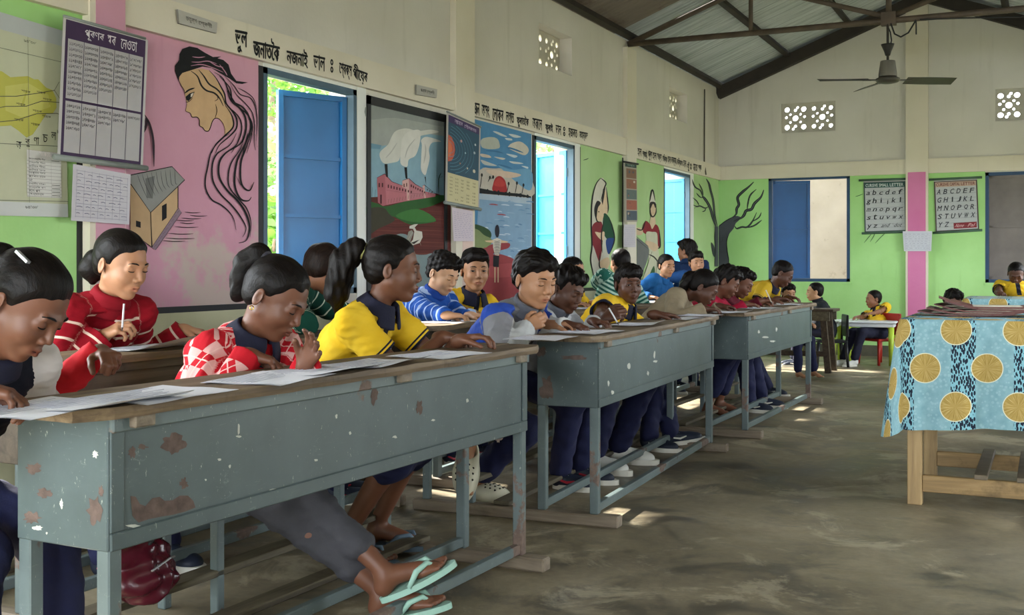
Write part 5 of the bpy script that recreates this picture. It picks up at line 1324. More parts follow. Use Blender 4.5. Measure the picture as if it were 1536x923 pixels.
# ================================================================== murals, lettering, charts
def smooth(pts, n=5, closed=False):
    P = [Vector((p[0], p[1])) for p in pts]; out = []; N = len(P)
    rng = range(N) if closed else range(N - 1)
    for i in rng:
        p0 = P[(i - 1) % N] if (closed or i > 0) else P[0]; p1 = P[i]; p2 = P[(i + 1) % N]; p3 = P[(i + 2) % N] if (closed or i + 2 < N) else P[-1]
        for k in range(n):
            t = k / n; out.append(.5 * ((2 * p1) + (p2 - p0) * t + (2 * p0 - 5 * p1 + 4 * p2 - p3) * t * t + (3 * p1 - p0 - 3 * p2 + p3) * t ** 3))
    if not closed: out.append(P[-1])
    return [(p.x, p.y) for p in out]
class Mural:
    """flat paint on a wall plane; picture points are carried onto the plane. wall 'L' or 'B'"""
    def __init__(s, wall, d=.0062, step=.00005, org=(0, 0), sc=1.0): s.w = wall; s.d = d; s.st = step; s.m = MB(); s.o = org; s.sc = sc
    def crop(s, ox, oy, sc): s.o = (ox, oy); s.sc = sc; return s
    def P(s, p):
        px, py = s.o[0] + p[0] / s.sc, s.o[1] + p[1] / s.sc
        return on_x(px, py, XL + s.d) if s.w == 'L' else on_y(px, py, YB - s.d)
    def poly(s, pts, col, sm=False):
        if sm: pts = smooth(pts, 4, True)
        s.d += s.st; s.m.col = lin(col); s.m.add([s.P(p) for p in pts], [tuple(range(len(pts)))])
    def line(s, pts, w, col='141416', sm=True, taper=True):
        if sm and len(pts) > 2: pts = smooth(pts, 5)
        s.d += s.st; s.m.col = lin(col); n = len(pts); vs = []; w = w * .5
        for i, p in enumerate(pts):
            a = Vector(pts[max(i - 1, 0)]); b = Vector(pts[min(i + 1, n - 1)]); t = (b - a); t = t.normalized() if t.length > 0 else Vector((1, 0)); q = Vector((-t.y, t.x))
            k = w * (min(1, .25 + 3 * min(i, n - 1 - i) / n) if taper else 1); pv = Vector(p)
            vs += [s.P(pv + q * k), s.P(pv - q * k)]
        s.m.add(vs, [(2 * i, 2 * i + 1, 2 * i + 3, 2 * i + 2) for i in range(n - 1)])
    def dot(s, x, y, rx, ry, col): s.poly([(x + rx * math.cos(t * .5236), y + ry * math.sin(t * .5236)) for t in range(12)], col)
    def quad(s, x0, y0, x1, y1, col, sk=0.0): s.poly([(x0, y0), (x1, y0 + sk * (x1 - x0)), (x1, y1 + sk * (x1 - x0)), (x0, y1)], col)
    def build(s, name, parent, label, mat=None):
        me = s.m; return me.build(name, mat or PAINTED, parent, colour=True, label=label)

# ---- woman's profile and hut on the pink panel
w = Mural('L').crop(220, 50, 5.128)
w.poly([(250, 345), (262, 395), (285, 435), (292, 470), (305, 520), (312, 545), (300, 590), (305, 602), (335, 615), (350, 645), (385, 645), (405, 665), (408, 710), (430, 725), (450, 750), (475, 752), (490, 725), (505, 680), (525, 655), (555, 658), (585, 690), (600, 740), (598, 790), (640, 760), (665, 715), (668, 650), (640, 590), (610, 555), (600, 470), (560, 400), (520, 330), (480, 285), (420, 270), (330, 280), (270, 305)], 'c9a67c')
w.poly([(245, 372), (218, 290), (217, 250), (250, 205), (252, 160), (275, 120), (330, 100), (390, 112), (450, 150), (510, 182), (575, 178), (545, 192), (590, 205), (630, 240), (650, 310), (690, 366), (780, 378), (735, 390), (690, 385), (640, 350), (560, 305), (500, 268), (430, 256), (380, 272), (330, 288), (275, 305), (250, 335)], '131315')
for a in ([(350, 180), (400, 186), (450, 180)], [(345, 220), (400, 222), (470, 214), (540, 235)], [(340, 250), (420, 240), (500, 262), (590, 300)], [(480, 215), (540, 250), (590, 262)], [(560, 240), (600, 290), (620, 325)]): w.line(a, 7, 'b9879a')
BK = '151417'
for a, t in (([(340, 290), (390, 330), (420, 400), (460, 440), (520, 460), (560, 500), (590, 560)], 13), ([(400, 280), (440, 330), (480, 390), (540, 430), (580, 480), (612, 570)], 12), ([(480, 285), (530, 340), (570, 410), (600, 470), (612, 540), (660, 600), (692, 660), (690, 730), (640, 790), (560, 860), (530, 923)], 12),
             ([(560, 330), (640, 420), (660, 520), (740, 570), (790, 650), (800, 740), (760, 850), (740, 923)], 14), ([(600, 330), (670, 400), (720, 470), (800, 500), (840, 580), (850, 700), (845, 830)], 8), ([(620, 560), (680, 610), (722, 670), (730, 750), (700, 840), (650, 923)], 10),
             ([(620, 440), (650, 520), (720, 580), (762, 660), (760, 760), (720, 850), (600, 923)], 15), ([(640, 380), (690, 470), (760, 540), (812, 610), (830, 700), (828, 800), (838, 900)], 7), ([(610, 560), (658, 640), (665, 720), (600, 790), (530, 860), (500, 923)], 12),
             ([(520, 300), (590, 350), (640, 470), (700, 560), (770, 620), (812, 700), (800, 820), (770, 923)], 10), ([(700, 420), (760, 450), (820, 500), (850, 590)], 6)): w.line(a, t, BK)
for a, t in (([(245, 360), (265, 400), (288, 438), (294, 475)], 5), ([(312, 540), (300, 590), (305, 602), (335, 615), (350, 645), (385, 645), (405, 665), (408, 710), (430, 725), (450, 750), (475, 752), (490, 725), (505, 680), (525, 655), (555, 658), (585, 690), (602, 740), (600, 790)], 6), ([(530, 545), (540, 600), (525, 655)], 5), ([(540, 478), (548, 505), (522, 522)], 5), ([(292, 462), (325, 436), (370, 420)], 13)): w.line(a, t, BK)
w.poly([(300, 488), (330, 462), (370, 448), (352, 490), (322, 522), (305, 512)], BK); w.poly([(340, 468), (362, 456), (350, 486), (338, 492)], 'd9cfc0'); w.line([(300, 530), (325, 525), (355, 495)], 5, BK)
w.crop(220, 200, 5.128)
for a, t in (([(640, 0), (560, 60), (495, 150), (470, 260), (452, 350), (456, 430), (500, 510), (570, 550), (630, 600), (670, 660), (688, 745)], 11), ([(690, 0), (640, 90), (540, 160), (505, 250), (512, 370), (570, 470), (650, 550), (720, 640), (765, 730), (738, 800)], 12), ([(722, 0), (690, 90), (600, 160), (558, 230), (560, 340), (620, 440), (700, 520), (760, 610), (792, 720), (770, 820), (708, 845)], 15),
             ([(752, 30), (720, 120), (650, 230), (628, 330), (640, 420), (720, 520), (770, 580), (802, 680), (795, 800)], 10), ([(780, 0), (758, 80), (700, 200), (678, 320), (682, 420), (722, 505), (780, 520), (806, 490)], 15), ([(802, 0), (770, 100), (728, 210), (722, 340), (742, 412), (792, 440), (826, 375)], 14), ([(812, 0), (835, 130)], 6), ([(830, 0), (850, 110)], 5), ([(690, 330), (720, 390), (750, 420)], 4)): w.line(a, t, BK)
w.crop(0, 0, 1.0)
w.poly([(195, 275), (226, 318), (228, 371), (196, 348)], 'b99a74'); w.poly([(226, 318), (267, 280), (267, 312), (229, 371)], 'c4a47c')
w.poly([(195, 263), (258, 250), (277, 270), (226, 319), (196, 276)], '8f8f8a'); w.poly([(218, 268), (232, 264), (229, 298), (220, 297)], '6d6d6a')
for k in range(9): w.line([(206 + 7 * k, 262 - 1.2 * k), (212 + 6.4 * k, 278 - .5 * k), (222 + 5.5 * k, 300 - 3 * k)], .7, '3a3a3a')
for a in ([(195, 263), (258, 250), (277, 270), (226, 319), (196, 276)], [(226, 319), (228, 371)], [(267, 280), (267, 312)], [(196, 348), (228, 371), (268, 312), (272, 319), (233, 375)]): w.line(a, 1.2, BK, sm=False, taper=False)
w.poly([(204, 331), (211, 333), (211, 342), (204, 340)], BK); w.poly([(243, 309), (250, 305), (250, 327), (243, 332)], BK); w.poly([(228, 371), (268, 312), (272, 319), (233, 375)], '8a7480')
for k in range(9): w.line([(231 + 4.3 * k, 371 - 6.4 * k), (236 + 4.1 * k, 366 - 6.2 * k)], 1.0, BK, sm=False)
for k, (x, y, l) in enumerate(((277, 318, 24), (285, 323, 26), (272, 327, 30), (265, 330, 26), (262, 340, 36), (252, 350, 38), (248, 357, 44), (244, 361, 34), (270, 334, 22))): w.line([(x, y), (x + l / 2, y + 1.5), (x + l, y + .8)], 1.3, '3b2830')
w.line([(217, 172), (225, 188), (230, 212), (231, 250)], 3.4, '33242c'); w.line([(215, 200), (219, 188), (219, 175)], 4, '33242c')
w.build('profile_mural', wall_left, 'wall painting of a woman in profile with long flowing hair above a hut, on pink')

# ---- factory mural
f = Mural('L').crop(545, 140, 5.128)
f.poly([(38, 35), (632, 190), (700, 1900), (38, 1600)], '86a7b3')
f.poly([(38, 35), (632, 190), (632, 330), (400, 300), (200, 400), (38, 410)], 'a0a49c'); f.poly([(38, 90), (300, 140), (632, 230), (632, 260), (250, 190), (38, 200)], '8f958f', True); f.poly([(38, 380), (140, 400), (130, 430), (38, 425)], '6d94a5')
for pts, c in (([(160, 540), (130, 500), (130, 450), (190, 395), (215, 340), (250, 290), (330, 270), (420, 290), (520, 280), (580, 300), (430, 330), (330, 380), (290, 470), (270, 520), (220, 535)], 'cdccc0'), ([(320, 565), (285, 535), (290, 430), (300, 350), (340, 300), (420, 280), (440, 310), (430, 400), (400, 480), (350, 510), (340, 560)], 'd5d3c8'), ([(475, 630), (445, 590), (445, 500), (450, 400), (445, 360), (490, 335), (600, 370), (530, 380), (505, 430), (510, 500), (490, 590)], 'd3d1c6')): f.poly(pts, c, True)
for a in ([(170, 500), (215, 450), (260, 380)], [(320, 500), (345, 420), (400, 350)], [(465, 540), (480, 450), (475, 390)]): f.line(a, 9, 'b3b3a8')
f.poly([(38, 850), (60, 800), (560, 770), (640, 800), (690, 900), (690, 1900), (38, 1700)], '5b2a24')
for k in range(26):
    y = 900 + 30 * k; f.line([(60 + 20 * (k % 5), y), (250, y + 10), (420 + 30 * (k % 4), y + 4), (660, y + 14)], 8, ['66322b', '4e231e', '6e3a31'][k % 3])
f.poly([(38, 840), (110, 850), (180, 870), (330, 830), (560, 785), (660, 800), (520, 870), (400, 900), (420, 960), (560, 985), (400, 1010), (330, 1000), (200, 940), (38, 950)], '2f5a2c', True)
f.poly([(38, 900), (150, 880), (200, 930), (240, 980), (120, 1040), (38, 1080)], '3d3a2c', True); f.poly([(250, 940), (420, 890), (560, 980), (380, 990)], '3d7236', True)
f.poly([(105, 650), (165, 620), (175, 640), (178, 860), (150, 868), (112, 840)], 'a9636a'); f.poly([(165, 620), (220, 680), (330, 720), (555, 775), (555, 795), (330, 830), (178, 860)], 'b87178')
f.poly([(300, 672), (350, 655), (400, 700), (470, 735), (470, 800), (355, 815), (300, 720)], 'b97a80'); f.poly([(300, 672), (350, 655), (355, 825), (335, 822), (332, 735), (300, 720)], 'd0a59c'); f.poly([(455, 712), (470, 706), (482, 805), (470, 808)], 'd0a59c')
for x0, y0, x1, y1 in ((163, 545, 190, 650), (315, 570, 340, 662), (472, 642, 484, 708)): f.poly([(x0, y0), (x1 - 4, y0), (x1, y1), (x0 + 10, y1 - 10)], '1c1c1e')
for k in range(9): f.quad(188 + 22 * k, 703 + 6 * k, 197 + 22 * k, 728 + 5 * k, '4a2226')
for k in range(7): f.quad(365 + 17 * k, 702 + 9 * k, 373 + 17 * k, 722 + 8 * k, '4a2226')
for k in range(3): f.quad(490 + 18 * k, 735 + 10 * k, 496 + 18 * k, 748 + 9 * k, '4a2226')
for q in ((118, 690, 128, 722), (142, 690, 152, 722), (130, 780, 142, 850), (310, 695, 317, 722), (330, 690, 336, 718)): f.quad(*q, '4a2226')
for a in ([(105, 650), (165, 620), (220, 680), (330, 722)], [(300, 672), (350, 655), (400, 700), (470, 738)], [(455, 712), (470, 706), (555, 772)], [(178, 745), (330, 768)], [(355, 770), (470, 775)]): f.line(a, 4, '3a1c1f', sm=False)
for k in range(16): f.line([(190 + 22 * k, 850 - 5 * k), (195 + 22 * k, 815 - 4 * k)], 7, '20401f')
for a in ([(50, 830), (45, 730)], [(65, 835), (70, 720)], [(85, 840), (95, 740)], [(580, 770), (580, 660), (600, 610)], [(582, 680), (565, 630)], [(585, 650), (612, 640)], [(628, 780), (630, 650)]): f.line(a, 7, '28422c')
f.crop(545, 280, 5.908)
f.poly([(280, 440), (380, 425), (420, 500), (440, 590), (540, 605), (620, 590), (700, 620), (700, 900), (300, 900), (280, 600)], '7a8a8a', True)
f.poly([(410, 350), (450, 335), (485, 332), (455, 362), (470, 390), (520, 400), (525, 450), (500, 500), (440, 520), (420, 535), (400, 520), (440, 470), (452, 400), (440, 375), (408, 372)], 'c9c4b6')
f.poly([(380, 480), (400, 400), (430, 385), (445, 410), (415, 490)], '8d897e'); f.poly([(420, 500), (470, 480), (500, 470), (450, 510)], '2a2420')
for a in ([(440, 520), (445, 560)], [(505, 500), (510, 520)], [(410, 365), (455, 350)], [(390, 480), (440, 400)]): f.line(a, 5, 'd4cfc2')
f.build('factory_mural', wall_left, 'wall painting of a pink factory with smoking chimneys and a white bird')

# ---- sea mural
g = Mural('L').crop(700, 170, 6.593)
g.poly([(10, 40), (640, 205), (640, 830), (640, 2400), (10, 2400)], '4f86ad')
g.poly([(130, 560), (330, 545), (530, 610), (635, 640), (635, 830), (130, 790)], 'b9b2a4', True); g.poly([(300, 500), (430, 560), (635, 560), (635, 760), (500, 690)], '6a9ab8', True)
for pts, c in (([(145, 260), (230, 235), (300, 250), (325, 300), (320, 345), (230, 355), (150, 335)], 'b2b6a8'), ([(410, 330), (450, 295), (530, 280), (600, 330), (612, 380), (570, 415), (490, 385), (420, 350)], 'c6bfae'), ([(260, 180), (310, 185), (400, 230), (345, 225)], 'c3c9c6'), ([(415, 205), (480, 212), (540, 235), (470, 240)], 'c3c9c6'), ([(380, 245), (440, 250), (450, 268), (400, 265)], 'c3c9c6'),
               ([(140, 400), (220, 415), (240, 440), (150, 430)], 'c9b9a8'), ([(270, 430), (380, 445), (350, 460)], 'c6c4b9'), ([(420, 475), (520, 485), (560, 500), (470, 500)], 'c3c9c6'), ([(140, 460), (230, 490), (300, 520), (180, 510)], 'b8bdb8'), ([(200, 560), (400, 575), (540, 610), (430, 640), (250, 610)], 'd0b9a2'), ([(540, 520), (605, 530), (600, 548)], 'c0cdd2'), ([(390, 400), (500, 420), (470, 440)], 'b9c4c6')): g.poly(pts, c, True)
for a in ([(190, 370), (280, 375), (360, 395)], [(300, 505), (380, 525), (450, 548)], [(150, 520), (230, 535), (330, 540)], [(400, 340), (450, 350), (560, 390)], [(180, 445), (260, 460)]): g.line(a, 16, '3f7297')
g.poly([(262, 770), (262, 700), (285, 640), (325, 620), (365, 645), (388, 690), (392, 790)], '9e2c2c', True); g.poly([(275, 715), (360, 725), (380, 690), (330, 640), (290, 660)], 'b23b36', True)
g.poly([(125, 740), (200, 755), (260, 768), (400, 785), (520, 795), (635, 822), (635, 835), (125, 792)], '15191b')
for x, y0, y1 in ((150, 605, 750), (230, 630, 680), (262, 625, 650), (415, 690, 790), (497, 685, 800), (562, 705, 810)): g.line([(x, y0), (x - 8, (y0 + y1) / 2), (x - 20, y1)], 7, '1b2022'); g.dot(x, y0 + 6, 10, 18, '1b2022')
for k in range(14): g.dot(135 + 36 * k, 765 + 4.5 * k, 12, 14 + 6 * (k % 3), '15191b')
g.poly([(125, 795), (635, 840), (640, 2400), (10, 2400)], '7d9cb4'); g.poly([(125, 795), (635, 840), (635, 900), (125, 850)], 'a3b4c0')
rnd = random.Random(5)
for k in range(46):
    x = rnd.uniform(150, 600); y = rnd.uniform(870, 1500); l = rnd.uniform(30, 90); c = rnd.choice(['b7c6d2', '6389a8', '8fa9bf', '5c7f9d', '9a4a50' if y < 1050 and x < 350 else 'c3ced6'])
    g.line([(x, y), (x + l / 2, y - 8 + .1 * l), (x + l, y + .09 * l)], rnd.uniform(7, 13), c)
g.crop(545, 280, 5.908)
g.poly([(970, 340), (1050, 350), (1120, 390), (1135, 440), (1100, 470), (1000, 460), (930, 440)], '2f4a2c', True); g.poly([(930, 380), (1010, 380), (1070, 430), (1140, 470), (1100, 540), (930, 550)], '7d8a5c', True)
g.poly([(1090, 540), (1150, 510), (1290, 500), (1285, 545), (1200, 570), (1150, 600), (1220, 600), (1330, 640), (1400, 700), (1480, 790), (1480, 1100), (900, 1100), (1040, 600)], '8f3b3f', True); g.poly([(1080, 720), (1330, 680), (1400, 760), (1300, 800), (1100, 800)], 'a0484a', True)
g.dot(1187, 395, 20, 58, '23202b'); g.poly([(1150, 470), (1187, 455), (1222, 470), (1215, 560), (1200, 612), (1165, 605), (1150, 540)], 'cfc8b6')
for k in range(9): g.line([(1153, 482 + 14 * k), (1187, 486 + 14 * k), (1215, 480 + 14 * k)], 5, '26262a')
g.poly([(1150, 475), (1075, 480), (1090, 490), (1150, 500)], 'd2b48e'); g.poly([(1222, 475), (1285, 488), (1275, 497), (1220, 500)], 'd2b48e'); g.poly([(1152, 610), (1205, 615), (1200, 715), (1150, 710)], '1c1b21')
for x in (1162, 1190): g.quad(x, 715, x + 9, 850, 'd6bd98')
g.build('seashore_mural', wall_left, 'wall painting of a red sunset over the sea with a person standing arms spread')

# ---- mother with child, woman with water
h = Mural('L').crop(860, 230, 4.614); OUT = '20211f'
h.poly([(190, 172), (155, 220), (130, 330), (125, 500), (130, 640), (120, 740), (140, 850), (150, 923), (215, 923), (250, 720), (240, 600), (235, 420), (240, 330), (225, 230), (212, 180)], 'c8c4b0', True)
h.poly([(215, 230), (238, 330), (240, 410), (222, 420), (205, 400), (195, 330), (205, 260)], 'd5bb98', True); h.poly([(195, 330), (205, 250), (225, 215), (215, 290), (203, 360)], '2a2725')
h.poly([(150, 480), (195, 475), (205, 560), (195, 690), (175, 750), (130, 640), (128, 520)], '7d2a30', True); h.poly([(210, 420), (245, 440), (270, 510), (282, 590), (240, 600), (205, 540)], '1f4a33', True); h.poly([(230, 595), (282, 590), (275, 640), (245, 700), (228, 650)], '27427a', True)
h.poly([(165, 360), (200, 350), (210, 430), (190, 475), (165, 470), (155, 420)], 'd2b895', True); h.poly([(145, 380), (165, 330), (190, 345), (170, 380), (160, 450), (148, 430)], '2a2725', True)
h.poly([(150, 545), (185, 550), (215, 545), (210, 600), (180, 590)], 'd2b895', True); h.poly([(185, 750), (240, 720), (252, 770), (210, 820), (185, 800)], 'd0b48f', True); h.poly([(130, 640), (165, 720), (185, 800), (160, 923), (145, 880)], 'bdb9a6', True)
for a in ([(190, 172), (155, 220), (130, 330), (125, 500), (130, 640), (120, 740), (140, 850), (135, 923)], [(190, 172), (225, 205), (215, 240), (190, 330)], [(228, 235), (238, 330), (242, 375), (238, 415)], [(165, 360), (155, 420), (165, 470), (190, 475)], [(245, 440), (270, 510), (285, 600), (250, 700)], [(185, 690), (180, 780), (205, 825), (165, 923)], [(212, 470), (195, 560), (200, 690)]): h.line(a, 9, OUT)
h.dot(176, 405, 4, 5, OUT); h.line([(225, 300), (236, 298)], 4, OUT); h.line([(228, 380), (240, 378)], 4, '8a2c30')
# woman with a turban
h.poly([(530, 330), (548, 252), (565, 330), (572, 350), (528, 350)], 'cfcabb', True); h.poly([(530, 350), (570, 345), (572, 410), (552, 440), (535, 420)], 'cdb392', True); h.poly([(530, 345), (548, 335), (570, 345), (568, 380), (552, 350), (533, 385)], '2b2826', True)
h.poly([(540, 430), (560, 425), (570, 490), (545, 525), (530, 490)], 'cfb796', True)
h.poly([(500, 470), (530, 490), (545, 525), (570, 492), (595, 530), (598, 640), (585, 640), (580, 560), (540, 545), (505, 560), (475, 530)], '852a31', True)
h.poly([(505, 550), (545, 545), (580, 555), (585, 640), (600, 760), (610, 923), (470, 923), (520, 760), (510, 640)], 'bfc0a4', True); h.poly([(520, 860), (560, 780), (560, 923), (500, 923)], '3b5d3c', True)
h.poly([(432, 520), (475, 520), (478, 560), (440, 565)], 'cdb392', True); h.poly([(500, 605), (560, 620), (590, 650), (560, 680), (510, 640)], 'cdb392', True)
h.poly([(435, 585), (520, 650), (512, 740), (470, 850), (450, 923), (440, 923), (440, 620)], '6d706c', True)
for a in ([(530, 330), (548, 252), (566, 330)], [(530, 350), (535, 420), (552, 440), (572, 410), (572, 350)], [(500, 468), (475, 530), (432, 520)], [(595, 530), (602, 640), (585, 660)], [(435, 575), (520, 645)], [(432, 590), (515, 660)], [(545, 680), (470, 900)], [(520, 700), (560, 720), (590, 760)], [(580, 740), (570, 860)]): h.line(a, 9, OUT)
h.line([(535, 375), (548, 372)], 3, OUT); h.line([(556, 372), (568, 374)], 3, OUT); h.line([(545, 415), (558, 415)], 3, '7c2a2c')
h.line([(68, 48), (90, 42), (106, 34)], 5, '38423a')
h.build('mother_child_mural', wall_left, 'wall paintings of a veiled mother holding a child and a turbaned woman, on green')

# ---- bare tree across the corner
TR, TB = '4d5055', '1d2420'
tl = Mural('L').crop(1025, 255, 6.364)
for a, t in (([(318, 560), (290, 480), (262, 380), (235, 320), (195, 265), (175, 262)], 22), ([(325, 540), (300, 430), (285, 290), (262, 200), (245, 130), (218, 85)], 16), ([(185, 268), (165, 200), (120, 170), (100, 140), (85, 90)], 9), ([(190, 250), (180, 190), (150, 130)], 6), ([(178, 270), (150, 250), (125, 220)], 6), ([(245, 345), (210, 365), (160, 345), (130, 350), (95, 335)], 9), ([(215, 365), (205, 390), (180, 400)], 5), ([(150, 340), (130, 300), (90, 265)], 6), ([(130, 350), (105, 368)], 5)): tl.line(a, t + 4, TB); tl.line(a, t * .55, TR)
tl.poly([(300, 540), (332, 540), (332, 923), (300, 923)], TR); tl.poly([(265, 695), (290, 720), (300, 760), (300, 830), (278, 800)], '3a3f40', True); tl.line([(306, 540), (300, 640), (306, 760), (298, 923)], 8, TB)
tl.build('tree_mural', wall_left, 'left half of a bare painted tree')
tr_ = Mural('B').crop(1025, 255, 6.364)
tr_.poly([(330, 560), (345, 525), (400, 490), (480, 440), (520, 440), (560, 455), (500, 510), (480, 560), (430, 620), (412, 700), (415, 760), (428, 850), (430, 923), (330, 923)], TR)
for a, t in (([(470, 455), (505, 420), (510, 370), (530, 330), (518, 265), (560, 215), (620, 165), (672, 115)], 20), ([(480, 490), (550, 460), (580, 430), (600, 390), (650, 375), (680, 320), (740, 260), (768, 190)], 22), ([(608, 390), (618, 310), (640, 240), (697, 185)], 9), ([(490, 535), (510, 560), (560, 545), (610, 545), (660, 490), (700, 405)], 11), ([(610, 552), (680, 530), (750, 478)], 9), ([(655, 495), (720, 455), (745, 405)], 6)): tr_.line(a, t + 6, TB); tr_.line(a, t * .5, TR)
tr_.line([(332, 545), (400, 490), (480, 445)], 8, TB); tr_.line([(440, 600), (414, 680), (418, 770), (432, 860), (430, 923)], 10, TB); tr_.line([(375, 640), (372, 680)], 6, '2b2f30')
for k in range(7): tr_.line([(345 + 11 * k, 600 + 20 * (k % 3)), (342 + 11 * k, 720), (346 + 11 * k, 900)], 3, '3b3e42')
tr_.crop(1280, 250, 6.59)
for a in ([(18, 298), (60, 285), (95, 270)], [(105, 755), (150, 700), (180, 665)], [(165, 745), (200, 690), (212, 660)], [(215, 760), (270, 700), (320, 655)]): tr_.line(a, 6, '3b5a3c')
tr_.build('tree_mural', wall_back, 'right half of a bare painted tree')

# ---- lettering
_tm = {}
def text_geo(body, bold=0.0):
    key = (body, bold)
    if key in _tm: return _tm[key]
    cu = bpy.data.curves.new('t', 'FONT'); cu.body = body; cu.size = 1.0; cu.resolution_u = 2; cu.offset = bold; cu.fill_mode = 'FRONT'
    o = bpy.data.objects.new('t', cu); COL.objects.link(o); dg = bpy.context.evaluated_depsgraph_get(); me = o.evaluated_get(dg).to_mesh()
    v = np.array([x.co[:2] for x in me.vertices]) if len(me.vertices) else np.zeros((0, 2)); f_ = [list(p.vertices) for p in me.polygons]
    bpy.data.objects.remove(o); bpy.data.curves.remove(cu)
    if len(v): v = v - v.min(0); ext = v.max(0); v = v / np.maximum(ext, 1e-6)
    else: ext = (1, 1)
    _tm[key] = (v, f_, ext[0] / max(ext[1], 1e-6)); return _tm[key]
def put_text(m, body, tl_, tr__, bl, col, bold=0.0, slant=0.0):
    """fit text into the parallelogram top-left, top-right, bottom-left (3D points)"""
    v, f_, _ = text_geo(body, 0.0); tl_, tr__, bl = Vector(tl_), Vector(tr__), Vector(bl); m.col = lin(col); ex = tr__ - tl_; ey = bl - tl_
    b_ = bold * ey.length; nx = ex.cross(ey).normalized() * .00004
    for k, (dx, dy) in enumerate(((0, 0), (1, 0), (-1, 0), (0, 1), (0, -1)) if bold > .015 else ((0, 0),)):
        sh_ = ex.normalized() * dx * b_ + ey.normalized() * dy * b_ - nx * k
        m.add([tl_ + sh_ + ex * (a + slant * (b - .5)) + ey * (1 - b) for a, b in v], f_)
def band_text(body, p0, p1, h, d=.0365, name='lettering', bold=.025):
    """painted text on the lintel band from picture point p0 (top left) to p1 (top right), height h metres"""
    a = on_x(*p0, XL + d); b = on_x(*p1, XL + d); m = MB(); put_text(m, body, a, b, a - Vector((0, 0, h)), '17181a', bold)
    return m
def words(spec, d, label):
    m = MB()
    for body, p0, p1, h in spec:
        a = on_x(*p0, XL + d); b = on_x(*p1, XL + d); put_text(m, body, a, b, a - Vector((0, 0, h)), '17181a', .024)
    return m.build('lettering', PAINTED, wall_left, colour=True, label=label)
U1 = lambda x, y: (340 + x / 6.982, 30 + y / 6.982)
words([('ভুল', U1(90, 105), U1(215, 130), 0.1037), ('জনাতৈক', U1(280, 150), U1(555, 215), 0.1074), ('নজনাই', U1(630, 265), U1(848, 318), 0.0952), ('ভাল', U1(910, 355), U1(1030, 382), 0.0805), ('ঃ', U1(1088, 410), U1(1115, 416), 0.0708), ('েশ্বক্স', U1(1180, 438), U1(1310, 478), 0.0830), ('পীেয়ৰ', U1(1325, 455), U1(1475, 512), 0.0976)], .0365, 'black painted motto in Assamese script above the first window')
U2 = lambda x, y: (690 + x / 7.68, 140 + y / 7.68)
words([('এজন', U2(132, 100), U2(225, 120), 0.0830), ('অসৎ', U2(250, 130), U2(338, 152), 0.0805), ('েলাকৰ', U2(375, 162), U2(500, 190), 0.0878), ('লগত', U2(530, 200), U2(622, 222), 0.0830), ('ফুৰাতৈক', U2(655, 240), U2(792, 265), 0.0927), ('অকেল', U2(835, 285), U2(945, 310), 0.0781), ('ফুৰাই', U2(985, 325), U2(1070, 345), 0.0878), ('ভাল', U2(1103, 355), U2(1165, 372), 0.0756), ('ঃ', U2(1190, 385), U2(1212, 390), 0.0732), ('হজৰত', U2(1250, 400), U2(1350, 425), 0.0756), ('মহম্মদ', U2(1378, 440), U2(1472, 460), 0.0732)], .0365, 'black painted motto in Assamese script above the second window')
U3 = lambda x, y: (930 + x / 10.97, 200 + y / 10.97)
words([('যুগ', U3(215, 225), U3(272, 240), 0.0805), ('হল', U3(290, 245), U3(355, 262), 0.0756), ('শ্ৰেষ্ঠ,', U3(372, 255), U3(450, 285), 0.0915), ('পূৰ্ণ', U3(465, 275), U3(530, 300), 0.0976), ('হল', U3(540, 315), U3(600, 330), 0.0732), ('সঙ্ঘ,', U3(612, 330), U3(690, 352), 0.0805), ('শিক্ষা', U3(700, 335), U3(775, 368), 0.0915), ('হল', U3(788, 380), U3(835, 392), 0.0732), ('লক্ষ্য,', U3(845, 392), U3(930, 412), 0.0854), ('নিৰ্মাণ', U3(938, 395), U3(1030, 430), 0.0915), ('হল', U3(1042, 445), U3(1090, 458), 0.0732), ('যুঁ', U3(1110, 470), U3(1142, 480), 0.0976), ('ঃ', U3(1152, 500), U3(1180, 505), 0.0610), ('মাতা', U3(1208, 490), U3(1275, 512), 0.0805), ('শৰ্মা', U3(1290, 515), U3(1340, 525), 0.0756)], .0365, 'long black painted motto in Assamese script above the third window')

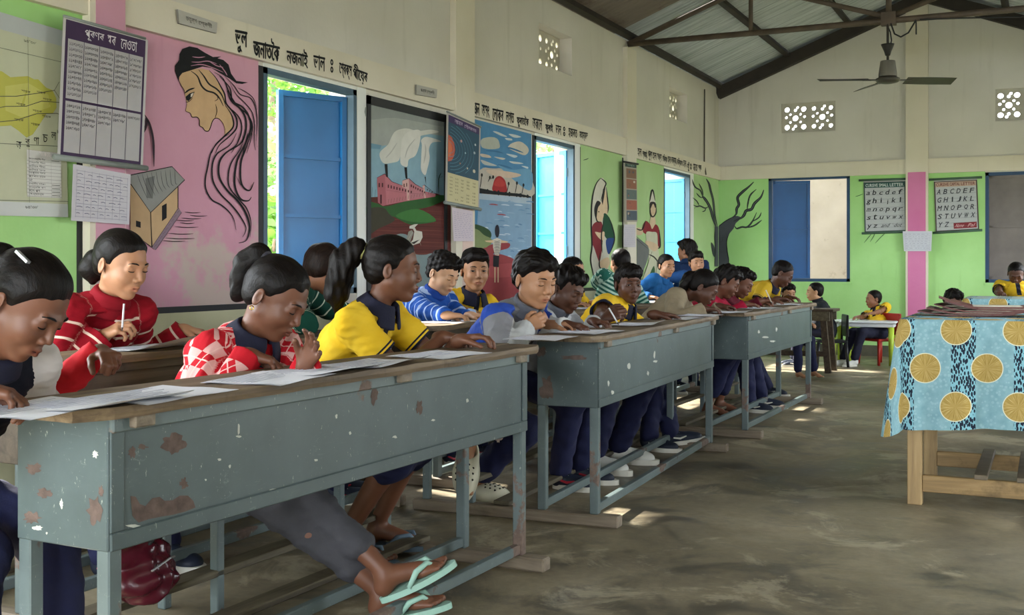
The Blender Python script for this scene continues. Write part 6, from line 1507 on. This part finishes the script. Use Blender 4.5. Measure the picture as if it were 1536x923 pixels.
# ---- charts and papers on the walls
class Sheet:
    """printed sheet hung flat on a wall, described on its own u,v square (0..1, v down) between four picture corners"""
    def __init__(s, wall, c, d=.012, curl=.0):
        P = (lambda p: on_x(p[0], p[1], XL + d)) if wall == 'L' else (lambda p: on_y(p[0], p[1], YB - d))
        s.c = [P(q) for q in c]; s.n = Vector((1, 0, 0)) if wall == 'L' else Vector((0, -1, 0)); s.m = MB(); s.k = 0; s.curl = curl
    def at(s, u, v, e=0.0):
        a = s.c[0].lerp(s.c[1], u); b = s.c[3].lerp(s.c[2], u); return a.lerp(b, v) + s.n * (e + s.curl * (.5 + .5 * math.sin(6.3 * u + 1.3 * v)) * v)
    def base(s, col, nu=14, nv=6):
        s.m.col = lin(col)
        g = [[s.at(i / nu, j / nv) for j in range(nv + 1)] for i in range(nu + 1)]
        for i in range(nu):
            for j in range(nv): s.m.add([g[i][j], g[i + 1][j], g[i + 1][j + 1], g[i][j + 1]], [(0, 1, 2, 3)])
        gb = [[p - s.n * .0012 for p in r] for r in g]
        for i in range(nu):
            for j in range(nv): s.m.add([gb[i][j], gb[i][j + 1], gb[i + 1][j + 1], gb[i + 1][j]], [(0, 1, 2, 3)])
    def rect(s, u0, v0, u1, v1, col, n=10):
        s.k += 1; e = .0006 + .00012 * min(s.k, 12); s.m.col = lin(col); n = max(1, int(n * abs(u1 - u0)) + 1)
        for i in range(n):
            a, b = u0 + (u1 - u0) * i / n, u0 + (u1 - u0) * (i + 1) / n
            vs = 3 if abs(v1 - v0) > .3 else 1
            for j in range(vs):
                q0, q1 = v0 + (v1 - v0) * j / vs, v0 + (v1 - v0) * (j + 1) / vs
                s.m.add([s.at(a, q0, e), s.at(b, q0, e), s.at(b, q1, e), s.at(a, q1, e)], [(0, 1, 2, 3)])
    def poly(s, pts, col): s.k += 1; s.m.col = lin(col); s.m.add([s.at(u, v, .0006 + .00012 * min(s.k, 14)) for u, v in pts], [tuple(range(len(pts)))])
    def line(s, pts, w, col):
        s.k += 1; s.m.col = lin(col); n = len(pts); vs = []
        for i, p in enumerate(pts):
            a = Vector(pts[max(i - 1, 0)]); b = Vector(pts[min(i + 1, n - 1)]); t = (b - a).normalized(); q = Vector((-t.y, t.x)) * w / 2
            vs += [s.at(p[0] + q.x, p[1] + q.y, .0022), s.at(p[0] - q.x, p[1] - q.y, .0022)]
        s.m.add(vs, [(2 * i, 2 * i + 1, 2 * i + 3, 2 * i + 2) for i in range(n - 1)])
    def text(s, body, u0, v0, u1, v1, col, bold=.01, slant=0.0): put_text(s.m, body, s.at(u0, v0, .0024), s.at(u1, v0, .0024), s.at(u0, v1, .0024), col, bold, slant)
    def build(s, name, label, cat, group=None): return s.m.build(name, PRINT, colour=True, label=label, cat=cat, group=group)
def rod(par, a, b, r=.008, mat=None, ext=.03):
    a, b = Vector(a), Vector(b); d = (b - a).normalized(); m = MB(); m.tube([a - d * ext, b + d * ext], r, 8); return m.build('rod', mat or M('rod_grey', '7f8680', .5), par, smooth=True)

# wall map at the far left
s = Sheet('L', [(-60, 0), (97, 47), (101, 326), (-60, 322)], .010, .004); s.base('b8bb9e', 20, 8)
s.rect(.0, .0, 1, .085, 'aeb3b1'); s.rect(0, .93, 1, 1, 'c0c4c0')
s.poly([(.2, .30), (.37, .29), (.45, .31), (.62, .285), (.68, .295), (.72, .29), (.80, .325), (.86, .33), (.90, .37), (.90, .42), (.86, .455), (.80, .46), (.72, .53), (.66, .58), (.60, .60), (.52, .57), (.45, .55), (.2, .58)], 'b3b14e')
s.poly([(.40, .36), (.62, .32), (.82, .36), (.84, .42), (.70, .47), (.55, .50), (.4, .48)], 'bdbb62')
for a in ([(.3, .42), (.5, .40), (.7, .365), (.88, .33), (.93, .28)], [(.2, .50), (.4, .46), (.6, .44), (.75, .40), (1.0, .385)], [(.2, .56), (.5, .52), (.7, .47), (.9, .45), (1.0, .46)], [(.88, .33), (.95, .38), (.93, .44), (1, .47)]): s.line(a, .0035, '55524a')
for a in ([(.02, .09), (.02, .93)], [(.62, .085), (.62, .93)], [(0, .18), (1, .17)], [(0, .66), (1, .62)], [(0, .93), (1, .915)]): s.line(a, .003, '6d6f62')
for u, v in ((.55, .36), (.7, .35), (.76, .38), (.5, .43), (.66, .45), (.75, .47), (.48, .51), (.64, .52)): s.text('শহৰ', u, v, u + .09, v + .013, '4a4638')
for k, ch in enumerate(['অ', 'ৰু', 'ণা', 'চ', 'ল']): s.text(ch, .50 + .085 * k, .625 - .018 * k, .55 + .085 * k, .665 - .018 * k, '1d1c1a', .015)
for k, ch in enumerate(['প্ৰ', 'েদ', 'শ']): s.text(ch, .90 + .07 * k if k < 1 else .94 + .03 * k, .535 - .012 * k, .93 + .07 * k if k < 1 else .965 + .03 * k, .57 - .012 * k, '1d1c1a', .015)
s.rect(.60, .66, .935, .90, 'c9c8c2'); s.rect(.60, .66, .935, .69, '9c2430'); s.text('সংকেত', .72, .664, .83, .686, 'e6dcd8')
for k, t in enumerate(['আন্তঃৰাষ্ট্ৰীয় সীমা', 'ৰাজ্যিক সীমা', 'জিলাৰ সীমা', 'জিলাৰ সদৰ', 'মহকুমাৰ সদৰ', 'প্ৰধান চহৰ', 'নৈ', 'ৰাষ্ট্ৰীয় ঘাইপথ', 'ৰাজ্যিক পথ', 'ৰেল পথ', 'অন্যান্য']):
    v = .698 + .0182 * k; s.text(t, .615, v, .615 + .018 * min(len(t), 9), v + .013, '3b3a38'); s.line([(.60, v + .0165), (.935, v + .0165)], .0015, '77756f')
    if k in (0, 7, 8, 9, 10): s.line([(.84, v + .008), (.92, v + .008)], .003, '3b3a38')
    elif k in (3, 4, 5): s.rect(.875, v + .003, .888, v + .011, '3b3a38')
s.line([(.835, .69), (.835, .90)], .0015, '77756f')
s.text("৯৪°৩০'", .58, .10, .70, .115, '55564c'); s.text("৯৪°৩০'", .58, .945, .70, .96, '55564c')
o = s.build('wall_map', 'pale green wall map of a region on the left edge', 'map')
# multiplication chart on its rods
s = Sheet('L', [(95, 25), (222, 60), (214, 252), (86, 236)], .075, .0); s.base('b9b6b2', 12, 8)
s.rect(.03, .012, .97, .985, '3a2545')
for v0, v1 in ((.145, .572), (.59, .955)):
    s.rect(.06, v0, .945, v1, 'aaa7a6')
s.text('পূৰণৰ', .24, .045, .46, .125, 'd8d2d6', .012); s.text('ঘৰ', .50, .045, .60, .118, 'd8d2d6', .012); s.text('েনওতা', .66, .04, .86, .12, 'd8d2d6', .012)
BD = '০১২৩৪৫৬৭৮৯'
bn = lambda n: ''.join(BD[int(c)] for c in str(n))
for blk, (v0, r0) in enumerate(((.165, 10), (.61, 5))):
    for c in range(5):
        for r in range(r0 - c):
            a = 11 + c + blk * 5 if blk == 0 else 16 + c; u = .075 + .177 * c; v = v0 + .040 * r + .002 * c
            s.text('%s×%s=%s' % (bn(a), bn(r + 1 + c), bn(a * (r + 1 + c))), u, v, u + .145, v + .024, '2c2733', .012)
        if c: s.line([(.06 + .177 * c, v0 - .02), (.06 + .177 * c, .572 if blk == 0 else .955)], .006, '4a4256')
o = s.build('multiplication_chart', 'chart of multiplication tables with a purple header hanging beside the map', 'chart')
rod(o, s.at(0, 1.0, .004), s.at(1, 1.0, .004), .012, ext=.02); rod(o, s.at(0, -.005, .002), s.at(.96, -.005, .002), .006, ext=.0)
# sheets of paper
def paper(wall, c, label, name='paper_sheet', d=.012, col='c3bfc4', rows=6, cols=6, ink='6b6b80', grid=True, curl=.003, group=None, scrib=True):
    s = Sheet(wall, c, d, curl); s.base(col, 8, 6); rnd = random.Random(hash(label) % 999 if False else len(label))
    for k in range(rows + 1):
        v = .1 + .82 * k / rows; s.line([(.05, v), (.95, v)], .006, '8e8c9c') if grid else None
        if scrib and k < rows:
            u = .07
            while u < .88:
                l = rnd.uniform(.04, .12); s.line([(u, v + .4 / rows), (u + l * .5, v + .33 / rows), (u + l, v + .42 / rows)], .010, ink); u += l + rnd.uniform(.03, .09)
    if grid:
        for k in range(cols + 1): s.line([(.06 + .88 * k / cols, .08), (.06 + .88 * k / cols, .94)], .004, '8e8c9c')
    return s.build(name, label, 'paper', group)
paper('L', [(110, 246), (196, 262), (193, 337), (106, 331)], 'timetable sheet pinned below the multiplication chart', d=.062, rows=7, cols=7)
paper('L', [(678, 311), (709, 317), (710, 362), (680, 362)], 'pale lilac handwritten sheet pinned under the solar system chart', d=.060, col='c9bcc3', grid=False, rows=14, ink='8d8aa2')
paper('L', [(936, 337), (953, 337), (953, 371), (935, 371)], 'pale handwritten sheet under the tall picture chart', d=.060, col='bfb9bd', grid=False, rows=10, ink='8d8aa2')
paper('B', [(1354, 347), (1398, 347), (1397, 377), (1356, 377)], 'white timetable sheet taped on the pink pilaster', d=.064, col='c4c6cc', rows=7, cols=1)
# name plates on the band
def plate(c, t, label):
    s = Sheet('L', c, .05, 0); s.base('aeaba2', 4, 2); s.text(t[0], .18, .30, .45, .75, '3c3b38', .01); s.text(t[1], .5, .25, .85, .78, '3c3b38', .01)
    o = s.build('class_plate', label, 'sign'); mm = MB(); a, b, c_, d_ = s.c
    sh_ = Vector((-.012, 0, 0)); mm.add([a, b, c_, d_, a + sh_, b + sh_, c_ + sh_, d_ + sh_], [(0, 4, 5, 1), (1, 5, 6, 2), (2, 6, 7, 3), (3, 7, 4, 0), (4, 7, 6, 5)]); mm.build('backing', M('plate_edge', '77746c', .7), o)
plate([(267, 14), (326, 34), (325, 50), (269, 35)], ('চতুৰ্থ', 'েশ্ৰণী'), 'small wooden class name plate on the band over the pink panel')
plate([(625, 127), (656, 134), (655, 147), (625, 142)], ('পঞ্চম', 'েশ্ৰণী'), 'small wooden class name plate on the band left of the second pilaster')
# solar system chart
s = Sheet('L', [(670, 168), (721, 191), (718, 314), (667, 304)], .085, .004); s.base('a9a39c', 10, 8)
s.rect(.05, .02, .96, .10, '3b2a55'); s.rect(.05, .10, .96, .66, '24495c'); s.rect(.05, .66, .96, .985, 'c2b98f')
for k in range(8): rr = .16 + .085 * k; s.line([(.05 + max(0, rr * math.cos(t)), .38 + rr * .42 * math.sin(t)) for t in [(-1.45 + 2.9 * i / 14) for i in range(15)] if .38 + rr * .42 * math.sin(t) < .65 and .38 + rr * .42 * math.sin(t) > .11 and .05 + rr * math.cos(t) < .95], .006, '4d7f92')
s.poly([(.05, .24), (.15, .26), (.22, .32), (.245, .39), (.22, .46), (.15, .52), (.05, .54)], 'b9543a'); s.poly([(.05, .29), (.12, .31), (.16, .39), (.12, .47), (.05, .49)], 'c96a42')
for u, v, r, c in ((.42, .26, .03, 'b98f8a'), (.55, .38, .02, '9ab8c4'), (.62, .55, .022, 'c2b4a0'), (.82, .34, .03, '9aa7ad'), (.82, .56, .04, 'c4bca4'), (.84, .24, .025, 'b9c0c4'), (.40, .52, .018, 'b4714f')): s.poly([(u + r * math.cos(t * .785), v + r * .55 * math.sin(t * .785)) for t in range(8)], c)
s.text('আমাৰ', .22, .04, .45, .085, 'b9a9c4', .01); s.text('েসৗৰজগত', .5, .04, .86, .09, 'b9a9c4', .01)
for k in range(7):
    for c in range(5):
        if (k + c) % 7 != 6: s.text(['গ্ৰহ', '১২', '৩৬৫', '৮৮', '২৪'][c], .10 + .17 * c, .70 + .039 * k, .19 + .17 * c, .718 + .039 * k, '4a4636', .01)
o = s.build('solar_system_chart', 'solar system chart with an orange sun hung on the second pilaster', 'chart'); rod(o, s.at(0, 1.0, .003), s.at(1, 1.0, .003), .011, ext=.015); rod(o, s.at(0, -.004, .002), s.at(1, -.004, .002), .006, ext=.0)
# tall picture chart on the third pilaster
s = Sheet('L', [(937, 243), (955, 246), (956, 333), (937, 333)], .062, .002); s.base('a39a8b', 6, 8); s.rect(.03, .02, .97, .075, '243f3a'); s.text('মহাপুৰুষ', .2, .032, .8, .065, '8fa79d')
cl = ['7b5a44', '8a5b45', '5c6a66', '9a5a48', '4a5560', 'b9a58a', '6d4a3c']; rnd = random.Random(9)
for k in range(5):
    v = .10 + .178 * k; s.rect(.12, v, .95, v + .16, cl[k % 5])
    for j in range(6): u = rnd.uniform(.18, .75); vv = v + rnd.uniform(.01, .1); s.rect(u, vv, u + rnd.uniform(.06, .16), vv + rnd.uniform(.02, .05), rnd.choice(cl + ['c3b7a4', '30302e']))
o = s.build('picture_chart', 'narrow chart of small portraits hung on the third pilaster', 'chart'); rod(o, s.at(0, 0, .003), s.at(1, 0, .003), .009, BLACK, .03)
# cursive charts on the far wall
def cursive(c, title, hb, ht, rows, label, foot, ink):
    s = Sheet('B', c, .012, .003); s.base('9ea09c', 8, 6); s.rect(.0, .06, 1, .985, '3c4a46' if foot is None else '4a3f3c'); s.rect(.03, .075, .97, .965, 'a9acaa'); s.rect(.03, .075, .97, .165, hb)
    for k, wd in enumerate(title): u0 = (.05, .37, .63)[k]; u1 = (.34, .60, .95)[k]; s.text(wd, u0, .092, u1, .148, ht, .02)
    n = len(rows)
    for r, rw in enumerate(rows):
        v = .20 + .152 * r
        for dv in (.03, .095): s.line([(.04, v + dv), (.96, v + dv)], .004, '6f7270')
        for k, ch in enumerate(rw):
            if ch == ' ': continue
            lo = ch in 'acemnorsuvwxz'; de = ch in 'gjpqy'; u = .07 + .152 * k
            nw = ch in 'iljI'; s.text(ch, u + (.03 if nw else 0), v + (.04 if lo or de else .005), u + (.055 if nw else .085), v + (.095 if not de else .125), ink, .02, .35)
    if foot: s.rect(.42, .835, .95, .945, '7d2a30'); s.text(foot[0], .47, .86, .66, .92, 'd9a6a4', .0, .3); s.text(foot[1], .76, .86, .90, .92, 'd9a6a4', .0, .3)
    else: s.text('and', .42, .83, .60, .90, ink, .01, .3); s.text('dot', .72, .83, .90, .90, ink, .01, .3)
    o = s.build('cursive_chart', label, 'chart', 'cursive letter charts on the far wall'); gm = M('green_rod', '3f5a48', .5)
    rod(o, s.at(0, .02, .004), s.at(1, .02, .004), .013, gm, .05); rod(o, s.at(0, 1.0, .004), s.at(1, 1.0, .004), .013, gm, .03)
V1 = lambda x, y: (1280 + x / 6.59, 250 + y / 6.59)
cursive([V1(100, 125), V1(515, 112), V1(525, 645), V1(112, 660)], ['CURSIVE', 'SMALL', 'LETTER'], '1f4a44', 'c2cbc4', ['abcdef', 'ghijkl', 'mnopqr', 'stuvwx', 'yz'], 'cursive small letter chart with a dark green header left of the pink pilaster', None, '1c1d20')
cursive([V1(795, 118), V1(1222, 98), V1(1245, 630), V1(815, 655)], ['CURSIVE', 'CAPITAL', 'LETTER'], 'b49a86', '6d3a34', ['ABCDEF', 'GHIJKL', 'MNOPQR', 'STUVWX', 'YZ'], 'cursive capital letter chart with a tan header right of the pink pilaster', ('Name', 'Pal'), '33343a')
# ================================================================== small things
PAPER = M('white_paper', 'd9dade', .7, .04, 10)
def exam_paper(X, Y, rz, label, zt=TOPZ + .0015, w=.20, l=.285, curl=.0, n_lines=0, pages=1, fold=0.0, rnd=random.Random(11)):
    m = MB(); n = 8; m.col = lin('e2e3e8')
    for pg in range(pages):
        z0 = .0012 * pg; dx = .006 * pg
        g = [[(-w / 2 + w * i / n + dx, -l / 2 + l * j / n, z0 + curl * max(0, (i / n - .55)) ** 2 * 4 * (.4 + .6 * j / n) + .001 * math.sin(i * 1.3 + j)) for j in range(n + 1)] for i in range(n + 1)]
        for off, flip in ((.0006, False), (0, True)):
            for i in range(n):
                for j in range(n):
                    q = [g[i][j], g[i + 1][j], g[i + 1][j + 1], g[i][j + 1]]; q = [(a, b, c + off) for a, b, c in q]
                    m.add(q if not flip else q[::-1], [(0, 1, 2, 3)])
    o = m.build('exam_paper', PRINT, colour=True, loc=(X, Y, zt), rz=rz, label=label, cat='paper', group='exam papers on the desks')
    mm = MB(); mm.col = lin('b9bbc6'); top = .0012 * pages + .0004
    for k in range(9):
        x = -w * .42 + w * .5 * k / 8
        mm.box(x, x + .0012, -l * .42, l * rnd.uniform(.05, .42), top - .0006, top + .0003)
    mm.build('print_lines', PRINT, o, colour=True)
    return o
def px_top(px, X):
    d = ray(px, 400); t = X / d.x; return d.y * t
PS = [(60, -1.70, 8, 'answer sheet under the writing hand of the dark vested girl', .0, 2), (150, -1.66, -6, 'loose answer sheet beside the red cuff at the nearest desk', .02, 2), (232, -1.66, 4, 'answer booklet between the two nearest writing girls', .0, 2), (405, -1.66, 10, 'answer sheet under the hands of the diamond cardigan girl', .0, 2), (480, -1.67, -5, 'question paper right of the diamond cardigan', .015, 1), (560, -1.65, 3, 'answer sheet under the forearm of the yellow shirted girl', .02, 2), (660, -1.65, -3, 'answer sheet near the far end of the nearest desk', .0, 1),
      (812, -1.70, 5, 'answer sheet in front of the grey and blue jacket', .0, 1), (880, -1.69, -4, 'answer sheet at the elbow of the pale grey jacket', .0, 2), (955, -1.70, 6, 'answer sheet before the yellow shirted boy at the middle desk', .02, 2), (1015, -1.72, -3, 'question paper at the far half of the middle desk', .0, 1), (1050, -1.71, 3, 'answer sheet at the far end of the middle desk', .0, 1),
      (1098, -1.66, 4, 'answer sheet at the near end of the farthest front desk', .015, 1), (1140, -1.66, -4, 'answer sheet in the middle of the farthest front desk', .0, 2), (1180, -1.66, 5, 'answer sheet at the far end of the farthest front desk', .0, 1)]
for px, X, a, lab, cu, pg in PS: exam_paper(X, px_top(px, X), R(a), lab, curl=cu, pages=pg)
for px, X, a, lab, cu, pg in ((225, -2.62, 6, 'folded answer booklet before the red striped sweater', .05, 3), (672, -2.60, 4, 'answer sheet before the blue striped sweater', .0, 1), (745, -2.62, 4, 'answer sheet before the boy under the seashore mural', .0, 1), (985, -2.64, 4, 'answer sheets on the farthest desk by the left wall', .0, 2), (880, -2.64, 4, 'answer sheet before the boy lit by the second window', .0, 1)):
    exam_paper(X, px_top(px, X), R(a), lab, curl=cu, pages=pg)
def pen(a, d, col, label, L=.15, r=.0042, name='pen', cat='pen', tip='2a2a2a'):
    a = Vector(a); d = Vector(d).normalized(); e = empty(name, a, label=label, cat=cat, group='pens and pencils in hand')
    m = MB(); m.tube([d * .012, d * L], r, 7); m.build('barrel', M('pen_' + col, col, .4, .05), e, smooth=True)
    m = MB(); m.tube([d * 0, d * .012], [.001, r], 7); m.build('tip', M('pen_tip_' + tip, tip, .5), e, smooth=True)
p = at_z(4, 572, 2.42); pen(p, (-.1, -.25, 1), 'c9c43a', 'yellow pencil held by the girl at the left edge', name='pencil', cat='pencil')
p = Vector(tb(183, 497, .80)); pen(p, (.05, .05, 1), 'd5d8dc', 'white pen held by the girl in the red striped sweater', L=.085, r=.0032)
p = Vector(tb(703, 510, .76)); pen(p, (-.9, -.1, .18), 'b98f58', 'wooden pencil in the hand of the yellow shirted girl', name='pencil', cat='pencil', L=.09)
p = Vector(ha(1158, -1.66, .02)); pen(p, (-.3, -.25, .8), 'cfc9b4', 'pale pencil held at the farthest front desk', name='pencil', cat='pencil', L=.10, r=.0042)
p = Vector(ha(928, -1.70, .01)); pen(p, (-.45, -.1, .8), 'd5d8dc', 'white pen held by the boy at the middle desk looking at the camera', L=.085, r=.0034)

# school bag under the nearest desk
bag = empty('school_bag', (-2.12, 2.2, .142), R(20), label='shiny maroon school bag under the nearest desk', cat='bag')
F = Fld((-.2, -.2, -.02), (.2, .2, .30), .007); F.el((0, 0, .11), (.10, .15, .12), 0); F.el((.05, 0, .08), (.07, .12, .08), .03); F.rough(.008, 45, 4); F.plane((0, 0, .0), (0, 0, -1))
pq = F.mesh(); me = raw_mesh('bag_body', *pq); me.materials.append(M('maroon_shiny', '4a1420', .25, .2, 12, .3, 30)); link('bag_body', me, bag); bag.scale = (.72, .72, .72)
m = MB(); m.tube([(.05, -.06, .19), (.07, -.03, .235), (.07, .03, .235), (.05, .06, .19)], .008, 6); m.build('handle', BLACK, bag, smooth=True)
m = MB(); m.tube([(.09, -.10, .13), (.115, 0, .15), (.09, .10, .13)], .004, 5); m.build('zip', M('zip_grey', '8d8f90', .4, metal=.5), bag)

# bare rust and scratch marks on the nearest desk's sheet (paint flaked off)
RUST = M('bare_rust', '5c4d46', .9, .3, 40, .3, 120); SCR = M('bare_scratch', 'b9bbb0', .8, .1)
bpy.context.view_layer.update()
DK = {}
for k, nm in enumerate(('school_desk', 'school_desk.001', 'school_desk.002')):
    o = bpy.data.objects[nm]; DK[k] = (o.matrix_world.inverted(), [c for c in o.children if c.name.startswith('front_panel')][0], [c for c in o.children if c.name.startswith('end_panel')][0], o.location.copy())
def blob(name, px, py, rx, ry, mat, seed, end=False, n=22, shape=None, dk=0):
    rnd = random.Random(seed); pts = []; inv, fp, ep, loc = DK[dk]
    for k in range(n):
        t = 2 * math.pi * k / n; q = rnd.uniform(.55, 1.15); pts.append((px + rx * q * math.cos(t), py + ry * q * math.sin(t)))
    if shape: pts = shape
    vs = []
    for x, y in pts:
        if end: l = inv @ on_y(x, y, loc.y - .004); l = Vector((l.x, -.0036, l.z))
        else: l = inv @ on_x(x, y, loc.x + .01); l = Vector((.0007, l.y, l.z))
        vs.append(l)
    m = MB(); m.add(vs, [tuple(range(len(vs)))]); m.build(name, mat, ep if end else fp)
for k, (x, y, a, b) in enumerate(((822, 582, 11, 19), (813, 528, 8, 8), (862, 536, 24, 4))): blob('rust_patch', x, y, a, b, RUST, 80 + k, end=True, dk=1)
for k, (x, y, a, b) in enumerate(((996, 533, 2, 6), (998, 543, 4, 2), (953, 550, 3, 5), (918, 575, 2, 6), (925, 590, 3, 4), (985, 560, 2, 4))): blob('chip', x, y, a, b, SCR, 90 + k, n=9, dk=1)
for k, (x, y, a, b) in enumerate(((1150, 506, 6, 1.5), (1160, 512, 5, 1.5), (1140, 498, 2, 3), (1165, 494, 1.5, 4))): blob('chip', x, y, a, b, SCR, 100 + k, n=9, dk=2)
for k, (x, y, a, b) in enumerate(((263, 667, 19, 16), (278, 726, 7, 9), (218, 671, 8, 4), (203, 680, 6, 10), (555, 592, 7, 16), (620, 610, 5, 12), (735, 655, 6, 9))): blob('rust_patch', x, y, a, b, RUST, k)
blob('rust_patch', 0, 0, 0, 0, RUST, 9, shape=[(200, 745), (208, 746), (214, 757), (222, 760), (232, 748), (243, 746), (250, 752), (262, 751), (272, 744), (284, 744), (292, 752), (295, 762), (280, 768), (262, 773), (244, 776), (226, 780), (212, 785), (203, 775)])
for k, (x, y, a, b) in enumerate(((141, 766, 12, 22), (46, 704, 14, 9), (45, 778, 14, 10), (62, 741, 13, 9), (151, 738, 4, 9))): blob('rust_patch', x, y, a, b, RUST, 20 + k, end=True)
for k, (x, y, a, b) in enumerate(((142, 682, 5, 6), (53, 793, 9, 4), (67, 801, 2, 2), (90, 757, 3, 8))): blob('chip', x, y, a, b, SCR, 40 + k, end=True)
for k, (x, y, a, b) in enumerate(((358, 645, 2, 9), (358, 655, 5, 2), (205, 790, 12, 3), (310, 720, 2, 2), (330, 690, 3, 2), (345, 700, 2, 3), (500, 625, 2, 4), (585, 655, 4, 2), (470, 690, 3, 2), (520, 650, 2, 3), (640, 630, 3, 2), (690, 600, 2, 4), (415, 735, 16, 2), (735, 700, 0, 0))):
    if a: blob('chip', x, y, a, b, SCR, 60 + k, n=9)
